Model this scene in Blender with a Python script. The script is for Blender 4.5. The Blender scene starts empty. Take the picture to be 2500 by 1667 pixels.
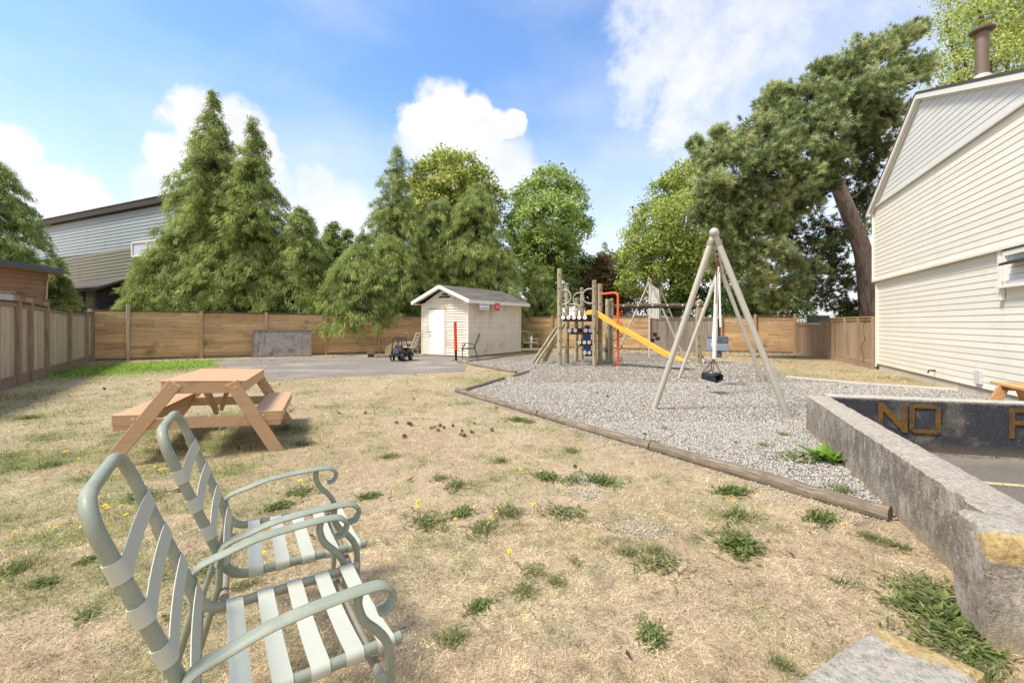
import bpy, bmesh, math, random
import numpy as np
from mathutils import Vector, Matrix
from mathutils.geometry import tessellate_polygon

SC = bpy.context.scene
COL = SC.collection
R = math.radians
random.seed(7)
RNG = np.random.default_rng(7)

# ------------------------------------------------------------------ camera
CAMH = 1.38
cam_d = bpy.data.cameras.new('camera')
cam_d.sensor_width = 36.0
cam_d.lens = 15.12
cam_d.shift_y = -0.0174
cam_d.clip_start = 0.05
cam_d.clip_end = 3000
cam = bpy.data.objects.new('camera', cam_d)
cam.location = (0, 0, CAMH)
cam.rotation_euler = (R(90), 0, 0)
COL.objects.link(cam)
SC.camera = cam

# ------------------------------------------------------------------ sun, sky, exposure
SUN_DIR = Vector((-0.58, -0.22, 1.0)).normalized()      # towards the sun: high, on the left
SUN_ELEV = math.asin(SUN_DIR.z)
SUN_AZ = math.atan2(SUN_DIR.x, SUN_DIR.y)
sun_d = bpy.data.lights.new('sun', 'SUN')
sun_d.energy = 1.7
sun_d.angle = R(12.0)
sun_d.color = (1.0, 0.95, 0.87)
sun = bpy.data.objects.new('sun', sun_d)
sun.rotation_euler = SUN_DIR.to_track_quat('Z', 'Y').to_euler()
sun.location = (-20, 5, 30)
COL.objects.link(sun)
SKY_STRENGTH = 0.15
SC.view_settings.view_transform = 'Standard'
SC.view_settings.look = 'None'
SC.view_settings.gamma = 1.0
SC.view_settings.exposure = 1.65
SC.view_settings.use_curve_mapping = False

def px_dir(px, py):
    return Vector(((px - 1250) / 1050, 1.0, (790 - py) / 1050)).normalized()

def build_world():
    w = bpy.data.worlds.new('World')
    SC.world = w
    w.use_nodes = True
    nt = w.node_tree
    nt.nodes.clear()
    N = nt.nodes.new
    L = nt.links.new
    out = N('ShaderNodeOutputWorld')
    bg = N('ShaderNodeBackground')
    bg.inputs['Strength'].default_value = SKY_STRENGTH
    L(bg.outputs[0], out.inputs[0])
    sky = N('ShaderNodeTexSky')
    sky.sky_type = 'NISHITA'
    sky.sun_disc = False
    sky.sun_elevation = SUN_ELEV
    sky.sun_rotation = SUN_AZ
    sky.air_density = 1.0
    sky.dust_density = 0.25
    sky.ozone_density = 2.2
    hsv = N('ShaderNodeHueSaturation')
    hsv.inputs['Hue'].default_value = 0.502
    hsv.inputs['Saturation'].default_value = 1.12
    hsv.inputs['Value'].default_value = 0.62
    L(sky.outputs[0], hsv.inputs['Color'])
    tc = N('ShaderNodeTexCoord')
    nrm = N('ShaderNodeVectorMath'); nrm.operation = 'NORMALIZE'
    L(tc.outputs['Generated'], nrm.inputs[0])

    def noise(scale, detail, rough=0.55, vec=None):
        n = N('ShaderNodeTexNoise')
        n.inputs['Scale'].default_value = scale
        n.inputs['Detail'].default_value = detail
        n.inputs['Roughness'].default_value = rough
        L(vec or nrm.outputs[0], n.inputs['Vector'])
        return n

    def math_(op, a, b=None):
        m = N('ShaderNodeMath'); m.operation = op
        for i, v in enumerate((a, b)):
            if v is None: continue
            if isinstance(v, (int, float)): m.inputs[i].default_value = v
            else: L(v, m.inputs[i])
        return m.outputs[0]

    def rng(v, a, b, c=0.0, d=1.0, smooth=True):
        m = N('ShaderNodeMapRange')
        m.interpolation_type = 'SMOOTHSTEP' if smooth else 'LINEAR'
        L(v, m.inputs['Value'])
        m.inputs['From Min'].default_value = a
        m.inputs['From Max'].default_value = b
        m.inputs['To Min'].default_value = c
        m.inputs['To Max'].default_value = d
        return m.outputs[0]

    def distort(amp1, s1, amp2, s2):
        n1 = noise(s1, 3.0); n2 = noise(s2, 4.0, 0.6)
        a = N('ShaderNodeVectorMath'); a.operation = 'SUBTRACT'
        L(n1.outputs['Color'], a.inputs[0]); a.inputs[1].default_value = (0.5, 0.5, 0.5)
        b = N('ShaderNodeVectorMath'); b.operation = 'SCALE'
        L(a.outputs[0], b.inputs[0]); b.inputs['Scale'].default_value = amp1
        c = N('ShaderNodeVectorMath'); c.operation = 'SUBTRACT'
        L(n2.outputs['Color'], c.inputs[0]); c.inputs[1].default_value = (0.5, 0.5, 0.5)
        d = N('ShaderNodeVectorMath'); d.operation = 'SCALE'
        L(c.outputs[0], d.inputs[0]); d.inputs['Scale'].default_value = amp2
        e = N('ShaderNodeVectorMath'); e.operation = 'ADD'
        L(b.outputs[0], e.inputs[0]); L(d.outputs[0], e.inputs[1])
        f = N('ShaderNodeVectorMath'); f.operation = 'ADD'
        L(nrm.outputs[0], f.inputs[0]); L(e.outputs[0], f.inputs[1])
        return f.outputs[0]

    hard = distort(0.10, 7.0, 0.045, 22.0)
    soft = distort(0.34, 3.4, 0.22, 11.0)

    def blobs(vec, items):
        acc = None
        for (px, py, rad, edge, amt) in items:
            rad *= 1.12
            d = N('ShaderNodeVectorMath'); d.operation = 'DISTANCE'
            L(vec, d.inputs[0]); d.inputs[1].default_value = px_dir(px, py)
            m = rng(d.outputs['Value'], rad, rad * edge, 0.0, amt)
            acc = m if acc is None else math_('MAXIMUM', acc, m)
        return acc

    # heaped clouds low over the trees
    cum = blobs(hard, [(505, 300, .068, .70, .95), (570, 330, .072, .70, .95), (620, 380, .06, .66, .93), (455, 400, .06, .72, .9),
                       (420, 460, .065, .45, .75), (560, 430, .12, .5, .92), (640, 450, .075, .4, .8),
                       (1085, 285, .072, .70, .95), (1025, 300, .048, .68, .94), (1145, 305, .066, .70, .93), (1210, 335, .055, .76, .92), (1255, 320, .035, .74, .9),
                       (1120, 370, .11, .4, .88), (1230, 420, .09, .35, .8), (1010, 345, .055, .45, .8),
                       (160, 520, .075, .70, .92), (90, 500, .06, .65, .85), (210, 545, .05, .65, .85), (5, 385, .05, .65, .85), (40, 375, .03, .65, .8),
                       (780, 460, .06, .45, .7), (800, 540, .12, .35, .8)])
    # broad broken cloud to the upper right
    brk = blobs(soft, [(1580, 90, .13, .35, .85), (1700, 60, .15, .4, .9), (1690, 200, .13, .45, .95), (1800, 230, .17, .45, .97), (1930, 150, .16, .45, .95),
                       (2080, 90, .17, .4, .92), (1900, 30, .11, .4, .85), (2200, 30, .15, .3, .85), (1780, 320, .12, .35, .85), (2000, 300, .2, .3, .9),
                       (2100, 500, .35, .4, .9), (2000, 700, .3, .4, .85)])
    n_b = noise(5.5, 7.0, 0.62)
    brk = math_('MULTIPLY', brk, rng(n_b.outputs['Fac'], 0.36, 0.62, 0.45, 0.88))
    # thin veils, everywhere on the sky
    st = N('ShaderNodeMapping'); st.vector_type = 'POINT'
    st.inputs['Rotation'].default_value = (R(8), R(-18), R(25))
    st.inputs['Scale'].default_value = (1.1, 1.1, 2.6)
    L(nrm.outputs[0], st.inputs['Vector'])
    n_v = noise(1.7, 5.0, 0.52, st.outputs[0])
    veil = rng(n_v.outputs['Fac'], 0.36, 0.80, 0.0, 0.50)
    # unseen cloud behind and above the camera, thickened to whiten the fill light
    n_g = noise(2.6, 7.0, 0.58)
    gen = rng(n_g.outputs['Fac'], 0.36, 0.52, 0.0, 0.95)
    sep = N('ShaderNodeSeparateXYZ'); L(nrm.outputs[0], sep.inputs[0])
    behind = rng(sep.outputs['Y'], 0.25, -0.1)
    gen = math_('MULTIPLY', gen, behind)
    low = rng(sep.outputs['Z'], 0.50, 0.0, 0.0, 0.72)
    mask = math_('MAXIMUM', math_('MAXIMUM', cum, brk), math_('MAXIMUM', gen, veil))
    inv = math_('SUBTRACT', 1.0, math_('MULTIPLY', math_('SUBTRACT', 1.0, mask), math_('SUBTRACT', 1.0, low)))
    n_c = noise(9.0, 5.0, 0.6)
    tone = rng(n_c.outputs['Fac'], 0.25, 0.75, 0.84, 1.02, False)
    ccol = N('ShaderNodeVectorMath'); ccol.operation = 'SCALE'
    ccol.inputs[0].default_value = (2.42, 2.40, 2.56)
    L(tone, ccol.inputs['Scale'])
    mix = N('ShaderNodeMix'); mix.data_type = 'RGBA'
    L(inv, mix.inputs['Factor'])
    L(hsv.outputs[0], mix.inputs['A'])
    L(ccol.outputs[0], mix.inputs['B'])
    L(mix.outputs['Result'], bg.inputs['Color'])
build_world()

# ------------------------------------------------------------------ measuring helpers
def G(px, py, z=0.0):
    "point at height z seen at picture position (2500 px wide)"
    d = 1050.0 * (CAMH - z) / (py - 790.0)
    return Vector(((px - 1250) / 1050.0 * d, d, z))

def at(px, py, Y):
    return Vector(((px - 1250) / 1050.0 * Y, Y, CAMH + (790.0 - py) / 1050.0 * Y))

def S(r, g, b, k=1.0):
    def f(c):
        c /= 255.0
        return (c / 12.92 if c <= 0.04045 else ((c + 0.055) / 1.055) ** 2.4) * k
    return (f(r), f(g), f(b), 1.0)

# ------------------------------------------------------------------ object helpers
def link(name, data, parent=None):
    o = bpy.data.objects.new(name, data)
    COL.objects.link(o)
    if parent is not None:
        o.parent = parent
    return o

def tag(o, label, cat, group=None):
    o['label'] = label
    o['category'] = cat
    if group: o['group'] = group
    return o

def thing(name, label, cat, loc=(0, 0, 0), rz=0.0, group=None):
    o = bpy.data.objects.new(name, None)
    o.empty_display_size = 0.2
    COL.objects.link(o)
    o.location = loc
    o.rotation_euler = (0, 0, rz)
    return tag(o, label, cat, group)

def dup(root, label=None, loc=None, rot=None, scale=None, group=None):
    r = root.copy(); COL.objects.link(r)
    if label: r['label'] = label
    if group: r['group'] = group
    if loc is not None: r.location = loc
    if rot is not None: r.rotation_euler = rot
    if scale is not None: r.scale = scale
    for ch in list(root.children):
        c = ch.copy(); COL.objects.link(c); c.parent = r
        for g in list(ch.children):
            d = g.copy(); COL.objects.link(d); d.parent = c
    return r

class MB:
    def __init__(s): s.v = []; s.f = []
    def add(s, V, Fs):
        b = len(s.v)
        s.v += [Vector(p) for p in V]
        s.f += [tuple(b + i for i in f) for f in Fs]
        return s
    def box(s, c, size, M=None):
        x, y, z = (q / 2 for q in size)
        V = [Vector((sx * x, sy * y, sz * z)) for sx in (-1, 1) for sy in (-1, 1) for sz in (-1, 1)]
        if M is not None: V = [M @ p for p in V]
        V = [p + Vector(c) for p in V]
        return s.add(V, [(0, 1, 3, 2), (4, 6, 7, 5), (0, 4, 5, 1), (2, 3, 7, 6), (0, 2, 6, 4), (1, 5, 7, 3)])
    def beam(s, a, b, w, h, up=(0, 0, 1)):
        "rectangular bar from a to b; w is sideways, h along up"
        a = Vector(a); b = Vector(b)
        d = (b - a).normalized(); u = Vector(up)
        sd = d.cross(u).normalized(); u = sd.cross(d).normalized()
        V = []
        for p in (a, b):
            for i, j in ((-1, -1), (1, -1), (1, 1), (-1, 1)):
                V.append(p + sd * (w / 2 * i) + u * (h / 2 * j))
        return s.add(V, [(3, 2, 1, 0), (4, 5, 6, 7), (0, 1, 5, 4), (1, 2, 6, 5), (2, 3, 7, 6), (3, 0, 4, 7)])
    def prism(s, poly, thick):
        "poly: coplanar loop; thick: extrusion vector"
        n = len(poly); t = Vector(thick)
        V = [Vector(p) for p in poly] + [Vector(p) + t for p in poly]
        return s.add(V, [tuple(range(n))[::-1], tuple(range(n, 2 * n))] + [(i, (i + 1) % n, n + (i + 1) % n, n + i) for i in range(n)])
    def tube(s, P, r, seg=10, caps=True, flat=None, up=None):
        "sweep; r number or list; flat=(rw, rh) oval section with up hint"
        P = [Vector(p) for p in P]; n = len(P)
        rr = r if isinstance(r, (list, tuple)) else [r] * n
        T = []
        for i in range(n):
            a = P[max(i - 1, 0)]; b = P[min(i + 1, n - 1)]
            T.append((b - a).normalized())
        u = Vector(up) if up else (Vector((0, 0, 1)) if abs(T[0].z) < 0.9 else Vector((1, 0, 0)))
        u = (u - T[0] * u.dot(T[0])).normalized()
        V = []
        for i in range(n):
            u = (u - T[i] * u.dot(T[i])).normalized()
            w = T[i].cross(u)
            for k in range(seg):
                a = 2 * math.pi * k / seg
                if flat: V.append(P[i] + w * (flat[0] * math.cos(a)) + u * (flat[1] * math.sin(a)))
                else: V.append(P[i] + (w * math.cos(a) + u * math.sin(a)) * rr[i])
        Fs = []
        for i in range(n - 1):
            for k in range(seg):
                k2 = (k + 1) % seg
                Fs.append((i * seg + k, i * seg + k2, (i + 1) * seg + k2, (i + 1) * seg + k))
        if caps:
            Fs.append(tuple(range(seg))[::-1]); Fs.append(tuple((n - 1) * seg + k for k in range(seg)))
        return s.add(V, Fs)
    def log(s, a, b, r, seg=12, rough=0.05, rings=9, seed=0, round_ends=False):
        rd = random.Random(seed)
        a = Vector(a); b = Vector(b)
        pts = []; rr = []
        if round_ends:
            d = (b - a).normalized()
            pts += [a]; rr += [r * .7]
        for i in range(rings):
            t = i / (rings - 1)
            pts.append(a.lerp(b, t)); rr.append(r * (1 + rd.uniform(-rough, rough)))
        if round_ends:
            pts[0] = a; pts[1] = a + d * r * .25
            pts.append(b); rr.append(r * .62); pts[-2] = b - d * r * .35
        return s.tube(pts, rr, seg)
    def build(s, name, mat, parent=None, smooth=False, bevel=0.0, world=None, jitter=0.0, auto=None):
        me = bpy.data.meshes.new(name)
        V = s.v
        if world is not None:
            Mi = world.matrix_basis.inverted()
            V = [Mi @ p for p in V]
        if jitter:
            V = [p + Vector([random.uniform(-jitter, jitter) for _ in range(3)]) for p in V]
        me.from_pydata([tuple(p) for p in V], [], s.f)
        me.materials.append(mat)
        if smooth:
            me.polygons.foreach_set('use_smooth', [True] * len(me.polygons))
            me.set_sharp_from_angle(angle=R(auto or 40))
        me.update()
        o = link(name, me, parent)
        if bevel:
            m = o.modifiers.new('bevel', 'BEVEL'); m.width = bevel; m.segments = 2; m.limit_method = 'ANGLE'
        return o

def bend(P, rad, n=6):
    "round the inner corners of a polyline"
    P = [Vector(p) for p in P]; out = [P[0]]
    for i in range(1, len(P) - 1):
        a, b, c = P[i - 1], P[i], P[i + 1]
        r = min(rad, (a - b).length * .49, (c - b).length * .49)
        p = b + (a - b).normalized() * r; q = b + (c - b).normalized() * r
        for k in range(n + 1):
            t = k / n
            out.append(p * (1 - t) ** 2 + b * 2 * t * (1 - t) + q * t * t)
    out.append(P[-1])
    return out

def catmull(P, n=6):
    P = [Vector(p) for p in P]; out = []
    for i in range(len(P) - 1):
        a = P[max(i - 1, 0)]; b = P[i]; c = P[i + 1]; d = P[min(i + 2, len(P) - 1)]
        for k in range(n):
            t = k / n
            out.append(0.5 * ((2 * b) + (c - a) * t + (2 * a - 5 * b + 4 * c - d) * t * t + (3 * b - a - 3 * c + d) * t ** 3))
    out.append(P[-1])
    return out

def npmesh(name, V, T, mat, col=None, smooth=False, parent=None, kind=None):
    "triangle mesh from numpy arrays, optional colour per face"
    V = np.ascontiguousarray(V, dtype=np.float32); T = np.ascontiguousarray(T, dtype=np.int32)
    me = bpy.data.meshes.new(name)
    me.vertices.add(len(V)); me.vertices.foreach_set('co', V.ravel())
    me.loops.add(T.size); me.loops.foreach_set('vertex_index', T.ravel())
    me.polygons.add(len(T)); me.polygons.foreach_set('loop_start', np.arange(0, T.size, 3, dtype=np.int32))
    if smooth: me.polygons.foreach_set('use_smooth', np.ones(len(T), dtype=bool))
    me.update(calc_edges=True)
    if col is not None:
        at_ = me.attributes.new('tint', 'FLOAT_COLOR', 'FACE')
        c4 = np.ones((len(T), 4), dtype=np.float32); c4[:, :3] = col
        at_.data.foreach_set('color', c4.ravel())
    me.materials.append(mat)
    o = link(name, me, parent)
    if kind: o['kind'] = kind
    return o

# ------------------------------------------------------------------ materials
class MT:
    def __init__(s, name, rough=0.7, spec=0.3, metal=0.0):
        s.m = bpy.data.materials.new(name); s.m.use_nodes = True
        s.nt = s.m.node_tree; s.N = s.nt.nodes; s.L = s.nt.links
        s.b = s.N['Principled BSDF']
        s.b.inputs['Roughness'].default_value = rough
        s.b.inputs['Specular IOR Level'].default_value = spec
        s.b.inputs['Metallic'].default_value = metal
        s.tc = s.N.new('ShaderNodeTexCoord')
        s.vec = s.tc.outputs['Object']
    def world(s):
        g = s.N.new('ShaderNodeNewGeometry'); s.vec = g.outputs['Position']; return s
    def scaled(s, sc, rot=(0, 0, 0)):
        m = s.N.new('ShaderNodeMapping'); m.inputs['Scale'].default_value = sc; m.inputs['Rotation'].default_value = rot
        s.L.new(s.vec, m.inputs['Vector']); return m.outputs[0]
    def noise(s, scale, detail=4, rough=.55, vec=None, out='Fac'):
        n = s.N.new('ShaderNodeTexNoise'); n.inputs['Scale'].default_value = scale
        n.inputs['Detail'].default_value = detail; n.inputs['Roughness'].default_value = rough
        s.L.new(vec or s.vec, n.inputs['Vector']); return n.outputs[out]
    def voro(s, scale, vec=None, out='Distance', rnd=1.0):
        n = s.N.new('ShaderNodeTexVoronoi'); n.inputs['Scale'].default_value = scale
        n.inputs['Randomness'].default_value = rnd
        s.L.new(vec or s.vec, n.inputs['Vector']); return n.outputs[out]
    def ramp(s, fac, stops):
        r = s.N.new('ShaderNodeValToRGB'); e = r.color_ramp.elements
        while len(e) > 1: e.remove(e[-1])
        e[0].position, e[0].color = stops[0]
        for p, c in stops[1:]:
            q = e.new(p); q.color = c
        s.L.new(fac, r.inputs[0]); return r.outputs[0]
    def fit(s, v, a, b, c=0., d=1.):
        m = s.N.new('ShaderNodeMapRange'); s.L.new(v, m.inputs['Value'])
        for k, x in zip(('From Min', 'From Max', 'To Min', 'To Max'), (a, b, c, d)): m.inputs[k].default_value = x
        return m.outputs[0]
    def mix(s, fac, a, b, mode='MIX'):
        m = s.N.new('ShaderNodeMix'); m.data_type = 'RGBA'; m.blend_type = mode
        for k, v in (('Factor', fac), ('A', a), ('B', b)):
            if isinstance(v, (int, float)): m.inputs[k].default_value = v
            elif isinstance(v, tuple): m.inputs[k].default_value = v
            else: s.L.new(v, m.inputs[k])
        return m.outputs['Result']
    def math(s, op, a, b=0.0):
        m = s.N.new('ShaderNodeMath'); m.operation = op
        for i, v in enumerate((a, b)):
            if isinstance(v, (int, float)): m.inputs[i].default_value = v
            else: s.L.new(v, m.inputs[i])
        return m.outputs[0]
    def attr(s, name='tint'):
        a = s.N.new('ShaderNodeAttribute'); a.attribute_name = name; return a.outputs['Color']
    def objrand(s):
        o = s.N.new('ShaderNodeObjectInfo'); return o.outputs['Random']
    def sep(s, vec=None):
        x = s.N.new('ShaderNodeSeparateXYZ'); s.L.new(vec or s.vec, x.inputs[0]); return x.outputs
    def color(s, c):
        if isinstance(c, tuple): s.b.inputs['Base Color'].default_value = c
        else: s.L.new(c, s.b.inputs['Base Color'])
        return s
    def rough(s, v): s.L.new(v, s.b.inputs['Roughness']); return s
    def bump(s, h, strength=.3, dist=.01):
        b = s.N.new('ShaderNodeBump'); b.inputs['Strength'].default_value = strength; b.inputs['Distance'].default_value = dist
        s.L.new(h, b.inputs['Height']); s.L.new(b.outputs[0], s.b.inputs['Normal']); return s

def value(m, col, lo, hi, fac):
    "multiply colour by a factor running lo..hi with fac"
    v = m.fit(fac, 0, 1, lo, hi)
    c = m.N.new('ShaderNodeVectorMath'); c.operation = 'SCALE'
    m.L.new(v, c.inputs['Scale'])
    if isinstance(col, tuple): c.inputs[0].default_value = col[:3]
    else: m.L.new(col, c.inputs[0])
    return c.outputs[0]

def wood(name, stops, grain=(3, 60, 60), rough=.75, var=(.75, 1.2), bump=.25, spec=.25, stain=None):
    "grain runs along the axis with the smallest scale"
    m = MT(name, rough, spec)
    v = m.scaled(grain)
    shift = m.N.new('ShaderNodeVectorMath'); shift.operation = 'ADD'
    m.L.new(v, shift.inputs[0])
    cmb = m.N.new('ShaderNodeCombineXYZ')
    for k in range(3): m.L.new(m.math('MULTIPLY', m.objrand(), 37.0 + 11 * k), cmb.inputs[k])
    m.L.new(cmb.outputs[0], shift.inputs[1])
    n = m.noise(1.0, 6, .65, shift.outputs[0])
    c = m.ramp(n, stops)
    c = value(m, c, var[0], var[1], m.objrand())
    if stain:
        big = m.noise(stain[0], 4, .6)
        c = m.mix(m.fit(big, stain[2], stain[3]), c, stain[1])
    m.color(c); m.bump(n, bump, .004)
    return m.m

def plain(name, col, rough=.5, spec=.4, metal=0., var=.12, scale=14, bump=.05):
    m = MT(name, rough, spec, metal)
    n = m.noise(scale, 5)
    m.color(value(m, col, 1 - var, 1 + var, n))
    if bump: m.bump(n, bump, .003)
    return m.m

def foliage(name, spec=.2, trans=.5):
    m = MT(name, .6, spec)
    c = m.attr()
    m.color(c)
    t = m.N.new('ShaderNodeBsdfTranslucent')
    m.L.new(value(m, c, 1.25, 1.25, m.objrand()), t.inputs['Color'])
    mx = m.N.new('ShaderNodeMixShader'); mx.inputs[0].default_value = trans
    m.L.new(m.b.outputs[0], mx.inputs[1]); m.L.new(t.outputs[0], mx.inputs[2])
    m.L.new(mx.outputs[0], m.N['Material Output'].inputs['Surface'])
    return m.m

M = {}
M['leaf'] = foliage('leaf')
M['grass_blade'] = foliage('grass_blade', .1, .3)
M['weathered_board'] = wood('weathered_board', [(.25, S(106, 90, 74)), (.42, S(176, 158, 134)), (.6, S(198, 180, 154)), (.8, S(216, 200, 178))], (45, 45, 1.6), .85, (.82, 1.12), .4)
M['grey_board'] = wood('grey_board', [(.25, S(92, 82, 72)), (.5, S(150, 138, 124)), (.75, S(182, 170, 154))], (45, 45, 1.6), .85, (.8, 1.15), .4)
M['brown_board'] = wood('brown_board', [(.25, S(126, 106, 84)), (.5, S(162, 138, 112)), (.78, S(190, 166, 140))], (40, 40, 1.5), .8, (.85, 1.12), .3)
M['weathered_post'] = wood('weathered_post', [(.3, S(114, 96, 78)), (.6, S(154, 134, 112)), (.8, S(174, 154, 130))], (40, 40, 2.0), .85, (.9, 1.1), .3)
M['cedar_board'] = wood('cedar_board', [(.25, S(150, 118, 82)), (.5, S(196, 160, 118)), (.75, S(214, 182, 142))], (1.6, 45, 45), .75, (.74, 1.14), .3,
                        stain=(.9, S(110, 92, 70), .60, .78))
M['cedar_post'] = wood('cedar_post', [(.3, S(160, 128, 94)), (.7, S(200, 170, 132))], (40, 40, 2.0), .75, (.85, 1.05), .25)
M['dark_cap'] = wood('dark_cap', [(.3, S(60, 52, 44)), (.7, S(112, 98, 80))], (3, 40, 40), .9, (.8, 1.1), .3)
M['pole_wood'] = wood('pole_wood', [(.28, S(112, 96, 76)), (.5, S(172, 158, 130)), (.75, S(200, 188, 160))], (26, 26, 1.3), .85, (.86, 1.1), .4)
M['dark_log'] = wood('dark_log', [(.3, S(58, 50, 42)), (.6, S(98, 86, 72)), (.8, S(138, 124, 106))], (1.6, 26, 26), .9, (.85, 1.1), .5)
M['edging_wood'] = wood('edging_wood', [(.30, S(54, 45, 36)), (.42, S(112, 98, 82)), (.6, S(150, 136, 116)), (.8, S(182, 169, 149))], (3, 90, 90), .9, (.9, 1.08), 1.0, stain=(7, S(112, 100, 84), .46, .66))
M['table_paint'] = wood('table_paint', [(.2, S(184, 148, 110)), (.5, S(194, 158, 120)), (.8, S(204, 169, 132))], (3, 34, 34), .55, (.92, 1.05), .12, .35, stain=(5, S(170, 136, 104), .60, .80))
M['raw_wood'] = wood('raw_wood', [(.25, S(150, 104, 64)), (.5, S(196, 150, 102)), (.8, S(220, 178, 130))], (2, 30, 30), .7, (.9, 1.1), .2)
def worn_paint():
    m = MT('chair_metal', .5, .4)
    n = m.noise(150, 5, .7); b = m.noise(7, 5, .65); sc = m.noise(34, 5, .7)
    c = value(m, S(140, 146, 128), .72, 1.25, n)
    c = m.mix(m.fit(b, .50, .72, 0, .6), c, S(172, 172, 158))
    c = m.mix(m.fit(sc, .63, .70, 0, .75), c, S(150, 124, 104))
    m.color(c); m.rough(m.fit(b, .3, .7, .38, .62)); m.bump(n, .10, .002)
    return m.m
M['chair_metal'] = worn_paint()
M['chair_strap'] = plain('chair_strap', S(184, 185, 169), .5, .35, 0, .06, 30, .03)
M['worn_metal'] = plain('worn_metal', S(150, 144, 128), .5, .5, .2, .15, 40, .05)
M['steel_pipe'] = plain('steel_pipe', S(186, 180, 164), .5, .5, .15, .10, 9, .05)
M['rust'] = plain('rust', S(120, 74, 50), .8, .3, .2, .3, 60, .2)
M['white_plastic'] = plain('white_plastic', S(232, 228, 220), .45, .4, 0, .05, 12, .02)
M['black_rubber'] = plain('black_rubber', S(44, 45, 46), .55, .4, 0, .15, 20, .05)
M['black_plastic'] = plain('black_plastic', S(34, 36, 37), .42, .5, 0, .2, 10, .03)
M['grey_plastic'] = plain('grey_plastic', S(138, 144, 150), .5, .4, 0, .08, 12, .03)
M['dark_grey_plastic'] = plain('dark_grey_plastic', S(84, 90, 98), .5, .4, 0, .08, 12, .03)
M['slide_yellow'] = plain('slide_yellow', S(236, 186, 76), .42, .45, 0, .08, 5, .02)
M['orange_paint'] = plain('orange_paint', S(220, 106, 58), .5, .4, 0, .14, 14, .03)
M['post_orange'] = plain('post_orange', S(226, 76, 40), .5, .35, 0, .05, 14, .02)
M['blue_plastic'] = plain('blue_plastic', S(52, 96, 170), .45, .4, 0, .1, 10, .02)
M['log_end_paint'] = plain('log_end_paint', S(232, 224, 216), .6, .3, 0, .08, 40, .05)
M['bolt_metal'] = plain('bolt_metal', S(62, 52, 46), .6, .4, .4, .2, 60, .05)
M['trim_white'] = plain('trim_white', S(234, 230, 220), .5, .35, 0, .03, 6, .02)
M['door_white'] = plain('door_white', S(236, 233, 230), .45, .35, 0, .02, 5, .02)
M['sign_white'] = plain('sign_white', S(240, 240, 240), .45, .35, 0, .02, 6, 0)
M['sign_red'] = plain('sign_red', S(206, 44, 56), .45, .35, 0, .04, 6, 0)
M['sign_ink'] = plain('sign_ink', S(76, 84, 110), .6, .2, 0, .04, 6, 0)
M['sign_pale'] = plain('sign_pale', S(244, 214, 214), .6, .2, 0, .04, 6, 0)
M['pale_tabletop'] = plain('pale_tabletop', S(186, 176, 122), .6, .3, 0, .05, 6, .02)
M['flue'] = plain('flue', S(126, 108, 94), .6, .4, .3, .22, 9, .1)
M['glass_dark'] = plain('glass_dark', S(52, 62, 70), .08, .8, 0, .2, 3, 0)
M['glass_pale'] = plain('glass_pale', S(190, 200, 206), .1, .7, 0, .12, 3, 0)
M['flower_yellow'] = plain('flower_yellow', S(250, 214, 40), .6, .2, 0, .1, 60, 0)
M['stem_green'] = plain('stem_green', S(120, 136, 70), .7, .2, 0, .1, 60, 0)
M['cone_brown'] = plain('cone_brown', S(124, 94, 72), .85, .2, 0, .3, 60, .2)
M['metal_roof'] = plain('metal_roof', S(92, 102, 120), .4, .5, .3, .08, 8, .02)
M['chalk'] = plain('chalk', S(226, 222, 214), .8, .2, 0, .08, 20, .05)
M['foundation'] = plain('foundation', S(196, 186, 168), .85, .2, 0, .14, 9, .2)
M['curb'] = plain('curb', S(206, 200, 190), .85, .2, 0, .12, 12, .2)

def siding(name, col, dirt, amount=.5, var=(.97, 1.03)):
    m = MT(name, .5, .35)
    n = m.noise(1.4, 5, .6); st = m.noise(1.0, 4, .6, m.scaled((2.2, 2.2, .35)))
    c = m.mix(m.fit(n, .52, .8, 0, amount), col, dirt)
    c = m.mix(m.fit(st, .55, .85, 0, amount * .8), c, dirt)
    m.color(value(m, c, var[0], var[1], m.objrand()))
    m.bump(m.noise(30, 3), .04, .003)
    return m.m
M['house_siding'] = siding('house_siding', S(234, 229, 212), S(218, 213, 192), .45, (.955, 1.03))
M['house_siding_gable'] = siding('house_siding_gable', S(220, 218, 209), S(202, 200, 187), .35)
M['shed_siding'] = siding('shed_siding', S(232, 222, 202), S(176, 160, 130), .7)
M['pale_siding'] = siding('pale_siding', S(152, 162, 162), S(130, 140, 138), .6)
M['olive_siding'] = siding('olive_siding', S(124, 120, 100), S(104, 102, 84), .6)
M['brown_siding'] = siding('brown_siding', S(150, 118, 94), S(120, 94, 76), .7, (.9, 1.08))

M['backing'] = plain('backing', S(156, 148, 132), .9, .1, 0, .1, 8, .02)  # wall core behind siding, coloured darker so the board gaps draw shadow lines
M['backing_dark'] = plain('backing_dark', S(74, 72, 66), .9, .1, 0, .1, 8, .02)  # left house core, dark colour stands in for shade under the laps

def shingle(name, c0, c1, moss=None):
    m = MT(name, .9, .15)
    n = m.noise(40, 5, .7); big = m.noise(1.8, 4, .6)
    c = m.ramp(n, [(.3, c0), (.7, c1)])
    if moss: c = m.mix(m.fit(big, .55, .75, 0, .7), c, moss)
    m.color(value(m, c, .8, 1.2, m.objrand())); m.bump(n, .4, .005)
    return m.m
M['shed_shingle'] = shingle('shed_shingle', S(92, 88, 82), S(136, 128, 120), S(118, 110, 88))
M['dark_shingle'] = shingle('dark_shingle', S(66, 62, 60), S(104, 98, 94), S(98, 92, 78))
M['fascia_dark'] = plain('fascia_dark', S(66, 60, 56), .7, .3, 0, .12, 8, .05)

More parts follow.
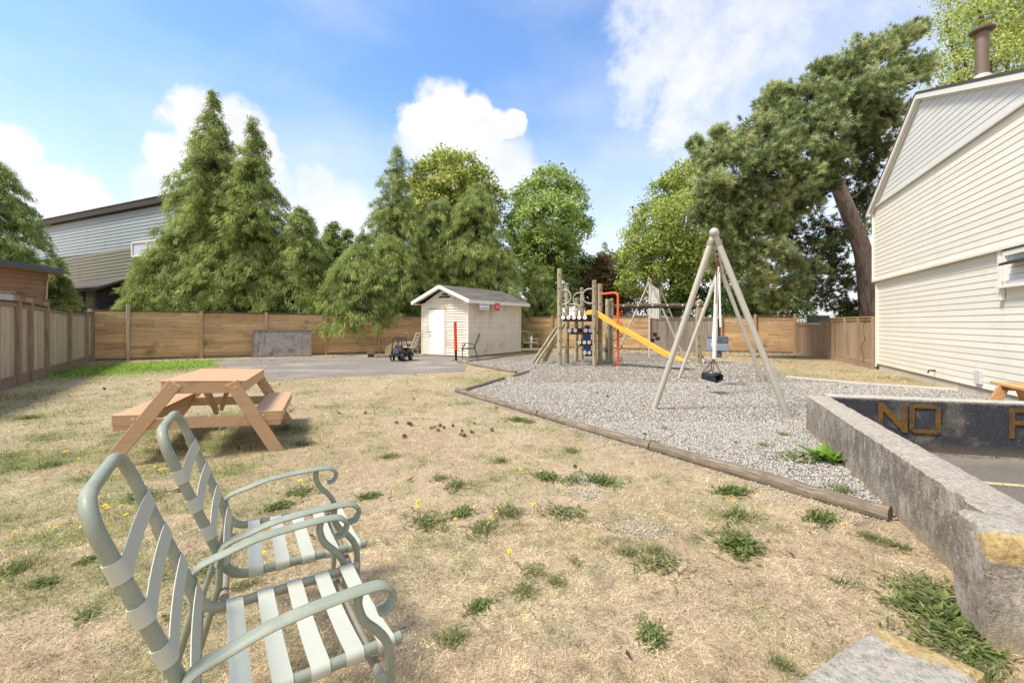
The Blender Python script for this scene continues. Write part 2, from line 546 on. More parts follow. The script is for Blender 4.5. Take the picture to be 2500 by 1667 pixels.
def bark(name, a, b, c):
    m = MT(name, .95, .15)
    v = m.scaled((7, 7, 1.6))
    n = m.noise(1.0, 6, .7, v); vo = m.voro(2.4, v)
    col = m.ramp(n, [(.3, a), (.55, b), (.8, c)])
    m.color(col); m.bump(m.math('ADD', n, vo), .9, .05)
    return m.m
M['bark'] = bark('bark', S(58, 46, 38), S(104, 84, 70), S(140, 120, 102))
M['pine_bark'] = bark('pine_bark', S(100, 86, 76), S(160, 142, 126), S(196, 178, 160))

def concrete(name, dark=.5, shift=0.):
    m = MT(name, .92, .15).world()
    big = m.noise(2.2, 5, .65)
    fine = m.noise(42, 6, .72)
    sp = m.noise(95, 4, .7)
    mid = m.noise(11, 5, .7, m.scaled((1, 1, .6)))
    st = m.noise(1.0, 5, .7, m.scaled((14, 14, 3.0)))
    c = m.ramp(fine, [(.3, S(138, 130, 118)), (.5, S(186, 177, 162)), (.7, S(216, 208, 192))])
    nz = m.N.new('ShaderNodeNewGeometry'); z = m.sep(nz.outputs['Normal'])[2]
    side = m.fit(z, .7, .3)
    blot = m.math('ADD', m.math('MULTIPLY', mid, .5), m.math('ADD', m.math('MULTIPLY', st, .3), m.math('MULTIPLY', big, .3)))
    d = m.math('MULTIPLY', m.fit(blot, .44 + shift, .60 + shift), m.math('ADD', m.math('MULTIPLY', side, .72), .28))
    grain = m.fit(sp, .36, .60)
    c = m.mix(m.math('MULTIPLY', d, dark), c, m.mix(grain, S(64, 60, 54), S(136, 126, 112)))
    vo = m.voro(26)
    spots = m.math('MULTIPLY', m.fit(vo, .30, .14), m.fit(mid, .46, .62))
    c = m.mix(m.math('MULTIPLY', spots, .8), c, S(206, 198, 182))
    v2 = m.voro(85)
    c = m.mix(m.math('MULTIPLY', m.fit(v2, .22, .1), .65), c, S(70, 66, 60))
    pz = m.sep()[2]
    low = m.math('MULTIPLY', m.fit(m.math('ADD', pz, m.math('MULTIPLY', mid, .12)), .2, .03), side)
    c = m.mix(m.math('MULTIPLY', low, .75), c, S(178, 160, 130))
    a = m.N.new('ShaderNodeAttribute'); a.attribute_name = 'lichen'
    lf = m.fit(m.math('ADD', a.outputs['Fac'], m.math('MULTIPLY', m.math('SUBTRACT', mid, .5), 1.3)), .42, .58)
    lc = m.ramp(fine, [(.3, S(142, 110, 62)), (.5, S(194, 166, 110)), (.7, S(212, 196, 152))])
    c = m.mix(m.math('MULTIPLY', lf, .9), c, lc)
    m.color(c); m.bump(m.math('ADD', fine, m.math('ADD', m.math('MULTIPLY', sp, .6), m.math('MULTIPLY', mid, .8))), 1.0, .014)
    return m.m
M['concrete'] = concrete('concrete', .85)
M['concrete_pale'] = concrete('concrete_pale', .7, .06)

def lichen_mat():
    m = MT('lichen', .95, .1).world()
    n = m.noise(60, 5, .75); b = m.noise(22, 5, .7)
    c = m.ramp(n, [(.3, S(122, 92, 44)), (.5, S(176, 146, 84)), (.72, S(196, 178, 128))])
    c = m.mix(m.fit(b, .48, .60), c, m.ramp(n, [(.3, S(126, 118, 104)), (.7, S(192, 184, 166))]))
    m.color(c); m.bump(n, 1.0, .012)
    return m.m
M['lichen'] = lichen_mat()

def painted_dark():
    m = MT('dark_paint', .85, .2).world()
    fine = m.noise(60, 5, .7); big = m.noise(3.2, 5, .62); vo = m.voro(42)
    c = m.ramp(fine, [(.3, S(44, 45, 50)), (.6, S(66, 67, 72)), (.8, S(104, 101, 97))])
    c = m.mix(m.math('MULTIPLY', m.fit(big, .5, .68), .7), c, S(120, 112, 100))
    c = m.mix(m.math('MULTIPLY', m.fit(vo, .16, .08), m.fit(big, .42, .6)), c, S(206, 200, 190))
    z = m.sep()[2]
    c = m.mix(m.fit(m.math('ADD', z, m.math('MULTIPLY', big, .16)), .02, -.10, 0, .7), c, S(112, 102, 86))
    c = m.mix(m.fit(m.math('ADD', z, m.math('MULTIPLY', fine, .08)), .46, .50, 0, .95), c, S(186, 180, 168))
    m.color(c); m.bump(fine, .6, .008)
    return m.m
M['dark_paint'] = painted_dark()

def letter_paint():
    m = MT('letter_paint', .85, .2).world()
    f = m.noise(70, 5, .7); b = m.noise(9, 4, .6)
    c = m.ramp(f, [(.3, S(70, 50, 22)), (.5, S(110, 82, 38)), (.75, S(136, 106, 58))])
    c = m.mix(m.fit(b, .48, .66, 0, .8), c, S(66, 64, 62))
    m.color(c); m.bump(f, .5, .006)
    return m.m
M['letter_paint'] = letter_paint()

def board_panel():
    m = MT('grey_plywood', .85, .2)
    f = m.noise(1, 5, .6, m.scaled((4, 4, 30))); b = m.noise(2.2, 5, .65); st = m.noise(1.0, 4, .6, m.scaled((7, 7, .8)))
    c = m.ramp(f, [(.3, S(122, 116, 110)), (.7, S(158, 150, 140))])
    c = m.mix(m.fit(b, .5, .7, 0, .8), c, S(88, 78, 70))
    c = m.mix(m.fit(st, .58, .75, 0, .8), c, S(70, 62, 56))
    m.color(c); return m.m
M['grey_plywood'] = board_panel()

# ------------------------------------------------------------------ ground
def vnoise(x, y, seed=0):
    xi = np.floor(x).astype(np.int64); yi = np.floor(y).astype(np.int64)
    fx = x - xi; fy = y - yi
    fx = fx * fx * (3 - 2 * fx); fy = fy * fy * (3 - 2 * fy)
    def h(a, b):
        n = (a * 374761393 + b * 668265263 + seed * 982451653) & 0x7fffffff
        n = ((n ^ (n >> 13)) * 1274126177) & 0x7fffffff
        return ((n ^ (n >> 16)) & 0xffff) / 65535.0
    return (h(xi, yi) * (1 - fx) + h(xi + 1, yi) * fx) * (1 - fy) + (h(xi, yi + 1) * (1 - fx) + h(xi + 1, yi + 1) * fx) * fy

def fbm(x, y, seed=0, octv=4):
    a = 0; s = .5; t = 0
    for k in range(octv):
        a = a + s * vnoise(x * 2 ** k, y * 2 ** k, seed + k * 17); t += s; s *= .55
    return a / t

GREEN_SPOTS = [  # picture position on the ground, radius in metres, strength
    (360, 895, 2.2, 1.7), (250, 905, 1.8, 1.5), (470, 888, 1.5, 1.7), (560, 884, .9, .9), (150, 955, .55, .6), (110, 990, .5, .35), (60, 970, .6, .6), (180, 1000, .5, .5),
    (60, 1120, .9, .40), (170, 1060, .8, .35), (20, 1240, .5, .35), (300, 1150, .4, .35), (110, 1330, .25, .3),
    (560, 1015, .55, .75), (440, 1070, .5, .5), (725, 1050, .28, .95), (690, 1000, .4, .4), (640, 1120, .25, .4),
    (1180, 930, .8, .6), (1250, 918, .7, .6), (1130, 985, .35, .5), (1290, 905, .4, .5),
    (2270, 930, .8, .8), (2180, 925, .8, .45), (1960, 915, .6, .45), (1900, 905, .5, .35),
    (1290, 858, 1.6, .8), (1230, 868, .8, .5), (1890, 880, 1.0, .3), (2050, 905, 1.0, .25), (700, 935, 1.2, .25), (900, 925, .8, .2),
    (1750, 1080, .4, .25), (1700, 1240, .3, .2)]
_SP = [(G(px, py), r, a) for px, py, r, a in GREEN_SPOTS]

def greenness(x, y):
    g = np.zeros_like(x)
    n = fbm(x * 2.2 + 31, y * 2.2 + 9, 3)
    for c, r, a in _SP:
        d2 = ((x - c.x) ** 2 + (y - c.y) ** 2) / (r * r)
        g = np.maximum(g, a * np.exp(-d2) * (0.55 + .9 * n))
    n2 = fbm(x * 1.3, y * 1.3, 11, 5)
    base = np.clip((n2 - .55) * 3.0, 0, .17)
    left = np.clip((-x - .25 * y) / 2.2, 0, 1) * np.clip((9 - y) / 4, 0, 1)
    base = base + left * np.clip((fbm(x * 2.7 + 5, y * 2.7, 23) - .36) * 2.0, 0, .5)
    base = base + np.clip((fbm(x * 3.4 + 17, y * 3.4 + 3, 91) - .575) * 4.5, 0, .36) * np.clip((y - 1.2) / 2.5, .25, 1)
    return np.clip(np.maximum(g, base), 0, 1)

LUSH = np.array(S(122, 152, 52)[:3])
def lushness(x, y):
    g = np.zeros_like(x)
    for c, r, a in _SP:
        if a > 1.2: g = np.maximum(g, np.exp(-((x - c.x) ** 2 + (y - c.y) ** 2) / (r * r)))
    return np.clip(g * 1.3, 0, 1)

STRAW = np.array([S(228, 207, 170)[:3], S(208, 182, 144)[:3], S(246, 232, 202)[:3], S(150, 126, 94)[:3]])
GREENS = np.array([S(138, 150, 82)[:3], S(118, 138, 74)[:3], S(160, 164, 98)[:3], S(148, 144, 96)[:3]])

LOGA0, LOGA1 = G(1116, 957), G(2174, 1270)
GRAVEL = [Vector((LOGA0.x, LOGA0.y)), G(1229, 925.5).xy, G(1290, 908).xy, G(1262, 910).xy, G(1116, 884).xy, G(1140, 882).xy, G(1226, 872).xy, G(1300, 866).xy,
          G(1400, 863.5).xy, G(1560, 861).xy, G(1650, 871).xy, G(1800, 885).xy, G(1886, 896).xy, G(1923, 922).xy, G(2130, 940).xy, G(2352, 955).xy,
          Vector((9.9, 7.6)), Vector((9.84, 4.05)), Vector((4.12, 5.62)), Vector((3.86, 5.55)), Vector((2.75, 2.99)), Vector((LOGA1.x, LOGA1.y))]
ASPHALT = [G(517, 884).xy, G(646, 931).xy, G(760, 923).xy, G(900, 917).xy, G(1134, 907).xy, G(1140, 893).xy, G(1105, 882).xy, G(1200, 873).xy, Vector((-1.72, 17.6)), Vector((-3.95, 19.1)), Vector((-4.6, 19.9)), G(800, 870.5).xy, G(612, 874).xy]

def inside(poly, x, y):
    r = np.zeros(x.shape, bool); n = len(poly)
    for i in range(n):
        a, b = poly[i], poly[(i + 1) % n]
        c = ((a.y > y) != (b.y > y)) & (x < (b.x - a.x) * (y - a.y) / ((b.y - a.y) or 1e-9) + a.x)
        r ^= c
    return r

WDIR = Vector((2.29 - 3.82, 2.03 - 5.58)).normalized()       # left concrete wall, running towards the camera
WN = Vector((-WDIR.y, WDIR.x))                               # across it, towards the parking
WA = Vector((3.82, 5.58)); WB = WA + WDIR * 3.98
WT = .245
IN0 = Vector((4.09, 5.50)); BDIR = Vector((1.79, -.50)).normalized()
PARKZ = -.18
PARK = [WA + WN * WT * .5, WB + WN * WT * .5, Vector((3.2, -1.5)), Vector((14, -1.5)), Vector((14, 2.9)), IN0 + BDIR * 6 + Vector((.03, .1)), IN0 + Vector((.0, .1))]
PARK_IN = [WA + WN * (WT - .01), WB + WN * (WT - .01), Vector((3.2, -1.5)), Vector((14, -1.5)), Vector((14, 2.9)), IN0 + BDIR * 6, IN0 + Vector((-.02, .0))]
YARD = [Vector((-16.5, .35)), Vector((-16.5, 27)), Vector((15, 27)), Vector((15, .35))]

def ground_mat():
    m = MT('dry_lawn', .95, .1).world()
    base = m.attr()
    f = m.noise(60, 6, .75); g = m.noise(9, 4, .6); h = m.noise(230, 3, .7)
    c = value(m, base, .72, 1.22, m.fit(f, .32, .68))
    c = value(m, c, .86, 1.1, m.fit(g, .3, .7))
    c = value(m, c, .62, 1.2, m.fit(h, .34, .66))
    m.color(c); m.bump(m.math('ADD', f, h), .35, .012)
    return m.m

def lawn():
    step = .16
    xs = np.arange(-17, 15.01, step); ys = np.arange(.4, 28.01, step)
    X, Y = np.meshgrid(xs, ys)
    nx, ny = len(xs), len(ys)
    idx = np.arange(nx * ny).reshape(ny, nx)
    a = idx[:-1, :-1].ravel(); b = idx[:-1, 1:].ravel(); c = idx[1:, 1:].ravel(); d = idx[1:, :-1].ravel()
    cx = (X[:-1, :-1] + step / 2).ravel(); cy = (Y[:-1, :-1] + step / 2).ravel()
    ins = inside(PARK_IN, X.ravel(), Y.ravel())
    keep = ~(ins[a] | ins[b] | ins[c] | ins[d])
    T = np.concatenate([np.stack([a, b, c], 1)[keep], np.stack([a, c, d], 1)[keep]])
    Z = (fbm(X * .8, Y * .8, 5) - .5) * .03 * np.clip((Y - 1), 0, 1)
    V = np.stack([X.ravel(), Y.ravel(), Z.ravel() * 0 - .0], 1)
    cx = np.concatenate([cx[keep]] * 2); cy = np.concatenate([cy[keep]] * 2)
    g = greenness(cx, cy)[:, None]
    n = fbm(cx * .9 + 3, cy * .9, 41)[:, None]
    col = (STRAW[0] * n + STRAW[1] * (1 - n)) * .64 * (1 - g) + (GREENS[0] * n + GREENS[3] * (1 - n)) * .8 * g
    lu = (lushness(cx, cy) * (.5 + .6 * fbm(cx * 1.7, cy * 1.7, 13)))[:, None].clip(0, 1)
    col = col * (1 - lu) + LUSH * .95 * lu
    # the far ground, one ring of big quads round the yard out to the horizon
    o = len(V)
    x0, x1, y0, y1 = xs[0], xs[-1], ys[0], ys[-1]
    B = 1500.
    V2 = [(-B, -B, 0), (B, -B, 0), (B, B, 0), (-B, B, 0), (x0, y0, 0), (x1, y0, 0), (x1, y1, 0), (x0, y1, 0)]
    T2 = []
    for i in range(4):
        j = (i + 1) % 4
        T2 += [(o + i, o + j, o + 4 + j), (o + i, o + 4 + j, o + 4 + i)]
    V = np.concatenate([V, np.array(V2)]); T = np.concatenate([T, np.array(T2)])
    col = np.concatenate([col, np.tile(STRAW[1] * .8, (8, 1))])
    ob = npmesh('lawn', V, T, ground_mat(), col, kind='structure')
lawn()

def sheet(name, poly, z, mat, kind='structure'):
    tri = tessellate_polygon([[Vector((p[0], p[1], 0)) for p in poly]])
    me = bpy.data.meshes.new(name)
    F = []
    for t in tri:
        a, b, c = (Vector((poly[i][0], poly[i][1], 0)) for i in t)
        F.append(t if (b - a).cross(c - a).z > 0 else t[::-1])
    me.from_pydata([(p[0], p[1], z) for p in poly], [], F)
    me.materials.append(mat); me.update()
    o = link(name, me)
    if kind: o['kind'] = kind
    return o

def gravel_mat():
    m = MT('gravel', .92, .15).world()
    v = m.voro(46); vc = m.voro(46, None, 'Color'); big = m.noise(.9, 4, .6); f = m.noise(90, 4, .7)
    x = m.sep(vc)[0]
    c = m.ramp(x, [(0, S(120, 110, 95)), (.35, S(160, 149, 132)), (.7, S(192, 181, 163)), (1, S(216, 206, 188))])
    c = m.mix(m.fit(v, .38, .62, 0, .85), c, S(84, 78, 70))
    c = value(m, c, .86, 1.1, big)
    m.color(c); m.bump(m.math('SUBTRACT', 1.0, v), 1.0, .02)
    return m.m

def asphalt_mat(name, k=1.0):
    m = MT(name, .95, .12).world()
    f = m.noise(120, 5, .75); big = m.noise(.55, 5, .6); st = m.noise(1, 5, .6, m.scaled((.5, .9, 1)))
    vo = m.voro(80)
    c = m.ramp(f, [(.3, S(104, 98, 90)), (.55, S(140, 132, 122)), (.8, S(174, 164, 152))])
    c = m.mix(m.fit(st, .48, .68, 0, .75), c, S(170, 160, 146))
    c = m.mix(m.fit(big, .55, .7, 0, .5), c, S(104, 98, 94))
    c = value(m, c, .8 * k, 1.1 * k, f)
    m.color(c); m.bump(m.math('ADD', f, vo), .5, .008)
    return m.m
M['gravel'] = gravel_mat()
M['asphalt'] = asphalt_mat('asphalt')
M['asphalt_dark'] = asphalt_mat('asphalt_dark', .72)
sheet('asphalt_pad', ASPHALT, .004, M['asphalt'])
sheet('gravel_bed', GRAVEL, .010, M['gravel'])
sheet('parking_asphalt', PARK, PARKZ, M['asphalt_dark'])
def faded_line():
    m = MT('faded_line', .9, .15).world()
    f = m.noise(40, 5, .7)
    m.color(m.mix(m.fit(f, .45, .6), S(206, 186, 136), S(120, 114, 108))); return m.m
p0, p1 = G(2390, 1178, PARKZ), G(2560, 1192, PARKZ)
d = (p1 - p0).normalized()
sheet('painted_line', [(p0 + Vector((0, -.04, 0)) - d * .4).xy, (p1 + Vector((0, -.04, 0)) + d * 3).xy, (p1 + Vector((0, .05, 0)) + d * 3).xy, (p0 + Vector((0, .05, 0)) - d * .4).xy], PARKZ + .005, faded_line())

# pale concrete strip between the gravel and the lawn by the house
mb = MB(); P = [G(1923, 922), G(2130, 940), G(2352, 955)]
for a, b in zip(P, P[1:]): mb.beam(a + Vector((0, .06, 0)), b + Vector((0, .06, 0)), .1, .07)
o = mb.build('lawn_curb', M['curb'], jitter=.004); tag(o, 'low pale concrete curb strip between gravel and lawn by the house', 'curb')

# --- blades of dry and green grass
def blades():
    parts = []
    bands = [(.95, 1.8, 80000, .0014, .036), (1.8, 3.2, 115000, .0020, .040), (3.2, 5.5, 90000, .0031, .046), (5.5, 9, 66000, .0060, .046), (9, 14, 40000, .010, .055), (14, 22, 24000, .016, .07)]
    for y0, y1, n, w, ln in bands:
        y = np.sqrt(RNG.uniform(y0 ** 2, y1 ** 2, n)); x = (RNG.uniform(-1.6, 1.4, n)) * y
        ok = ~inside(GRAVEL, x, y) & ~inside(ASPHALT, x, y) & ~inside(PARK, x, y)
        # stay inside the fences
        ok &= (x > -10.5 - .705 * (y - 8.84)) & (y < 15.9 + .45 * (x + 15.2)) | (x > 0) & (y < 25.4 - .463 * (x - .5))
        ok &= (x < 10.98 - .456 * (12.9 - y) - .1)
        x = x[ok]; y = y[ok]; n = len(x)
        g = greenness(x, y)
        isg = RNG.random(n) < np.clip(g * 1.15 - .05, 0, 1)
        tilt = np.where(isg, RNG.uniform(.5, 1.25, n), RNG.uniform(.9, 1.54, n))
        az = RNG.uniform(0, 2 * np.pi, n)
        L = ln * RNG.uniform(.5, 1.5, n) * np.where(isg, 1.0 + .5 * g, 1.0)
        W = w * 1.2 * RNG.uniform(.7, 1.4, n) * np.where(isg, 1.3, 1.0)
        dx = np.cos(az); dy = np.sin(az)
        base = np.stack([x, y, np.full(n, -.002)], 1)
        d1 = np.stack([dx * np.sin(tilt), dy * np.sin(tilt), np.cos(tilt)], 1)
        t2 = np.minimum(tilt + RNG.uniform(.0, .6, n), 1.62)
        a2 = az + RNG.uniform(-.8, .8, n)
        d2 = np.stack([np.cos(a2) * np.sin(t2), np.sin(a2) * np.sin(t2), np.cos(t2)], 1)
        side = np.stack([-dy, dx, np.zeros(n)], 1) * W[:, None] * .5
        mid = base + d1 * (L * .5)[:, None]; tip = mid + d2 * (L * .5)[:, None]
        tip[:, 2] = np.maximum(tip[:, 2], .003)
        V = np.stack([base - side, base + side, mid - side * .9, mid + side * .9, tip], 1)
        r = RNG.integers(0, 4, n)
        gc = np.where((RNG.random(n) < lushness(x, y))[:, None], LUSH[None], GREENS[r])
        c = np.where(isg[:, None], gc, STRAW[r]) * RNG.uniform(.5, 1.28, (n, 1))
        n1 = fbm(x * 1.1 + 3, y * 1.1, 41)[:, None]
        n3 = fbm(x * 4.5 + 1, y * 4.5, 71)[:, None]
        n4 = fbm(x * 19 + 3, y * 19, 83, 3)[:, None]
        c = c * np.clip(1.07 + (n4 - .5) * 3.2, .56, 1.42)
        c = c * (.76 + .44 * n1) * (1 - .55 * np.clip((n3 - .50) * 3.2, 0, .6) * np.array([.8, .9, 1.0])) * (1 - .20 * np.clip((fbm(x * .55 + 7, y * .55, 61) - .45) * 4, 0, 1))[:, None]
        parts.append((V, c))
    V = np.concatenate([p[0] for p in parts]); C = np.concatenate([p[1] for p in parts])
    n = len(V); b = np.arange(n)[:, None] * 5
    T = np.concatenate([b + np.array([[0, 1, 2]]), b + np.array([[2, 3, 4]])], 1).reshape(-1, 3)
    npmesh('dry_grass', V.reshape(-1, 3), T, M['grass_blade'], np.repeat(C, 2, 0), kind='stuff')
blades()

# --- loose stones
def stones():
    base = np.array([(1, 0, 0), (-1, 0, 0), (0, 1, 0), (0, -1, 0), (0, 0, 1), (0, 0, -1)], float)
    F8 = np.array([(0, 2, 4), (2, 1, 4), (1, 3, 4), (3, 0, 4), (2, 0, 5), (1, 2, 5), (3, 1, 5), (0, 3, 5)])
    Vs = []; Cs = []
    for y0, y1, n, s in ((2.9, 6.0, 44000, .0094), (6.0, 10, 28000, .0135), (10, 16, 9000, .021)):
        y = np.sqrt(RNG.uniform(y0 ** 2, y1 ** 2, n)); x = RNG.uniform(-.16, 1.15, n) * y
        ok = inside(GRAVEL, x, y); x = x[ok]; y = y[ok]; n = len(x)
        sc = s * RNG.uniform(.45, 1.25, (n, 1, 1)) * RNG.uniform(.6, 1.3, (n, 1, 3))
        v = base[None] * sc + RNG.normal(0, s * .18, (n, 6, 3))
        a = RNG.uniform(0, 6.28, n); t = RNG.uniform(-.7, .7, n)
        ca, sa, ct, st = np.cos(a), np.sin(a), np.cos(t), np.sin(t)
        X = v[..., 0] * ct[:, None] + v[..., 2] * st[:, None]; Z = -v[..., 0] * st[:, None] + v[..., 2] * ct[:, None]; Y = v[..., 1]
        v = np.stack([X * ca[:, None] - Y * sa[:, None], X * sa[:, None] + Y * ca[:, None], Z], -1)
        v += np.stack([x, y, np.full(n, .011)], 1)[:, None, :]
        g = RNG.random(n)
        tone = np.interp(g, [0, .25, .6, 1], [.34, .42, .49, .60])[:, None] * np.array([1.0, .945, .845]) * RNG.uniform(.97, 1.03, (n, 3))
        Vs.append(v); Cs.append(tone)
    # spilled stones in the lawn beside the log and in a few bare spots
    dl = (LOGA1 - LOGA0); dn = Vector((dl.y, -dl.x, 0)).normalized()
    if dn.y > 0: dn = -dn
    n = 1500
    t = RNG.random(n); q = RNG.exponential(.10, n) + .06
    x = LOGA0.x + dl.x * t + dn.x * q; y = LOGA0.y + dl.y * t + dn.y * q
    for px, py, r_, m_ in ((1435, 1172, .16, 260), (1425, 1205, .10, 120), (1568, 1290, .14, 220), (1200, 1020, .1, 60)):
        c = G(px, py); x = np.concatenate([x, c.x + RNG.normal(0, r_, m_)]); y = np.concatenate([y, c.y + RNG.normal(0, r_ * .6, m_)])
    n = len(x); v = base[None] * (.007 * RNG.uniform(.5, 1.4, (n, 1, 1)) * RNG.uniform(.6, 1.3, (n, 1, 3))) + RNG.normal(0, .0015, (n, 6, 3))
    v += np.stack([x, y, np.full(n, .006)], 1)[:, None, :]
    Vs.append(v); Cs.append(RNG.uniform(.3, .6, (n, 1)) * np.array([1.0, .95, .88]))
    V = np.concatenate(Vs); C = np.concatenate(Cs); n = len(V)
    T = (np.arange(n)[:, None, None] * 6 + F8[None]).reshape(-1, 3)
    m = MT('stone', .9, .2); m.color(m.attr())
    npmesh('gravel_stones', V.reshape(-1, 3), T, m.m, np.repeat(C, 8, 0), kind='stuff')
stones()

# ------------------------------------------------------------------ concrete walls
def wall_strip(name, a, b, perp, thick, z0, z1, label, seed, mat, rag=.006, cat='wall'):
    "solid wall from a to b (plan) with thickness along perp; chipped upper edges"
    rd = random.Random(seed)
    a = Vector(a); b = Vector(b); n = max(6, int((b - a).length / .06)); vz = 4
    L = []
    t_ = perp.normalized() * thick
    prof = []
    for i in range(n + 1):
        p = a.lerp(b, i / n)
        j = lambda k=1: rd.uniform(-rag, rag) * k
        ch = .012
        q = p + t_
        prof.append([(p.x + j(.5), p.y + j(.5), z0), (p.x + j(), p.y + j(), z0 + (z1 - z0) * .5), (p.x + j(), p.y + j(), z1 - ch + j()),
                     (p.x + t_.x * .07 + j(), p.y + t_.y * .07 + j(), z1 + j(.5)), ((p.x + q.x) / 2, (p.y + q.y) / 2, z1 + j(.4)), (q.x - t_.x * .07 + j(), q.y - t_.y * .07 + j(), z1 + j(.5)),
                     (q.x + j(), q.y + j(), z1 - ch + j()), (q.x + j(), q.y + j(), z0 + (z1 - z0) * .5), (q.x, q.y, z0)])
    mb = MB(); k = 9
    V = [v for r in prof for v in r]; F = []
    for i in range(n):
        for c in range(k - 1):
            F.append((i * k + c, (i + 1) * k + c, (i + 1) * k + c + 1, i * k + c + 1))
    F.append(tuple(range(k))); F.append(tuple(n * k + c for c in range(k))[::-1])
    cx = (a + b) / 2
    root = thing(name, label, cat, (cx.x, cx.y, 0))
    mb.add(V, F)
    return root, mb
root_lw, mb = wall_strip('concrete_wall', WA, WB, WN, WT, -.25, .46, 'low weathered concrete wall running from the gravel towards the camera', 3, M['concrete'])
# make sure the faces look outwards
def outward(o):
    bm = bmesh.new(); bm.from_mesh(o.data); bmesh.ops.recalc_face_normals(bm, faces=bm.faces); bm.to_mesh(o.data); bm.free(); return o
outward(mb.build('wall_body', M['concrete'], root_lw, True, world=root_lw, auto=35))
# broken, lichen covered block closing the near end of that wall
def wall_end():
    a = Vector((2.025, 1.835)); u = WN; v = -WDIR
    rd = random.Random(5); n = 22; m = 7; zt = .502
    rows = []; lich = []
    prof = [(0, -.2), (0, .1), (0, .2), (0, .3), (-.002, .36), (-.006, .40), (-.004, .432), (.006, .462), (.022, .485), (.05, .498), (.10, zt), (.16, zt), (.22, zt), (.24, .49), (.24, .1)]
    lk = [0, 0, 0, .0, .35, .9, 1.0, 1.0, .6, .15, 0, 0, 0, 0, 0]
    V = []
    for i in range(n + 1):
        t = i / n; w = .46 * t
        e = 1.0 if 0 < i < n else 0.
        for k, (d_, z) in enumerate(prof):
            inset = (.014 if i == 0 else 0)
            q = a + u * (w + rd.uniform(-.003, .003)) + v * (d_ + rd.uniform(-.005, .005) + (.012 if i == 0 and k > 1 else 0))
            V.append((q.x, q.y, z + (rd.uniform(-.005, .005) if z > .05 else 0) - (.02 if i == 0 and z > .4 else 0)))
            lich.append(lk[k] * (1 if i < 14 else .8))
    K = len(prof)
    F = [(i * K + c, i * K + c + 1, (i + 1) * K + c + 1, (i + 1) * K + c) for i in range(n) for c in range(K - 1)]
    F += [tuple(range(K))[::-1], tuple(n * K + c for c in range(K))]
    o = outward(MB().add(V, F).build('wall_end', M['concrete'], root_lw, True, world=root_lw, auto=50))
    at_ = o.data.attributes.new('lichen', 'FLOAT', 'POINT'); at_.data.foreach_set('value', np.array(lich, dtype=np.float32))
wall_end()

BW_A = IN0 - BDIR * .04; BW_B = IN0 + BDIR * 6
root_bw, mb = wall_strip('concrete_wall', BW_A, BW_B, Vector((-BDIR.y, BDIR.x)), .2, -.25, .458, 'dark painted concrete parking wall with faded ochre letters', 8, M['dark_paint'], .005)
outward(mb.build('wall_body', M['dark_paint'], root_bw, True, world=root_bw, auto=35))
BN = Vector((BDIR.y, -BDIR.x))        # towards the parking
def wall_letter(name, u0, strokes, w):
    "strokes: convex polygons in letter space 0..w, 0..1; painted slab 3 mm proud of the wall"
    mb = MB(); h = .355; zb = .045
    for s in strokes:
        poly = []
        for (u, v) in s:
            p = IN0 + BDIR * (u0 + u) + BN * .009
            poly.append((p.x, p.y, zb + v * h))
        mb.prism(poly, (BN.x * .004, BN.y * .004, 0))
    return outward(mb.build(name, M['letter_paint'], root_bw, world=root_bw))
def u_on_wall(px):
    r = (px - 1250) / 1050.0
    return (r * IN0.y - IN0.x) / (BDIR.x - r * BDIR.y)
un, uo, up = u_on_wall(2143), u_on_wall(2219), u_on_wall(2462)
s = .052
wall_letter('letter', un, [[(0, 0), (s, 0), (s, 1), (0, 1)], [(.25, 0), (.25 + s, 0), (.25 + s, 1), (.25, 1)], [(s, 1), (s, .72), (.25, .0), (.25, .30)]], .31)
wall_letter('letter', uo, [[(0, .1), (s, .14), (s, .86), (0, .9)], [(.26, .14), (.26 + s, .1), (.26 + s, .9), (.26, .86)], [(0, .1), (.05, 0), (.27, 0), (.26 + s, .1), (.26, .14), (s, .14)], [(0, .9), (s, .86), (.26, .86), (.26 + s, .9), (.27, 1), (.05, 1)]], .32)
wall_letter('letter', up, [[(0, 0), (s, 0), (s, 1), (0, 1)], [(s, .86), (.24, .86), (.3, .94), (.24, 1), (s, 1)], [(s, .45), (.24, .45), (.3, .52), (.24, .59), (s, .59)], [(.24, .5), (.3, .52), (.3, .94), (.24, .95)]], .3)

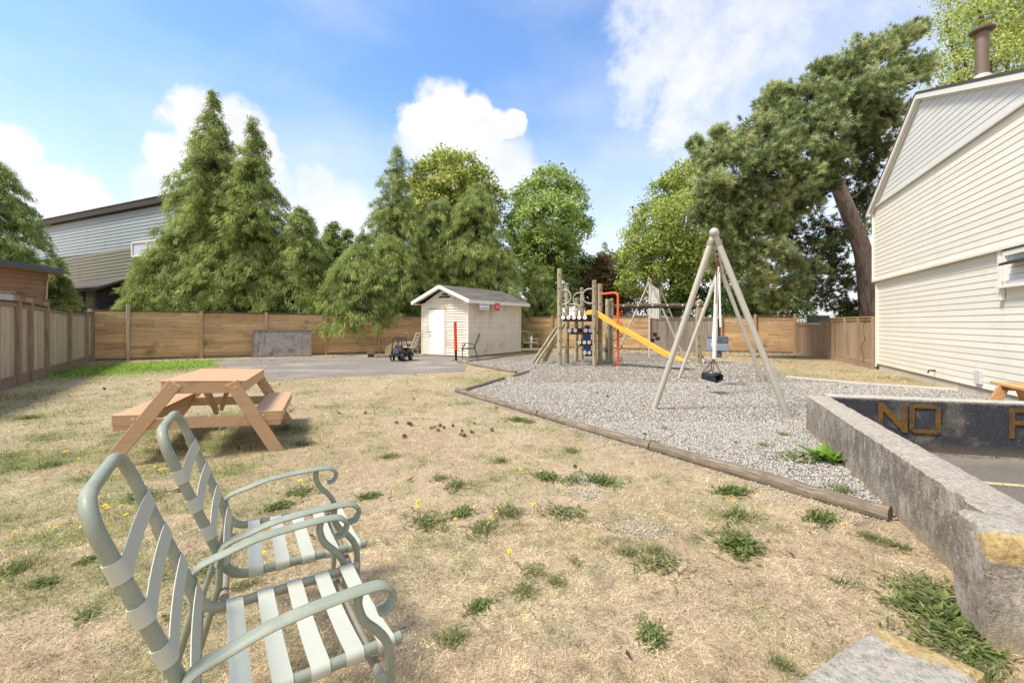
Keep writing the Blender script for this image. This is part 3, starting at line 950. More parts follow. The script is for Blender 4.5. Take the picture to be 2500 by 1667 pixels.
# concrete block in the bottom right corner
def block():
    z1 = .50
    a = Vector((1.073, 1.264)); b = Vector((1.204, 1.095))
    dl = Vector((-.88, -.475)).normalized()
    root = thing('concrete_block', 'rough pale concrete block with ochre lichen along its edge, bottom right corner', 'concrete block', (a.x - .2, a.y - .25, 0), 0)
    rd = random.Random(2)
    nu, nv = 44, 14
    lich = []
    top = []
    mb = MB(); V = []; idx = {}
    for i in range(nu + 1):
        for j in range(nv + 1):
            p = a.lerp(b, j / nv) + dl * (.95 * i / nu)
            e = min(j, nv - j, i) / 1.0
            z = z1 + rd.uniform(-.0025, .0025) - (.010 if (j in (0, nv) or i == 0) else 0)
            idx[i, j] = len(V); V.append((p.x + rd.uniform(-.0015, .0015), p.y + rd.uniform(-.0015, .0015), z)); lich.append(max(0., 1.08 - .95 * i / nu / .12) if i < 8 else 0.)
    F = [(idx[i, j], idx[i + 1, j], idx[i + 1, j + 1], idx[i, j + 1]) for i in range(nu) for j in range(nv)]
    rim = [idx[0, j] for j in range(nv + 1)] + [idx[i, nv] for i in range(1, nu + 1)] + [idx[nu, j] for j in range(nv - 1, -1, -1)] + [idx[i, 0] for i in range(nu - 1, 0, -1)]
    lowi = []
    for k in rim:
        x, y, z = V[k]; lowi.append(len(V)); V.append((x, y, -.05))
    for k in range(len(rim)):
        k2 = (k + 1) % len(rim); F.append((rim[k], rim[k2], lowi[k2], lowi[k]))
    mb.add(V, F)
    o = outward(mb.build('block_body', M['concrete_pale'], root, True, world=root, auto=45))
    at_ = o.data.attributes.new('lichen', 'FLOAT', 'POINT')
    at_.data.foreach_set('value', np.array((lich + [0.] * len(o.data.vertices))[:len(o.data.vertices)], dtype=np.float32))
block()

# ------------------------------------------------------------------ fences (local x along the fence, +y away from the yard)
def clapboard(mb, x0, x1, z, h, t=.018, y=0, clip=None):
    pass

def fence_root(a, b, label):
    a = Vector(a); b = Vector(b); d = b - a
    return thing('wooden_fence', label, 'fence', (a.x, a.y, 0), math.atan2(d.y, d.x)), d.length

def vertical_panels(root, posts, H, mat, postmat, bw=.145, cap=None, kick=True, seed=0, sidey=-.03, posth=.05):
    rd = random.Random(seed)
    for i, x in enumerate(posts):
        h = H(x) + posth
        p = MB().box((x, sidey, h / 2), (.1, .1, h)).build('fence_post', postmat, root, bevel=.006)
        if cap and i in cap:
            MB().box((x, sidey, h + .062), (.1, .1, .12)).build('post_extension', postmat, p)
            MB().box((x, sidey, h + .135), (.17, .17, .026)).build('post_cap', M['dark_cap'], p, bevel=.006)
    for x0, x1 in zip(posts, posts[1:]):
        L = x1 - x0 - .1
        if L < .2: continue
        n = max(1, round(L / bw)); w = L / n
        zb = .22 if kick else .06
        for k in range(n):
            xc = x0 + .05 + w * (k + .5)
            zt = H(xc) - .10 + rd.uniform(-.006, .006)
            MB().box((xc, rd.uniform(.008, .022), (zb + zt) / 2), (w - .006, .018, zt - zb)).build('fence_board', mat, root)
        for z, hh, nm in ((None, .08, 'top_rail'), (zb - .01, .07, 'bottom_rail')):
            za = H(x0) - .06 if z is None else z; zc = H(x1) - .06 if z is None else z
            MB().beam((x0 + .05, -.008, za), (x1 - .05, -.008, zc), .036, hh).build(nm, postmat, root, bevel=.004)
        if kick: MB().box(((x0 + x1) / 2, -.006, .09), (L, .03, .18)).build('kickboard', postmat, root)
        MB().beam((x0 + .05, .01, H(x0) + .008), (x1 - .05, .01, H(x1) + .008), .13, .035).build('cap_rail', M['dark_cap'] if mat is M['weathered_board'] else postmat, root, bevel=.004)

def horizontal_panels(root, posts, H, mat, postmat, seed=0, rows=12, tall=None, skip_cap=False, ph=.03):
    rd = random.Random(seed)
    for i, x in enumerate(posts):
        if tall and i == tall[0]:
            MB().log((x, -.07, 0), (x, -.07, tall[1]), .06, 12, .03, 8, 4).build('fence_post', M['pole_wood'], root, True)
        else:
            h = H(x) + ph
            MB().box((x, -.045, h / 2), (.11, .09, h)).build('fence_post', postmat, root, bevel=.006)
    for x0, x1 in zip(posts, posts[1:]):
        zt = (H(x0) + H(x1)) / 2 - .03; zb = .10
        rh = (zt - zb) / rows
        for r in range(rows):
            br = [x0 + .01]
            k = rd.random()
            if k < .45: br.append(x0 + (x1 - x0) * rd.choice((.3, .36, .62, .7)))
            elif k < .6: br += [x0 + (x1 - x0) * .33, x0 + (x1 - x0) * .68]
            br.append(x1 - .01)
            for u, v in zip(br, br[1:]):
                tl = rd.uniform(-.004, .004)
                MB().beam((u + .003, rd.uniform(.0, .010), zb + rh * (r + .5) + tl), (v - .003, rd.uniform(.0, .010), zb + rh * (r + .5) - tl), .02, rh - rd.uniform(.004, .010)).build('fence_board', mat, root)
        MB().box(((x0 + x1) / 2, .01, .05), (x1 - x0 - .02, .03, .10)).build('kickboard', M['edging_wood'], root)
        if not skip_cap: MB().beam((x0, .0, H(x0) + .005), (x1, .0, H(x1) - .0), .11, .045).build('cap_rail', M['dark_cap'], root, bevel=.004)

LD = Vector((-.576, .817))
LF0 = Vector((-10.5, 8.84)) - LD * 4.0
root, L = fence_root(LF0, Vector((-10.5, 8.84)) + LD * 8.45, 'weathered grey-brown fence of upright boards along the left side of the lawn')
lp = [.1, 2.3, 4.81, 5.65, 6.9, 9.18, 11.36, 12.36]
def HL(x): return 1.80 + .06 * math.cos((x - 4.2) * .55) - (.03 if 5 < x < 5.6 else 0)
vertical_panels(root, lp, HL, M['weathered_board'], M['weathered_post'], .14, cap=(0, 1, 2, 3, 4), seed=1)

BF0 = Vector((-15.52, 15.76)); BD = Vector((.912, .41))
root, L = fence_root(BF0, BF0 + BD * 14.95, 'brown cedar fence of level boards on the left, behind the grey plywood sheet')
horizontal_panels(root, [.06, 1.16, 3.43, 5.69, 7.99, 10.25, 12.55, 14.85], lambda x: 1.88 - .012 * x, M['cedar_board'], M['cedar_post'], 3, tall=(1, 2.12))
RF0 = Vector((.5, 25.5)); RD = Vector((.907, -.42))
root, L = fence_root(RF0 - RD * 2.6, RF0 + RD * 7.4, 'brown cedar fence of level boards between the shed and the play structure')
horizontal_panels(root, [.05, 2.5, 4.6, 7.3, 9.95], lambda x: 1.80, M['cedar_board'], M['cedar_post'], 9)
root, L = fence_root(RF0 + RD * 7.42, RF0 + RD * 10.62, 'grey weathered fence section of upright boards behind the far swing')
vertical_panels(root, [.08, 3.1], lambda x: 1.68, M['grey_board'], M['grey_board'], .125, kick=False, seed=4, sidey=.05)
root, L = fence_root(RF0 + RD * 10.66, RF0 + RD * 13.8, 'brown cedar fence of level boards behind the bucket swing')
horizontal_panels(root, [.05, 1.5, 3.08], lambda x: 1.76, M['cedar_board'], M['cedar_post'], 12, ph=.06)
s4a = RF0 + RD * 13.86; s4b = Vector((12.62, 17.45)); s5a = Vector((12.13, 16.35)); s5b = Vector((10.99, 13.0))
root, L = fence_root(s4a, s4b, 'short lower fence section in the far right corner of the yard')
vertical_panels(root, [.08, L - .05], lambda x: 1.40, M['brown_board'], M['brown_board'], .15, kick=False, seed=5, sidey=-.02)
root, L = fence_root(s4b, s5b, 'tall brown fence of wide upright boards running up to the corner of the house')
vertical_panels(root, [.06, 1.2, 2.42, 3.6, L - .08], lambda x: 1.58 if x > 1.0 else 1.5, M['brown_board'], M['brown_board'], .2, seed=6, sidey=-.02, posth=.0)
# dry vine on the last panel
P = []
for k, (u, z) in enumerate([(L - .55, 1.56), (L - .75, 1.15), (L - .62, .9), (L - .85, .6), (L - .72, .35), (L - .78, .16)]): P.append((u, -.055, z))
vm = MB().tube(catmull(P, 6), .009, 6).build('dry_vine', M['bark'], None, True)
vm.location = root.location; vm.rotation_euler = root.rotation_euler
tag(vm, 'thin dry vine stem wriggling down the brown fence by the house', 'vine')

# ------------------------------------------------------------------ siding boards
def lap_board(mb_poly, out, parent, mat, root, name='siding_board', t=.016):
    "mb_poly: (u0l,u1l,u0h,u1h,z0,z1) on plane y=out; wedge with a thick lower edge"
    a0, a1, b0, b1, z0, z1 = mb_poly
    V = [(a0, out - t, z0), (a1, out - t, z0), (b1, out - .003, z1), (b0, out - .003, z1), (a0, out, z0), (a1, out, z0), (b1, out, z1), (b0, out, z1)]
    F = [(0, 1, 2, 3), (0, 4, 5, 1), (1, 5, 6, 2), (0, 3, 7, 4), (3, 2, 6, 7)]
    return MB().add(V, F).build(name, mat, root)

# ------------------------------------------------------------------ garden shed
SK = Vector((-1.78, 17.5)); SU = Vector((.563, .826)); SV = Vector((-.826, .563))
def shed():
    # local x along the long wall (SU), local y along the door wall (SV)
    root = thing('garden_shed', 'small cream sided shed with white door and grey shingle gable roof', 'shed', (SK.x, SK.y, 0), math.atan2(SU.y, SU.x))
    Lx, Ly, hw, hr = 3.9, 2.66, 2.22, 2.92
    mb = MB()
    mb.prism([(0.02, .02, 0), (.02, Ly - .02, 0), (.02, Ly - .02, hw), (.02, Ly / 2, hr - .04), (.02, .02, hw)], (Lx - .04, 0, 0))
    outward(mb.build('wall', M['backing'], root))
    n = 20; bh = (hw - .05) / n
    def vrt(p): return p
    for i in range(n):
        z0 = .05 + i * bh + .009; z1 = z0 + bh - .006
        lap_board((.06, Lx - .06, .06, Lx - .06, z0, z1), .02, None, M['shed_siding'], root, t=.032)     # long wall (y = 0 side)
    # door wall x = 0: boards run along y
    def dboard(y0, y1, yy0, yy1, z0, z1):
        t = .032; x = .02
        V = [(x - t, y0, z0), (x - t, y1, z0), (x - .003, yy1, z1), (x - .003, yy0, z1), (x, y0, z0), (x, y1, z0), (x, yy1, z1), (x, yy0, z1)]
        outward(MB().add(V, [(0, 1, 2, 3), (0, 4, 5, 1), (1, 5, 6, 2), (0, 3, 7, 4), (3, 2, 6, 7), (4, 7, 6, 5)]).build('siding_board', M['shed_siding'], root))
    d0, d1, dz = 1.25, 2.22, 2.0
    for i in range(n):
        z0 = .05 + i * bh + .009; z1 = z0 + bh - .006
        if z0 < dz - .03:
            dboard(.06, d0 - .01, .06, d0 - .01, z0, min(z1, dz if z1 > dz else z1))
            dboard(d1 + .01, Ly - .06, d1 + .01, Ly - .06, z0, z1)
        else: dboard(.06, Ly - .06, .06, Ly - .06, z0, z1)
    z = hw
    sl = (hr - .04 - hw) / (Ly / 2)
    while z < hr - .16:
        z1 = z + bh
        a = (z - hw) / sl + .03; b = (z1 - hw) / sl + .03
        dboard(a, Ly - a, b, Ly - b, z + .014, z1); z = z1
    for (x, y) in ((0, 0), (0, Ly), (Lx, 0), (Lx, Ly)):
        sx = 1 if x == 0 else -1; sy = 1 if y == 0 else -1
        MB().box((x + sx * .03 - sx * .012, y + sy * .03 - sy * .012, hw / 2 + .02), (.075, .075, hw)).build('corner_trim', M['shed_siding'], root, bevel=.004)
    # door
    dr = MB().box((-.012, (d0 + d1) / 2, dz / 2 + .02), (.045, d1 - d0 - .05, dz - .06)).build('door', M['door_white'], root, bevel=.004)
    for zz in (1.02, .86):
        MB().tube([(-.03, d1 - .1, zz), (-.06, d1 - .1, zz)], .028, 12).build('lock', M['bolt_metal'], dr, True)
    MB().box((-.012, (d0 + d1) / 2, dz + .015), (.03, d1 - d0 + .06, .035)).build('door_head', M['weathered_post'], root)
    for y in (d0 - .005, d1 + .005): MB().box((-.004, y, dz / 2), (.03, .028, dz)).build('door_jamb', M['shed_siding'], root)
    MB().box((-.03, (d0 + d1) / 2, .02), (.10, d1 - d0, .04)).build('door_sill', M['weathered_post'], root)
    # gable vent
    MB().prism([(-.006, Ly / 2 - .0, 2.47), (-.006, Ly / 2 + .36, 2.47), (-.006, Ly / 2 + .06, 2.66), (-.006, Ly / 2, 2.66)], (.02, 0, 0)).build('vent', M['black_plastic'], root)
    MB().prism([(-.008, Ly / 2 - .02, 2.46), (-.008, Ly / 2 - .36, 2.46), (-.008, Ly / 2 - .36, 2.50), (-.008, Ly / 2 - .02, 2.72)], (.02, 0, 0)).build('vent_panel', M['dark_shingle'], root)
    # roof
    ov = .32; og = .32
    rise = (hr + .05 - 2.30) / (Ly / 2 + ov)
    for sgn, nm in ((-1, 'near'), (1, 'far')):
        y_e = -ov if sgn < 0 else Ly + ov
        ye2 = Ly / 2
        ze, zr = 2.33, hr + .08
        rf = MB().add([(-og, y_e, ze), (Lx + og, y_e, ze), (Lx + og, ye2, zr), (-og, ye2, zr), (-og, y_e, ze - .03), (Lx + og, y_e, ze - .03), (Lx + og, ye2, zr - .03), (-og, ye2, zr - .03)],
                      [(0, 1, 2, 3), (7, 6, 5, 4), (0, 4, 5, 1), (1, 5, 6, 2), (2, 6, 7, 3), (3, 7, 4, 0)])
        rfo = outward(rf.build('roof', M['dark_shingle'], root))
        # shingle rows as stepped strips, each strip cut into tabs
        rows = 11; nv = Vector((0, -(zr - ze), (ye2 - y_e))).normalized() if sgn < 0 else Vector((0, (zr - ze), (y_e - ye2))).normalized()
        rd = random.Random(3)
        A = Vector((0, y_e, ze)); B = Vector((0, ye2, zr))
        for r in range(rows):
            p = A.lerp(B, r / rows); q = A.lerp(B, (r + 1) / rows)
            x = -og - .005
            while x < Lx + og:
                x2 = min(x + rd.uniform(.55, .75), Lx + og + .005)
                t = .010 + rd.uniform(0, .006)
                V = [(x + .003, p.y, p.z), (x2 - .003, p.y, p.z), (x2 - .003, q.y, q.z), (x + .003, q.y, q.z)]
                V2 = [Vector(v) + nv * (t if k < 2 else .002) for k, v in enumerate(V)]
                outward(MB().add(V + V2, [(4, 5, 6, 7), (0, 1, 5, 4), (1, 2, 6, 5), (2, 3, 7, 6), (3, 0, 4, 7), (3, 2, 1, 0)]).build('shingle', M['shed_shingle'], rfo))
                x = x2
    # barge boards, fascia, soffit
    for ye in (-ov, Ly + ov):
        MB().beam((-og - .012, ye, 2.27), (-og - .012, Ly / 2, hr + .005), .024, .14, up=(0, -.4 if ye < 0 else .4, 1)).build('barge_board', M['trim_white'], root)
        MB().box((Lx / 2, ye + (-.012 if ye < 0 else .012), 2.262), (Lx + 2 * og, .024, .13)).build('fascia', M['trim_white'], root)
        y0, y1 = (ye, .0) if ye < 0 else (Ly, ye)
        MB().prism([(-og, y0, 2.225), (-og, y1, 2.225), (Lx + og, y1, 2.225), (Lx + og, y0, 2.225)], (0, 0, -.012)).build('soffit', M['trim_white'], root)
    for s in (0, 1):
        a = (-og, -ov, 2.285) if s == 0 else (-og, Ly + ov, 2.285)
        b = (-og, Ly / 2, hr + .04)
        c = (.0, Ly / 2, hr + .04); d = (.0, a[1], 2.285)
        outward(MB().prism([a, b, c, d], (0, 0, -.02)).build('gable_soffit', M['trim_white'], root))
    return root
shed_root = shed()
def on_shed(u, v, out, z):
    "world point from shed coordinates: u along the long wall, out away from it"
    p = SK + SU * u + SV * v - SV * out
    return Vector((p.x, p.y, z))
SHED_A = math.atan2(SU.y, SU.x)

def text_mesh(name, s, size, mat, parent, M4, width=None):
    cu = bpy.data.curves.new(name, 'FONT'); cu.body = s; cu.size = size; cu.align_x = 'CENTER'; cu.align_y = 'CENTER'; cu.extrude = .0015
    tmp = bpy.data.objects.new(name + '_tmp', cu); COL.objects.link(tmp)
    bpy.context.view_layer.update()
    me = bpy.data.meshes.new_from_object(tmp.evaluated_get(bpy.context.evaluated_depsgraph_get()))
    bpy.data.objects.remove(tmp); bpy.data.curves.remove(cu)
    if width:
        xs = [v.co.x for v in me.vertices]; k = width / (max(xs) - min(xs))
        for v in me.vertices: v.co.x *= k
    me.transform(M4); me.materials.clear(); me.materials.append(mat)
    return link(name, me, parent)

def signs():
    # hung from the shed fascia, facing away from the long wall
    for (u, w, h, z, mat, nm, label) in ((.30, .62, .27, 2.10, 'sign_white', 'wall_sign', 'white PRIVATE PROPERTY sign hung under the shed eave'),
                                         (1.33, .34, .31, 2.10, 'sign_red', 'wall_sign', 'small red square sign under the shed eave, right of the white one')):
        p = on_shed(u + w / 2, 0, .36, z)
        r = thing(nm, label, 'sign', p, SHED_A)
        MB().box((0, 0, 0), (w, .012, h)).build('sign_board', M[mat], r, bevel=.003)
        F = Matrix.Translation((0, -.0085, 0)) @ Matrix.Rotation(R(90), 4, 'X')
        if nm and mat == 'sign_white':
            text_mesh('lettering', 'PRIVATE PROPERTY', .1, M['sign_ink'], r, Matrix.Translation((0, 0, .055)) @ F, .56)
            for (x, ww) in ((-.235, .05), (-.13, .10), (-.02, .07), (.09, .10), (.215, .07)):
                MB().box((x, -.0075, -.075), (ww, .003, .03)).build('small_print', M['sign_ink'], r)
        else:
            for z_, ww in ((.06, .24), (.0, .26), (-.055, .2)):
                MB().box((0, -.0075, z_), (ww, .003, .022)).build('small_print', M['sign_pale'], r)
signs()

# ------------------------------------------------------------------ house on the right
HC = Vector((10.98, 12.9)); HD = Vector((-.415, -.910)).normalized()     # wall runs from the far corner towards the camera
HOUT = Vector((HD.y, -HD.x))        # outward normal, to the left
def house():
    ang = math.atan2(HD.y, HD.x)
    root = thing('house', 'cream sided two storey house with a saltbox gable on the right', 'house', (HC.x, HC.y, 0), ang)
    # local x along the wall towards the camera, +y into the house (check below)
    yin = 1.0 if Vector((-math.sin(ang), math.cos(ang))).dot(-HOUT) > 0 else -1.0
    Lw = 7.85; zf = 2.68; ze = 4.86; xp = 3.13; zp = 6.77
    zr = 4.86
    D = 9.0
    def W(x, out, z): return (x, -yin * out, z)
    def solid(name, poly, out0, depth, mat):
        mb = MB(); mb.prism([W(x, out0, z) for x, z in poly], Vector(W(0, -depth, 0)))
        return outward(mb.build(name, mat, root))
    solid('wall', [(0, .16), (Lw + 4, .16), (Lw + 4, zf), (0, zf)], 0, D, M['backing'])
    solid('foundation', [(.02, -.1), (Lw + 4, -.1), (Lw + 4, .18), (.02, .18)], -.025, D - .1, M['foundation'])
    xl = -.16
    solid('upper_wall', [(xl, zf - .02), (Lw + .16, zf - .02), (Lw + .16, ze), (xp, zp), (xl, ze)], .06, D + .05, M['backing'])
    def board(x0, x1, xx0, xx1, z0, z1, out, mat, t=.011):
        V = [W(x0, out + t, z0), W(x1, out + t, z0), W(xx1, out + .003, z1), W(xx0, out + .003, z1), W(x0, out, z0), W(x1, out, z0), W(xx1, out, z1), W(xx0, out, z1)]
        outward(MB().add(V, [(0, 1, 2, 3), (0, 4, 5, 1), (1, 5, 6, 2), (0, 3, 7, 4), (3, 2, 6, 7), (4, 7, 6, 5)]).build('siding_board', mat, root))
    rj = random.Random(12)
    def joints(a, b):
        c = [a] + sorted(a + (b - a) * q for q in ([rj.uniform(.12, .5)] if rj.random() < .5 else [rj.uniform(.1, .3), rj.uniform(.45, .8)])) + [b]
        return [(p + (.0015 if k else 0), q - .0015) for k, (p, q) in enumerate(zip(c, c[1:]))]
    n = 20; bh = (zf - .18 - .03) / n
    for i in range(n):
        z0 = .18 + i * bh
        for u, v in joints(.05, Lw + 4): board(u, v, u, v, z0 + .003, z0 + bh + .001, .0, M['house_siding'])
    n = 17; bh2 = (ze - zf - .02) / n
    for i in range(n):
        z0 = zf + i * bh2
        for u, v in joints(xl + .05, Lw + .1): board(u, v, u, v, z0 + .003, z0 + bh2 + .001, .06, M['house_siding'])
    sl1 = (zp - ze) / (xp - xl); sl2 = (zp - ze) / (Lw + .16 - xp)
    z = ze + .05
    while z < zp - .22:
        z1 = z + .128
        a0 = xl + (z - ze) / sl1 + .12; a1 = xl + (z1 - ze) / sl1 + .12
        b0 = Lw + .16 - (z - ze) / sl2 - .16; b1 = Lw + .16 - (z1 - ze) / sl2 - .16
        if a1 < b1: board(a0, b0, a1, b1, z + .003, z1 + .001, .085, M['house_siding_gable'])
        z = z1
    solid('gable_panel', [(xl + .02, ze + .01), (Lw + .1, ze + .01), (xp, zp - .02)], .085, .02, M['backing'])
    MB().beam(W(xl, .10, ze + .01), W(Lw + .16, .10, ze + .01), .05, .055).build('band_board', M['house_siding_gable'], root)
    MB().beam(W(xl, .085, zf - .02), W(Lw + .16, .085, zf - .02), .05, .05).build('band_board', M['house_siding'], root)
    MB().box(W(.012, .012, (zf + .17) / 2), (.06, .06, zf - .2)).build('corner_trim', M['house_siding'], root, bevel=.004)
    MB().box(W(xl + .012, .075, (zf + ze) / 2), (.06, .06, ze - zf)).build('corner_trim', M['house_siding'], root, bevel=.004)
    # roof with rake boards
    for (xa, za, xb, zb_) in ((xl - .2, ze - .2 * sl1, xp, zp), (Lw + .36, ze - .2 * sl2, xp, zp)):
        dx, dz = xb - xa, zb_ - za
        nl = math.hypot(dx, dz); nx, nz = -dz / nl, dx / nl
        if nz < 0: nx, nz = -nx, -nz
        poly = [(xa, za), (xb, zb_), (xb + nx * .06, zb_ + nz * .06 + .0), (xa + nx * .06, za + nz * .06)]
        rf = solid('roof', poly, .20, D + .4, M['dark_shingle'])
        MB().beam(W(xa, .17, za - .05), W(xb, .17, zb_ - .05), .05, .11, up=(nx, 0, nz)).build('rake_board', M['trim_white'], root)
        MB().beam(W(xa + .05, .12, za - .13), W(xb, .12, zb_ - .13), .04, .05, up=(nx, 0, nz)).build('rake_trim', M['house_siding_gable'], root)
    # ground floor window at the picture's right edge, with a small canopy
    def xw(px, out=0.0):
        r = (px - 1250) / 1050.0
        return (r * HC.y - HC.x) / (HD.x - r * HD.y)
    x0 = xw(2461); x1 = x0 + 1.7
    z0, z1 = 2.02, 2.60
    MB().box(W(x0 - .09, .045, (z0 + z1) / 2 - .1), (.10, .06, z1 - z0 + .28)).build('drain_board', M['house_siding'], root, bevel=.006)
    wf = MB()
    for (xa, xb, za, zb_) in ((x0, x0 + .08, z0, z1), (x1 - .08, x1, z0, z1), (x0, x1, z0, z0 + .08), (x0, x1, z1 - .08, z1), (x0 + .82, x0 + .88, z0, z1)):
        wf.box(W((xa + xb) / 2, .05, (za + zb_) / 2), (xb - xa, .07, zb_ - za))
    wfo = wf.build('window', M['trim_white'], root, bevel=.004)
    MB().box(W((x0 + x1) / 2, .028, (z0 + z1) / 2), (x1 - x0 - .1, .012, z1 - z0 - .1)).build('pane', M['glass_pale'], wfo)
    for k in range(3):
        MB().box(W((x0 + x1) / 2, .037, z0 + .12 + k * .12), (x1 - x0 - .18, .006, .10)).build('blind_slat', M['trim_white'], wfo)
    MB().box(W((x0 + x1) / 2, .07, z0 - .02), (x1 - x0 + .12, .12, .04)).build('window_sill', M['trim_white'], wfo, bevel=.004)
    c0 = xw(2482)
    MB().add([W(c0, .06, z1 - .16), W(x1 + .3, .06, z1 - .16), W(x1 + .3, .22, z1 - .22), W(c0, .22, z1 - .22), W(c0, .06, z1 - .21), W(x1 + .3, .06, z1 - .21), W(x1 + .3, .22, z1 - .26), W(c0, .22, z1 - .26)],
             [(0, 1, 2, 3), (7, 6, 5, 4), (0, 4, 5, 1), (1, 5, 6, 2), (2, 6, 7, 3), (3, 7, 4, 0)]).build('canopy', M['fascia_dark'], root)
    # little fittings low on the wall
    xv = xw(2394); MB().box(W(xv, .03, .38), (.2, .05, .26)).build('vent_cover', M['curb'], root, bevel=.01)
    xf = xw(2285); MB().tube([W(xf, .0, .33), W(xf, .12, .33), W(xf, .14, .27)], .018, 8).build('tap', M['bolt_metal'], root, True)
    MB().tube([W(-.2, .14, ze - .08), W(-.2, .14, ze - .2)], .05, 10).build('gutter_end', M['trim_white'], root, True)
    # conduit at the corner
    MB().tube([W(-.05, .03, .1), W(-.05, .03, zf - .1)], .022, 8).build('conduit', M['trim_white'], root, True)
    # flue
    inn = .92
    xc = 3.22; zc = zp - .02
    Y = HC + HD * xc - HOUT * inn
    fl = MB().tube([W(xc, -inn, zc - .1), W(xc, -inn, zc + 1.12)], .112, 16).build('flue_pipe', M['flue'], root, True)
    MB().tube([W(xc, -inn, zc - .12), W(xc, -inn, zc + .05), W(xc, -inn, zc + .16)], [.22, .2, .13], 16).build('flashing', M['steel_pipe'], fl, True)
    MB().tube([W(xc, -inn, zc + 1.10), W(xc, -inn, zc + 1.13), W(xc, -inn, zc + 1.165), W(xc, -inn, zc + 1.20), W(xc, -inn, zc + 1.22)], [.13, .21, .22, .15, .03], 18).build('rain_cap', M['flue'], fl, True)
house()

# ------------------------------------------------------------------ houses beyond the left fences
def left_house():
    A = Vector((-25.7, 27.0)); d = Vector((.924, -.382)); ang = math.atan2(d.y, d.x)
    root = thing('house', 'pale blue-grey house with dark roof edge behind the double cedar', 'house', (A.x, A.y, 0), ang)
    def sx(px):
        r = (px - 1250) / 1050.0
        return (r * A.y - A.x) / (d.x - r * d.y)
    def hz(px, py):
        s = sx(px); Y = A.y + d.y * s
        return CAMH + (790 - py) / 1050 * Y
    xL, xR = -9.5, sx(455)
    s1, z1 = sx(122), hz(122, 542); s2, z2 = sx(407), hz(407, 486)
    k = (z2 - z1) / (s2 - s1)
    top = lambda x: z1 + k * (x - s1)
    pts = [(xL, 0), (xR, 0), (xR, top(xR)), (xL, top(xL))]
    outward(MB().prism([(x, 0, z) for x, z in pts], (0, 2.2, 0)).build('wall', M['backing_dark'], root))
    # roof edge
    MB().beam((xL - .3, -.12, top(xL - .3) - .08), (xR + .3, -.12, top(xR + .3) - .08), .3, .34).build('roof_edge', M['fascia_dark'], root)
    outward(MB().prism([(xL - .3, -.3, top(xL - .3) + .09), (xR + .3, -.3, top(xR + .3) + .09), (xR + .3, -.3, top(xR + .3) + .14), (xL - .3, -.3, top(xL - .3) + .14)], (0, 2.6, 0)).build('roof', M['dark_shingle'], root))
    zs = 6.0
    ze0 = hz(230, 615)
    bh = .205
    sl = .055
    i = 0
    # upper boards, following the slope of the roof edge
    x0, x1 = -9.4, xR - .05
    zz = top(0) - .30
    while zz > ze0 + .05:
        def zb(x, z=zz): return z + k * x
        V = [(x0, -.03, zb(x0) - bh + .016), (x1, -.03, zb(x1) - bh + .016), (x1, -.004, zb(x1)), (x0, -.004, zb(x0)), (x0, 0, zb(x0) - bh), (x1, 0, zb(x1) - bh), (x1, 0, zb(x1)), (x0, 0, zb(x0))]
        outward(MB().add(V, [(0, 1, 2, 3), (0, 4, 5, 1), (1, 5, 6, 2), (0, 3, 7, 4), (3, 2, 6, 7), (4, 7, 6, 5)]).build('siding_board', M['pale_siding'], root))
        zz -= bh
    # olive lower storey, standing a little proud
    xo1 = sx(330); zt = zz + .0
    def ot(x): return zt + k * x
    outward(MB().prism([(xL, -.06, 0), (xR, -.06, 0), (xR, -.06, ot(xR)), (xL, -.06, ot(xL))], (0, .055, 0)).build('lower_wall', M['backing_dark'], root))
    zz = zt
    while zz > 1.6:
        def zb(x, z=zz): return z + (k + .02) * x
        V = [(x0, -.09, zb(x0) - bh + .016), (x1, -.09, zb(x1) - bh + .016), (x1, -.064, zb(x1)), (x0, -.064, zb(x0)), (x0, -.06, zb(x0) - bh), (x1, -.06, zb(x1) - bh), (x1, -.06, zb(x1)), (x0, -.06, zb(x0))]
        outward(MB().add(V, [(0, 1, 2, 3), (0, 4, 5, 1), (1, 5, 6, 2), (0, 3, 7, 4), (3, 2, 6, 7), (4, 7, 6, 5)]).build('siding_board', M['olive_siding'], root))
        zz -= bh
    # white window
    a, b = sx(328), sx(398); zb_, zt_ = hz(330, 629), hz(330, 592)
    w = MB()
    for (u0, u1, v0, v1) in ((a, a + .1, zb_, zt_), (b - .1, b, zb_, zt_), (a, b, zb_, zb_ + .1), (a, b, zt_ - .1, zt_), ((a + b) / 2 + .1, (a + b) / 2 + .17, zb_, zt_)):
        w.box(((u0 + u1) / 2, -.12, (v0 + v1) / 2), (u1 - u0, .1, v1 - v0))
    wo = w.build('window', M['trim_white'], root)
    MB().box(((a + b) / 2, -.1, (zb_ + zt_) / 2), (b - a - .1, .02, zt_ - zb_ - .1)).build('pane', M['glass_pale'], wo)
    # lean-to roof and ground floor
    xa, xb = sx(150), sx(332)
    zt_, zb2 = hz(250, 683) , hz(250, 712)
    rf = outward(MB().add([(xa, -.1, zt_), (xb - .5, -.1, zt_), (xb, -1.9, zb2), (xa, -1.9, zb2), (xa, -.1, zt_ - .12), (xb - .5, -.1, zt_ - .12), (xb, -1.9, zb2 - .16), (xa, -1.9, zb2 - .16)],
             [(0, 1, 2, 3), (7, 6, 5, 4), (0, 4, 5, 1), (1, 5, 6, 2), (2, 6, 7, 3), (3, 7, 4, 0)]).build('porch_roof', M['dark_shingle'], root))
    MB().box(((xa + xb) / 2, -1.93, zb2 - .1), (xb - xa, .05, .2)).build('porch_fascia', M['fascia_dark'], root)
    xw = sx(294)
    MB().box(((xa + xw) / 2, -1.2, zb2 / 2 - .1), (xw - xa, .1, zb2)).build('porch_wall', M['olive_siding'], root)
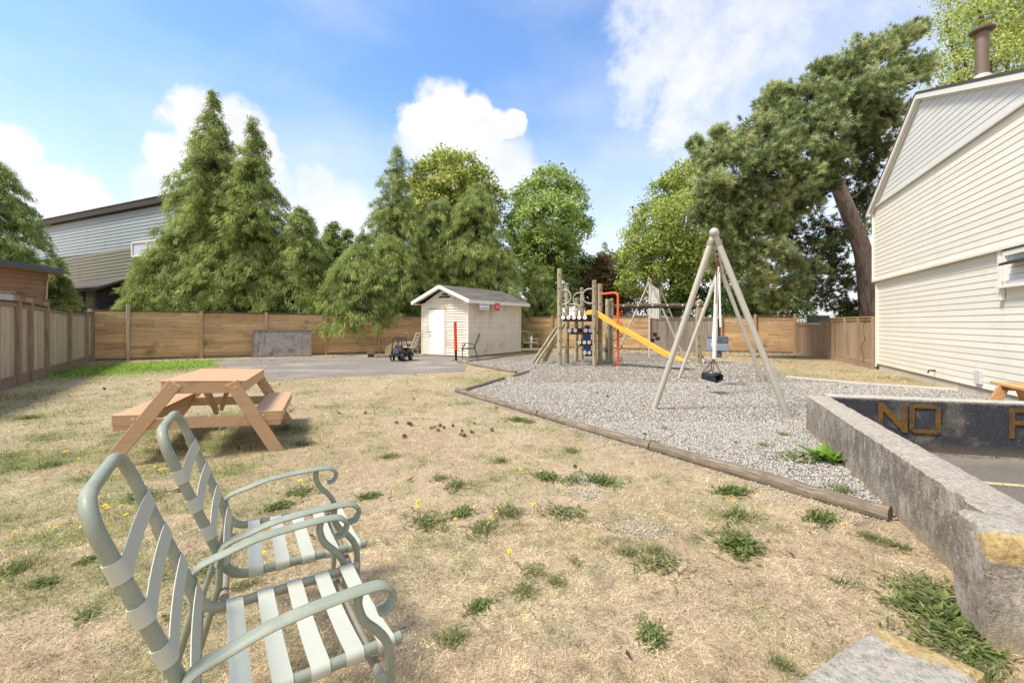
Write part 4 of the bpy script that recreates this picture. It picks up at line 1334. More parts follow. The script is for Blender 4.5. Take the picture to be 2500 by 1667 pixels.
    for i in range(8):
        MB().box(((xa + xw) / 2, -1.262, zb2 - .35 - i * .2), (xw - xa - .02, .02, .18)).build('siding_board', M['olive_siding'], root)
    u = sx(187)
    w = MB()
    for (u0, u1, v0, v1) in ((u - .9, u - .8, .9, 2.75), (u + .02, u + .14, .9, 2.75), (u - .9, u + .14, 2.65, 2.77), (u - .9, u + .14, .85, .95)):
        w.box(((u0 + u1) / 2, -1.30, (v0 + v1) / 2), (u1 - u0, .08, v1 - v0))
    wo = w.build('window', M['trim_white'], root)
    MB().box((u - .38, -1.28, 1.8), (.85, .02, 1.8)).build('pane', M['glass_dark'], wo)
    MB().box((xw + .05, -1.75, zb2 / 2), (.14, .14, zb2 - .2)).build('porch_post', M['fascia_dark'], root)
left_house()

def brown_shed():
    # corner nearest the lawn
    C = at(124, 700, 19.5); ang = R(90)
    root = thing('outbuilding', 'brown board outbuilding with grey metal roof edge behind the left fence', 'outbuilding', (C.x, C.y, 0), ang)
    zt = CAMH + (790 - 664) / 1050 * 19.5; L = 7.0
    outward(MB().prism([(-L, 0, 0), (-.15, 0, 0), (-.15, 0, zt - .1), (-L, 0, zt + .25)], (0, 5, 0)).build('wall', M['brown_siding'], root))
    i = 0; z = 1.5
    while z < zt - .12:
        MB().box((-L / 2 - .08, -.014, z + .098), (L - .15, .026, .188)).build('siding_board', M['brown_siding'], root)
        z += .2
    outward(MB().prism([(-L, -.45, zt + .28), (.1, -.45, zt - .02), (.1, -.45, zt + .12), (-L, -.45, zt + .42)], (0, 5.8, 0)).build('roof', M['metal_roof'], root))
    MB().beam((-L, -.47, zt + .32), (.1, -.47, zt + .03), .03, .2).build('roof_fascia', M['metal_roof'], root)
    outward(MB().prism([(-L, -.44, zt + .16), (.1, -.44, zt - .12), (.1, -.44, zt - .06), (-L, -.44, zt + .22)], (0, .44, 0)).build('soffit', M['brown_siding'], root))
    b = -1.3
    w = MB()
    for (u0, u1, v0, v1) in ((b - .12, b, 1.5, 2.72), (b - 1.4, b - 1.28, 1.5, 2.72), (b - 1.4, b, 2.62, 2.74), (b - 1.4, b, 1.45, 1.55)): w.box(((u0 + u1) / 2, -.05, (v0 + v1) / 2), (u1 - u0, .08, v1 - v0))
    wo = w.build('window', M['brown_board'], root)
    MB().box((b - .7, -.035, 2.1), (1.2, .02, 1.1)).build('pane', M['glass_pale'], wo)
    MB().tube([(-.3, -.40, zt - .16), (-.24, -.12, zt - .42), (-.22, -.08, zt - .52), (-.30, -.08, 1.4)], .03, 8).build('downpipe', M['steel_pipe'], root, True)
    MB().tube([(.1, -.1, zt - .3), (-.22, -.08, zt - .5)], .025, 8).build('downpipe', M['steel_pipe'], root, True)
brown_shed()

def far_house():
    "roof glimpsed under the climbing beam"
    A = at(1545, 760, 36); B = at(1720, 760, 34)
    d = (B - A).xy.normalized(); ang = math.atan2(d.y, d.x)
    root = thing('house', 'grey roofed house glimpsed low behind the far swing', 'house', (A.x, A.y, 0), ang)
    outward(MB().prism([(-4, 0, 0), (7, 0, 0), (7, 0, 1.95), (-4, 0, 1.95)], (0, 8, 0)).build('wall', M['fascia_dark'], root))
    outward(MB().add([(-4.4, -.6, 1.9), (7.4, -.6, 1.9), (6.5, 4, 4.1), (-3.5, 4, 4.1), (-4.4, 8.6, 1.9), (7.4, 8.6, 1.9)], [(0, 1, 2, 3), (3, 2, 5, 4), (0, 3, 4), (1, 5, 2), (0, 4, 5, 1)]).build('roof', plain('pale_roof', S(196, 196, 196), .7, .2, 0, .1, 1.5, .1), root))
    MB().box((1.5, -.62, 1.86), (11.8, .06, .16)).build('fascia', M['trim_white'], root)
far_house()
def white_camper():
    A = at(2000, 780, 23.5)
    root = thing('camper_van', 'white camper roof with dark windscreen showing above the corner fence', 'camper van', (A.x, A.y, 0), R(-25))
    outward(MB().prism([(-1.4, 0, .5), (1.5, 0, .5), (1.5, 0, 1.75), (.8, 0, 1.95), (-1.0, 0, 1.95), (-1.4, 0, 1.35)], (0, 2.1, 0)).build('body', M['trim_white'], root, bevel=.05))
    MB().prism([(-.55, -.012, 1.42), (.55, -.012, 1.42), (.45, -.012, 1.82), (-.62, -.012, 1.82)], (0, .01, 0)).build('side_window', M['glass_dark'], root)
    MB().prism([(.75, -.012, 1.42), (1.3, -.012, 1.42), (1.05, -.012, 1.78), (.72, -.012, 1.82)], (0, .01, 0)).build('side_window', M['glass_dark'], root)
    for x in (-.9, .95):
        for y in (.1, 2.0): MB().tube([(x, y - .1, .33), (x, y + .1, .33)], .33, 16).build('wheel', M['black_rubber'], root, True)
white_camper()

# ------------------------------------------------------------------ strap chairs
def make_chair(label, loc, rz, group, frame='chair_metal', strap='chair_strap', fine=True):
    t = thing('patio_chair', label, 'chair', loc, rz, group)
    hf, hr, L, bx, hb, w, wa, xa, za, xr, zr = .398, .404, .496, .215, .985, .239, .272, .434, .598, -.023, .511
    r = .0168
    seg = 14 if fine else 8
    FM = M[frame]; SM = M[strap]
    up = Vector((-bx, 0, hb - hr)).normalized()
    corner = Vector((0, 0, hr))
    def back(s, y): p = corner + up * s; return Vector((p.x, y, p.z))
    Lb = (hb - hr) / up.z
    path = [Vector((L, -w, hf)), Vector((0, -w, hr)), back(Lb, -w), back(Lb, w), Vector((0, w, hr)), Vector((L, w, hf))]
    # separate radii for bends
    a = bend([path[0], path[1], back(Lb * .5, -w)], .07, 7)[:-1]
    b = bend([back(Lb * .5, -w), back(Lb, -w), back(Lb, w), back(Lb * .5, w)], .105, 9)
    c = bend([back(Lb * .5, w), path[4], path[5]], .07, 7)[1:]
    MB().tube(a + b + c, r, seg).build('frame_tube', FM, t, True)
    for s in (-1, 1):
        e = MB().tube([(L - .002, s * w, hf), (L + .010, s * w, hf), (L + .016, s * w, hf)], [r + .001, r + .001, r * .6], seg).build('end_cap', FM, t, True)
    # straps: loop round both tubes and span between them on the sitter's side
    def strap_(c0, c1, along, normal, wd, sag):
        c0 = Vector(c0); c1 = Vector(c1); al = Vector(along).normalized(); n = Vector(normal).normalized()
        sp = (c1 - c0).normalized(); R_ = r + .0035
        pts = []
        K = 9
        for k in range(K + 1):
            a = -math.pi * .55 + (math.pi * 1.12) * k / K      # from below/outside, over the outside, to the sitter's side
            pts.append((c0 - sp * R_ * math.cos(a) + n * R_ * math.sin(a), (-sp * math.cos(a) + n * math.sin(a))))
        for k in range(1, 6):
            u = k / 6; p = c0.lerp(c1, u) + n * (R_ - sag * 4 * u * (1 - u)); pts.append((p, n))
        for k in range(K + 1):
            a = math.pi * .57 - (math.pi * 1.12) * k / K
            pts.append((c1 + sp * R_ * math.cos(a) + n * R_ * math.sin(a), (sp * math.cos(a) + n * math.sin(a))))
        V = []; F = []
        for p, q in pts:
            for (da, dn) in ((-1, 0), (1, 0), (1, -.0028), (-1, -.0028)): V.append(p + al * (wd / 2 * da) + q * dn)
        m = len(pts)
        for i in range(m - 1):
            for k in range(4): F.append((i * 4 + k, i * 4 + (k + 1) % 4, (i + 1) * 4 + (k + 1) % 4, (i + 1) * 4 + k))
        F += [(3, 2, 1, 0), tuple((m - 1) * 4 + k for k in range(4))]
        return outward(MB().add(V, F).build('strap', SM, t, True, auto=50))
    al = Vector((L, 0, hf - hr)).normalized()
    nrm = Vector((-al.z, 0, al.x))
    for x in (.085, .178, .272, .366, .458):
        z = hr + (hf - hr) * x / L
        strap_((x, -w, z), (x, w, z), al, nrm, .050, .014)
    nb = Vector((up.z, 0, -up.x))
    for s_ in (.085, .205, .325, .445):
        p = corner + up * s_
        strap_((p.x, -w, p.z), (p.x, w, p.z), up, nb, .052, .006)
    for s in (-1, 1):
        y = s * wa
        arm = catmull([(xr - .018, y, zr - .03), (xr + .005, y, zr + .035), (.06, y, .572), (.16, y, .596), (.30, y, .606), (xa - .03, y, .606), (xa + .012, y, .596), (xa + .036, y, .566), (xa + .022, y, .532), (xa - .008, y, .526)], 6)
        ar = MB().tube(arm, 1, 12 if fine else 8, True, flat=(.0265, .0095), up=(0, 0, 1)).build('armrest', FM, t, True, auto=60)
        post = catmull([(.372, y, .600), (.368, y, .565), (.385, y, .515), (.425, y, .468), (.452, y, .425), (.462, y, .37), (.462, y, .2), (.452, y, .0)], 5)
        MB().tube(post, 1, 10, True, flat=(.0100, .0130), up=(1, 0, 0)).build('front_leg', FM, t, True, auto=60)
        leg = [(xr - .008, y, zr - .0), (-.035, y, .40), (-.09, y, .2), (-.15, y, .0)]
        MB().tube(leg, 1, 10, True, flat=(.0100, .0125), up=(1, 0, 0)).build('rear_leg', FM, t, True, auto=60)
    for (x, z) in ((.425, .352), (-.018, .372)):
        st = MB().tube([(x, -wa - .035, z), (x, wa + .035, z)], .0145, 12).build('stretcher', M['worn_metal'] if fine else FM, t, True)
        if fine:
            for s in (-1, 1):
                MB().tube([(x, s * (wa + .034), z), (x, s * (wa + .042), z)], [.017, .0165], 12).build('end_plug', FM, st, True)
    return t
make_chair('sage green strap chair closest to the camera', (-.903, 1.258, 0), .607, 'green strap chairs in the foreground')
make_chair('sage green strap chair just behind, between its twin and the picnic table', (-1.211, 1.859, 0), .557, 'green strap chairs in the foreground')

# ------------------------------------------------------------------ picnic table
def picnic():
    x, y, a = -3.532, 5.158, .412
    t = thing('picnic_table', 'tan painted picnic table with attached benches on the dry lawn', 'picnic table', (x, y, 0), a)
    t.rotation_euler = (R(-1.1), R(2.7), a)
    PT = M['table_paint']
    W, L, h = .73, 1.60, .775
    B = lambda m, n, bv=.006: m.build(n, PT, t, bevel=bv)
    B(MB().box((0, 0, h - .006), (W + .012, L + .012, .014)), 'table_top', .003)
    nb = 5; wb = W / nb
    for k in range(nb): B(MB().box((-W / 2 + wb * (k + .5), 0, h - .033), (wb - .004, L - .04, .036)), 'top_plank', .003)
    for s in (-1, 1):
        B(MB().box((0, s * (L / 2 - .019), h - .072), (W - .0, .038, .116)), 'end_rail')
        B(MB().box((s * (W / 2 - .019), 0, h - .068), (.038, L - .08, .108)), 'side_rail')
    for s in (-1, 1):       # benches
        xc = s * .585; wz = .445; bl = 1.62
        B(MB().box((xc, 0, wz - .006), (.292, bl, .014)), 'bench_top', .003)
        for k in (-1, 1): B(MB().box((xc + k * .07, 0, wz - .032), (.136, bl - .04, .036)), 'bench_plank', .003)
        for e in (-1, 1): B(MB().box((xc, e * (bl / 2 - .019), wz - .058), (.284, .038, .09)), 'bench_end')
        for k in (-1, 1): B(MB().box((xc + k * .126, 0, wz - .062), (.036, bl - .08, .09)), 'bench_side')
    for e in (-1, 1):       # trestles
        yy = e * (L / 2 - .004 + .019)
        for s in (-1, 1):
            B(MB().beam((s * .24, yy, h - .02), (s * .715, yy, -.01), .038, .125, up=(1, 0, 0)), 'leg')
            for (fx, z) in ((.28, h - .075), (.555, .40)):
                b = MB().tube([(s * fx, yy + e * .016, z), (s * fx, yy + e * .026, z)], [.017, .012], 10).build('bolt_head', PT, t, True)
        B(MB().beam((-.72, yy - e * .04, .345), (.72, yy - e * .04, .345), .038, .11), 'bench_bearer')
    for s in (-1, 1): B(MB().beam((0, s * .12, .345), (0, s * .72, h - .1), .038, .08, up=(0, 0, 1)), 'brace')
picnic()

def bench2():
    a = Vector((7.77, 7.0)); b = Vector((6.95, 5.35)); d = (b - a).normalized()
    root = thing('bench', 'unpainted wooden bench on the gravel beside the house wall', 'bench', (a.x, a.y, 0), math.atan2(d.y, d.x))
    L = 1.8
    for k in range(2): MB().box((L / 2, .07 + .145 * k, .43), (L, .137, .04)).build('seat_plank', M['raw_wood'], root, bevel=.005)
    for x in (.28, L - .28):
        MB().beam((x, .05, .40), (x - .0, -.11, 0), .05, .13, up=(0, 1, 0)).build('leg', M['raw_wood'], root, bevel=.005)
        MB().beam((x, .24, .40), (x + .0, .36, 0), .05, .13, up=(0, 1, 0)).build('leg', M['raw_wood'], root, bevel=.005)
        MB().box((x, .145, .375), (.05, .27, .07)).build('bearer', M['raw_wood'], root, bevel=.005)
    MB().beam((.28, .14, .15), (L - .28, .14, .15), .04, .08).build('stretcher', M['raw_wood'], root, bevel=.004)
bench2()

# ------------------------------------------------------------------ edging logs
def edging(a, b, r, seed, label, split=False, sink=.55):
    a = Vector(a); b = Vector(b); d = (b - a)
    root = thing('edging_log', label, 'log', (a.x, a.y, 0), math.atan2(d.y, d.x), 'timber edging round the gravel')
    L = d.length
    rd = random.Random(seed)
    n = max(8, int(L / .12)); pts = []; rr = []
    for i in range(n + 1):
        pts.append((L * i / n, rd.uniform(-.004, .004), r * sink + rd.uniform(-.004, .004))); rr.append(r * (1 + rd.uniform(-.05, .05)))
    MB().tube(pts, rr, 14).build('log', M['edging_wood'], root, True, auto=60)
    if split:
        MB().beam((.15, r * .75, r * .9), (L - .1, r * .8, r * .92), .03, .035).build('split_strip', M['edging_wood'], root, bevel=.006)
    return root
dA = (LOGA1 - LOGA0)
cA = [LOGA0, LOGA0 + dA * .40, LOGA0 + dA * .70, LOGA1]
edging(cA[0], cA[1] - dA.normalized() * .01, .056, 1, 'first weathered edging log from the gravel corner, with a split top', True)
edging(cA[1] + dA.normalized() * .012, cA[2] - dA.normalized() * .01, .055, 2, 'middle weathered edging log between gravel and dry lawn', True)
edging(cA[2] + dA.normalized() * .012, cA[3], .060, 3, 'nearest weathered edging log, its end touching the concrete wall')
edging(G(1131, 957), G(1229, 926.5), .047, 4, 'short dark edging log running back from the gravel corner')
edging(G(1252, 921), G(1290, 909), .045, 5, 'stub of edging log half buried in the gravel')
edging(G(1117, 885), G(1260, 911), .048, 6, 'grey edging log slanting from the orange post to the gravel')
edging(G(1142, 884), G(1226, 873), .045, 7, 'edging log lying in front of the shed')

# ------------------------------------------------------------------ near swing set
A1 = Vector((3.08, 6.55, 2.76)); A2 = Vector((5.17, 10.7, 2.78))
def swing_frame():
    root = thing('swing_set', 'grey steel A-frame swing set standing in the gravel nearest the camera', 'swing set', ((A1.x + A2.x) / 2, (A1.y + A2.y) / 2, 0))
    d = (A2 - A1).normalized()
    SP = M['steel_pipe']
    MB().tube([A1 - d * .08, A2 + d * .08], .05, 16).build('top_beam', SP, root, True, world=root)
    feet = [(A1, G(1594, 999)), (A1, G(1931, 1024)), (A2, G(1655.6, 923)), (A2, G(1865.5, 930))]
    for apex, f in feet:
        s = (f - apex).normalized()
        MB().tube([apex + s * .05, f - Vector((0, 0, .06))], .045, 16).build('leg', SP, root, True, world=root)
    for apex, s in ((A1, -1), (A2, 1)):
        c = apex
        cap = MB().tube([c + d * .14, c + d * .02, c - d * .05, c - d * .085, c - d * .10] if s < 0 else [c - d * .14, c - d * .02, c + d * .05, c + d * .085, c + d * .1], [.066, .072, .070, .05, .015], 18).build('frame_cap', SP, root, True, world=root, auto=60)
        for q in (-1, 1):
            f = feet[0][1] if q < 0 else feet[1][1]
            if s > 0: f = feet[2][1] if q < 0 else feet[3][1]
            v = (f - apex).normalized()
            p = apex + v * .16; sd = v.cross(d).normalized()
            MB().tube([p - v * .03, p + v * .03], .056, 14).build('clamp', M['worn_metal'], root, True, world=root)
            MB().tube([p - sd * .08, p + sd * .08], .01, 6).build('bolt', M['bolt_metal'], root, True, world=root)
    for s_ in (.32, .47, .68, .80):
        p = A1.lerp(A2, s_)
        MB().tube([p + Vector((0, 0, .052)), p - Vector((0, 0, .09))], .022, 8).build('hanger', M['bolt_metal'], root, True, world=root)
swing_frame()

def chain(a, b, link_l=.034, r=.0042, wd=.010):
    "rusty chain: alternating oval links"
    a = Vector(a); b = Vector(b); d = b - a; L = d.length; d.normalize()
    u = d.cross(Vector((1, .3, .1))).normalized(); w = d.cross(u)
    mb = MB(); n = max(1, int(L / (link_l * .78)))
    for i in range(n):
        c = a + d * (L * (i + .5) / n); q = u if i % 2 else w
        P = []
        for k in range(8):
            t = 2 * math.pi * k / 8
            P.append(c + d * (link_l / 2 * math.cos(t)) + q * (wd * math.sin(t)))
        P.append(P[0])
        mb.tube(P, r, 5, False)
    return mb

def belt_swing():
    # near swing, twisted so that both chains run close together
    top0 = A1.lerp(A2, .40) - Vector((.0, 0, .09)); top1 = A1.lerp(A2, .50) - Vector((0, 0, .09))
    seat = Vector((3.93, 8.43, .40))
    root = thing('swing', 'black belt swing hanging twisted in white chain sleeves', 'swing', (seat.x, seat.y, 0))
    j = seat + Vector((.0, 0, .38))
    k0 = seat + Vector((-.02, -.12, .31)); k1 = seat + Vector((.05, .10, .31))
    for t0, kk, z0, z1, off in ((top0, k0, .70, 1.76, 0), (top1, k1, .92, 2.30, 1)):
        dirv = (t0 - kk).normalized()
        f = lambda z: kk + dirv * ((z - kk.z) / dirv.z)
        MB().v
        chain(f(z1 - .02), t0).build('chain', M['rust'], root, True, world=root)
        chain(kk, f(z0 + .02)).build('chain', M['rust'], root, True, world=root)
        MB().tube([f(z0), f((z0 + z1) / 2) + Vector((.004, 0, 0)), f(z1)], .038 if not off else .032, 14).build('chain_sleeve', M['white_plastic'], root, True, world=root, auto=50)
    # folded belt seat: a U shaped rubber band with an open end towards the camera
    ax = Vector((.42, -.9, -.12)).normalized()         # along the fold
    sd = Vector((.9, .40, .18)).normalized(); up = sd.cross(ax).normalized()
    if up.z < 0: up = -up
    c = seat - Vector((0, 0, .06))
    prof = [(-.11, .045), (-.12, -.05), (-.08, -.07), (.02, -.062), (.095, -.05), (.105, .057)]
    outer = [c + sd * u + up * v for u, v in prof]
    inner = [c + sd * (u * .88) + up * (v * .84 + .008) for u, v in prof]
    V = []; Fs = []
    n = len(prof)
    for e in (-.17, .17):
        V += [p + ax * e for p in outer] + [p + ax * e for p in inner]
    for i in range(n - 1):
        Fs += [(i, i + 1, 2 * n + i + 1, 2 * n + i), (n + i, 3 * n + i, 3 * n + i + 1, n + i + 1), (i, n + i, n + i + 1, i + 1), (2 * n + i, 2 * n + i + 1, 3 * n + i + 1, 3 * n + i)]
    Fs += [(0, 2 * n, 3 * n, n), (n - 1, 2 * n - 1, 4 * n - 1, 3 * n - 1)]
    outward(MB().add(V, Fs).build('seat', M['black_rubber'], root, world=root, bevel=.006))
    lid = [c + sd * u + up * v + ax * e for u, v, e in ((-.11, .047, -.17), (.105, .060, -.17), (.105, .060, .12), (-.11, .047, .12))]
    MB().prism(lid, up * .012).build('seat_flap', M['black_rubber'], root, world=root, bevel=.004)
    q = [c + sd * u + up * .066 + ax * e for u, e in ((-.02, -.09), (.09, -.09), (.09, .0), (-.02, .0))]
    MB().prism(q, up * .006).build('metal_plate', M['grey_plastic'], root, world=root)
    for kk, ends in ((k0, (-.15, -.14)), (k1, (.10, .13))):
        for u in ends[:1] + (ends[1],):
            for e in (-.14, .1):
                chain(c + sd * (.12 if kk is k1 else -.12) + up * .065 + ax * e, kk, .034, .005, .011).build('seat_chain', M['rust'], root, True, world=root)
            break
belt_swing()

def bucket_swing():
    c = Vector((4.57, 9.55, .86))
    root = thing('swing', 'grey plastic infant bucket swing behind the black belt swing', 'swing', (c.x, c.y, 0))
    GP, DG = M['grey_plastic'], M['dark_grey_plastic']
    ax = Vector((.45, .89, 0)); sd = Vector((.89, -.45, 0))
    def bx(u, v, z, su, sv, sz, nm, mat, bv=.012, tilt=0):
        Mx = Matrix.Rotation(math.atan2(sd.y, sd.x), 3, 'Z')
        return MB().box(c + sd * u + ax * v + Vector((0, 0, z)), (su, sv, sz), Mx).build(nm, mat, root, bevel=bv, world=root)
    bx(0, .13, .10, .42, .03, .26, 'backrest', DG)
    bx(0, -.13, -.0, .44, .035, .15, 'front_tray', GP)
    bx(-.20, 0, .0, .03, .24, .15, 'side_panel', GP); bx(.20, 0, .0, .03, .24, .15, 'side_panel', GP)
    bx(-.15, -.11, .12, .12, .03, .12, 'upper_panel', GP); bx(.15, -.11, .12, .12, .03, .12, 'upper_panel', DG)
    bx(0, 0, -.14, .17, .22, .17, 'seat_shell', DG, .03)
    for u in (-.16, .16): MB().tube([c + sd * u - ax * .13 + Vector((0, 0, -.07)), c + sd * u + Vector((0, 0, -.24)), c + sd * (u * .5) + ax * .05 + Vector((0, 0, -.24))], .008, 8).build('strap_loop', M['trim_white'], root, True, world=root)
    for s_, u in ((.68, -.19), (.80, .19)):
        t0 = A1.lerp(A2, s_) - Vector((0, 0, .09)); k = c + sd * u + ax * .08 + Vector((0, 0, .22))
        k = c + ax * (.2 if u > 0 else -.2) * .8 + Vector((0, 0, .20)) + sd * u * .3
        chain(k, t0).build('chain', M['rust'], root, True, world=root)
        f = lambda z: k.lerp(t0, (z - k.z) / (t0.z - k.z))
        MB().tube([f(1.35), f(2.62)] if u < 0 else [f(1.30), f(2.55)], .022, 10).build('chain_sleeve', M['white_plastic'], root, True, world=root)
bucket_swing()

# ------------------------------------------------------------------ far swing set (three legs at each end)
B1 = Vector((5.86, 18.3, 3.22)); B2 = Vector((7.74, 22.5, 3.22))
def far_swing():
    root = thing('swing_set', 'thin tripod swing set behind the climbing beam near the back fence', 'swing set', ((B1.x + B2.x) / 2, (B1.y + B2.y) / 2, 0))
    SP = M['steel_pipe']; d = (B2 - B1).normalized()
    MB().tube([B1 - d * .1, B2 + d * .1], .05, 10).build('top_beam', M['dark_log'], root, True, world=root)
    for ap, f in ((B1, (4.6, 18.95)), (B1, (7.12, 17.75)), (B1, (5.62, 17.6)), (B2, (6.45, 23.0)), (B2, (8.95, 21.95)), (B2, (7.95, 23.0))):
        f = Vector((f[0], f[1], -.05)); s = (f - ap).normalized()
        MB().tube([ap + s * .03, f], .04, 10).build('leg', SP, root, True, world=root)
    for ap in (B1, B2): MB().tube([ap - d * .09, ap + d * .09], .085, 12).build('frame_cap', SP, root, True, world=root)
    for i, (s0, s1) in enumerate(((.12, .28), (.40, .56), (.68, .84))):
        p = B1.lerp(B2, (s0 + s1) / 2)
        r = thing('swing', 'black belt swing with white chain sleeves, %s on the far swing set' % ('nearest' if i == 0 else 'middle one' if i == 1 else 'farthest'), 'swing', (p.x, p.y, 0), 0, 'belt swings on the far swing set')
        zz = .72 if i != 1 else .95
        for s_ in (s0, s1):
            a = B1.lerp(B2, s_)
            MB().tube([(a.x, a.y, 1.62), (a.x, a.y, 3.12)], .028, 8).build('chain_sleeve', M['white_plastic'], r, True, world=r)
            MB().tube([(a.x, a.y, zz), (a.x, a.y, 1.63)], .01, 5).build('chain', M['rust'], r, True, world=r)
        a = B1.lerp(B2, s0); b = B1.lerp(B2, s1); n = Vector((d.y, -d.x, 0))
        V = []; F = []
        for k in range(7):
            u = k / 6; q = a.lerp(b, u); z = zz - .16 * 4 * u * (1 - u)
            for w_, h_ in ((-.09, 0), (.09, 0), (.09, -.02), (-.09, -.02)): V.append((q.x + n.x * w_, q.y + n.y * w_, z + h_))
        for k in range(6):
            for m in range(4): F.append((k * 4 + m, k * 4 + (m + 1) % 4, k * 4 + 4 + (m + 1) % 4, k * 4 + 4 + m))
        F += [(3, 2, 1, 0), (24, 25, 26, 27)]
        outward(MB().add(V, F).build('seat', M['black_rubber'], r, world=r))
far_swing()

# ------------------------------------------------------------------ timber play structure
def play():
    root = thing('play_structure', 'weathered log play structure with yellow slide and orange climbing pole', 'play structure', (2.6, 14.6, 0))
    PW, LE, BM = M['pole_wood'], M['log_end_paint'], M['bolt_metal']
    dk = Vector((.415, .91, 0)).normalized(); ac = Vector((.91, -.415, 0))
    posts = [(1.54, 13.93, 3.16, .076, 0), (1.89, 14.79, 2.75, .074, 1), (2.36, 15.75, 2.30, .072, 1), (2.65, 16.3, 2.72, .074, 1),
             (2.63, 13.72, 2.74, .076, 1), (2.94, 14.35, 2.71, .075, 0), (3.42, 15.4, 2.26, .074, 0), (3.59, 15.5, 2.26, .072, 1)]
    for k, (x, y, h, r, rnd) in enumerate(posts):
        p = MB().log((x, y, -.1), (x, y, h), r, 14, .035, 10, k, False).build('post', PW, root, True, world=root)
        if rnd: MB().tube([(x, y, h - .12), (x, y, h - .02), (x, y, h + .02), (x, y, h + .035)], [r * 1.02, r * 1.0, r * .8, r * .3], 14).build('post_top', M['edging_wood'], p, True, world=root)
        for z in (.42, .82, 1.24, 1.62, 2.02, 2.5, 2.95):
            if z > h - .12: continue
            f = Vector((-x, -y, 0)).normalized(); q = Vector((x, y, z)) + f * (r * .96)
            MB().tube([q - f * .01, q + f * .014], .022, 8).build('bolt', BM, p, True, world=root)
    # deck and steps: round logs pointing away from the camera with painted ends
    rows = [(1.58, 13.82, [1374.8, 1387.8, 1401, 1414, 1427.8], .070, .95), (1.16, 13.95, [1391, 1404, 1430, 1441.5], .066, .7), (.77, 14.0, [1414.5, 1426.4, 1438], .062, .6), (.43, 14.05, [1428, 1438.5], .058, .55)]
    for z, Y, pxs, r, L in rows:
        for k, px in enumerate(pxs):
            x = (px - 1250) / 1050 * Y
            a = Vector((x, Y, z)); b = a + dk * L
            lg = MB().log(a, b, r, 14, .02, 5, k).build('deck_log', M['dark_log'], root, True, world=root)
            MB().tube([a - dk * .010, a + dk * .02], [r * .97, r * 1.0], 14).build('log_end', LE, lg, True, world=root)
            MB().tube([a - dk * .016, a - dk * .008], .014, 6).build('bolt', BM, lg, True, world=root)
        x0 = (pxs[0] - 1250) / 1050 * Y; x1 = (pxs[-1] - 1250) / 1050 * Y
        for off in (.14, L - .12):
            q = Vector((x0 - .04, Y, z - r - .03)) + dk * off; w = Vector((x1 + .1, Y, z - r - .03)) + dk * off
            MB().beam(q, w, .05, .07).build('bearer', M['dark_log'], root, world=root)
    a = Vector((3.23, 15.15, .43)); MB().log(a, a + dk * .5, .06, 12, .02, 4, 3).build('deck_log', M['dark_log'], root, True, world=root)
    MB().tube([a - dk * .01, a + dk * .01], .057, 12).build('log_end', LE, root, True, world=root)
    # deck planks behind, at platform height
    for k in range(7):
        p = Vector((1.75, 14.85, 1.60)) + ac * (.155 * k); MB().beam(p, p + dk * 1.0, .14, .05).build('deck_plank', M['edging_wood'], root, world=root)
    # hoop handles
    def hoop(px, py, pz, dirx, rx, rz, nm='hoop_handle'):
        P = [(px, py, pz + rz)]
        for k in range(11):
            t = math.pi / 2 - math.pi * k / 10
            P.append((px + dirx.x * (.10 + rx * math.cos(t)), py + dirx.y * (.10 + rx * math.cos(t)), pz + rz * math.sin(t)))
        P.append((px, py, pz - rz))
        MB().tube(P, .019, 10).build(nm, M['steel_pipe'], root, True, world=root)
    hoop(1.60, 13.91, 2.24, ac, .22, .23); hoop(2.56, 13.72, 2.26, -ac, .22, .23)
    hoop(1.93, 14.77, 1.93, ac, .30, .12); hoop(2.60, 16.25, 2.30, -ac, .2, .24); hoop(1.62, 13.95, 2.38, dk, .25, .1)
    for (u0, u1, z) in ((0, 1, 1.78), (2, 3, 1.72)):
        p, q = posts[u0], posts[u1]
        P = catmull([(p[0], p[1], z + .1), ((p[0] + q[0]) / 2, (p[1] + q[1]) / 2, z + .2), (q[0], q[1], z)], 5)
        MB().tube(P, .018, 8).build('hand_rail', M['steel_pipe'], root, True, world=root)
    # slide
    sdir = Vector((.908, -.419, 0)); side = Vector((.419, .908, 0))
    s0 = Vector((2.66, 14.02, 1.60)); 
    prof = [(-.28, -.06), (-.18, .06), (0, .085), (.16, .02), (.35, -.10), (2.15, -1.17), (2.42, -1.29), (2.72, -1.335)]
    def pt(u, z, v): return s0 + sdir * u + side * v + Vector((0, 0, z))
    hw = .235
    V = []; F = []
    sec = [(-hw - .03, .0), (-hw - .03, .14), (-hw, .145), (-hw + .02, .03), (0, .015), (hw - .02, .03), (hw, .145), (hw + .03, .14), (hw + .03, .0), (0, -.012)]
    ns = len(sec)
    P = []
    for i in range(len(prof) - 1):
        for k in range(4): P.append(tuple(prof[i][j] + (prof[i + 1][j] - prof[i][j]) * k / 4 for j in (0, 1)))
    P.append(prof[-1])
    for i, (u, z) in enumerate(P):
        end = max(0, (u - 2.25) / .47); wk = 1 - .05 * end
        hk = (1 - .75 * end)
        if i < 5: hk = .35 + .13 * i
        for v, q in sec: V.append(pt(u, z + (q * hk if q > .016 else q), v * wk))
    for i in range(len(P) - 1):
        for k in range(ns): F.append((i * ns + k, i * ns + (k + 1) % ns, (i + 1) * ns + (k + 1) % ns, (i + 1) * ns + k))
    F += [tuple(range(ns)), tuple((len(P) - 1) * ns + k for k in range(ns))[::-1]]
    sl = outward(MB().add(V, F).build('slide', M['slide_yellow'], root, True, world=root, auto=35))
    # rounded lip
    lip = []
    for k in range(9):
        t = -math.pi / 2 + math.pi * k / 8
        lip.append(pt(2.71 + .22 * math.cos(t), -1.345 - .02 * math.cos(t), (hw * .95 + .02) * math.sin(t)))
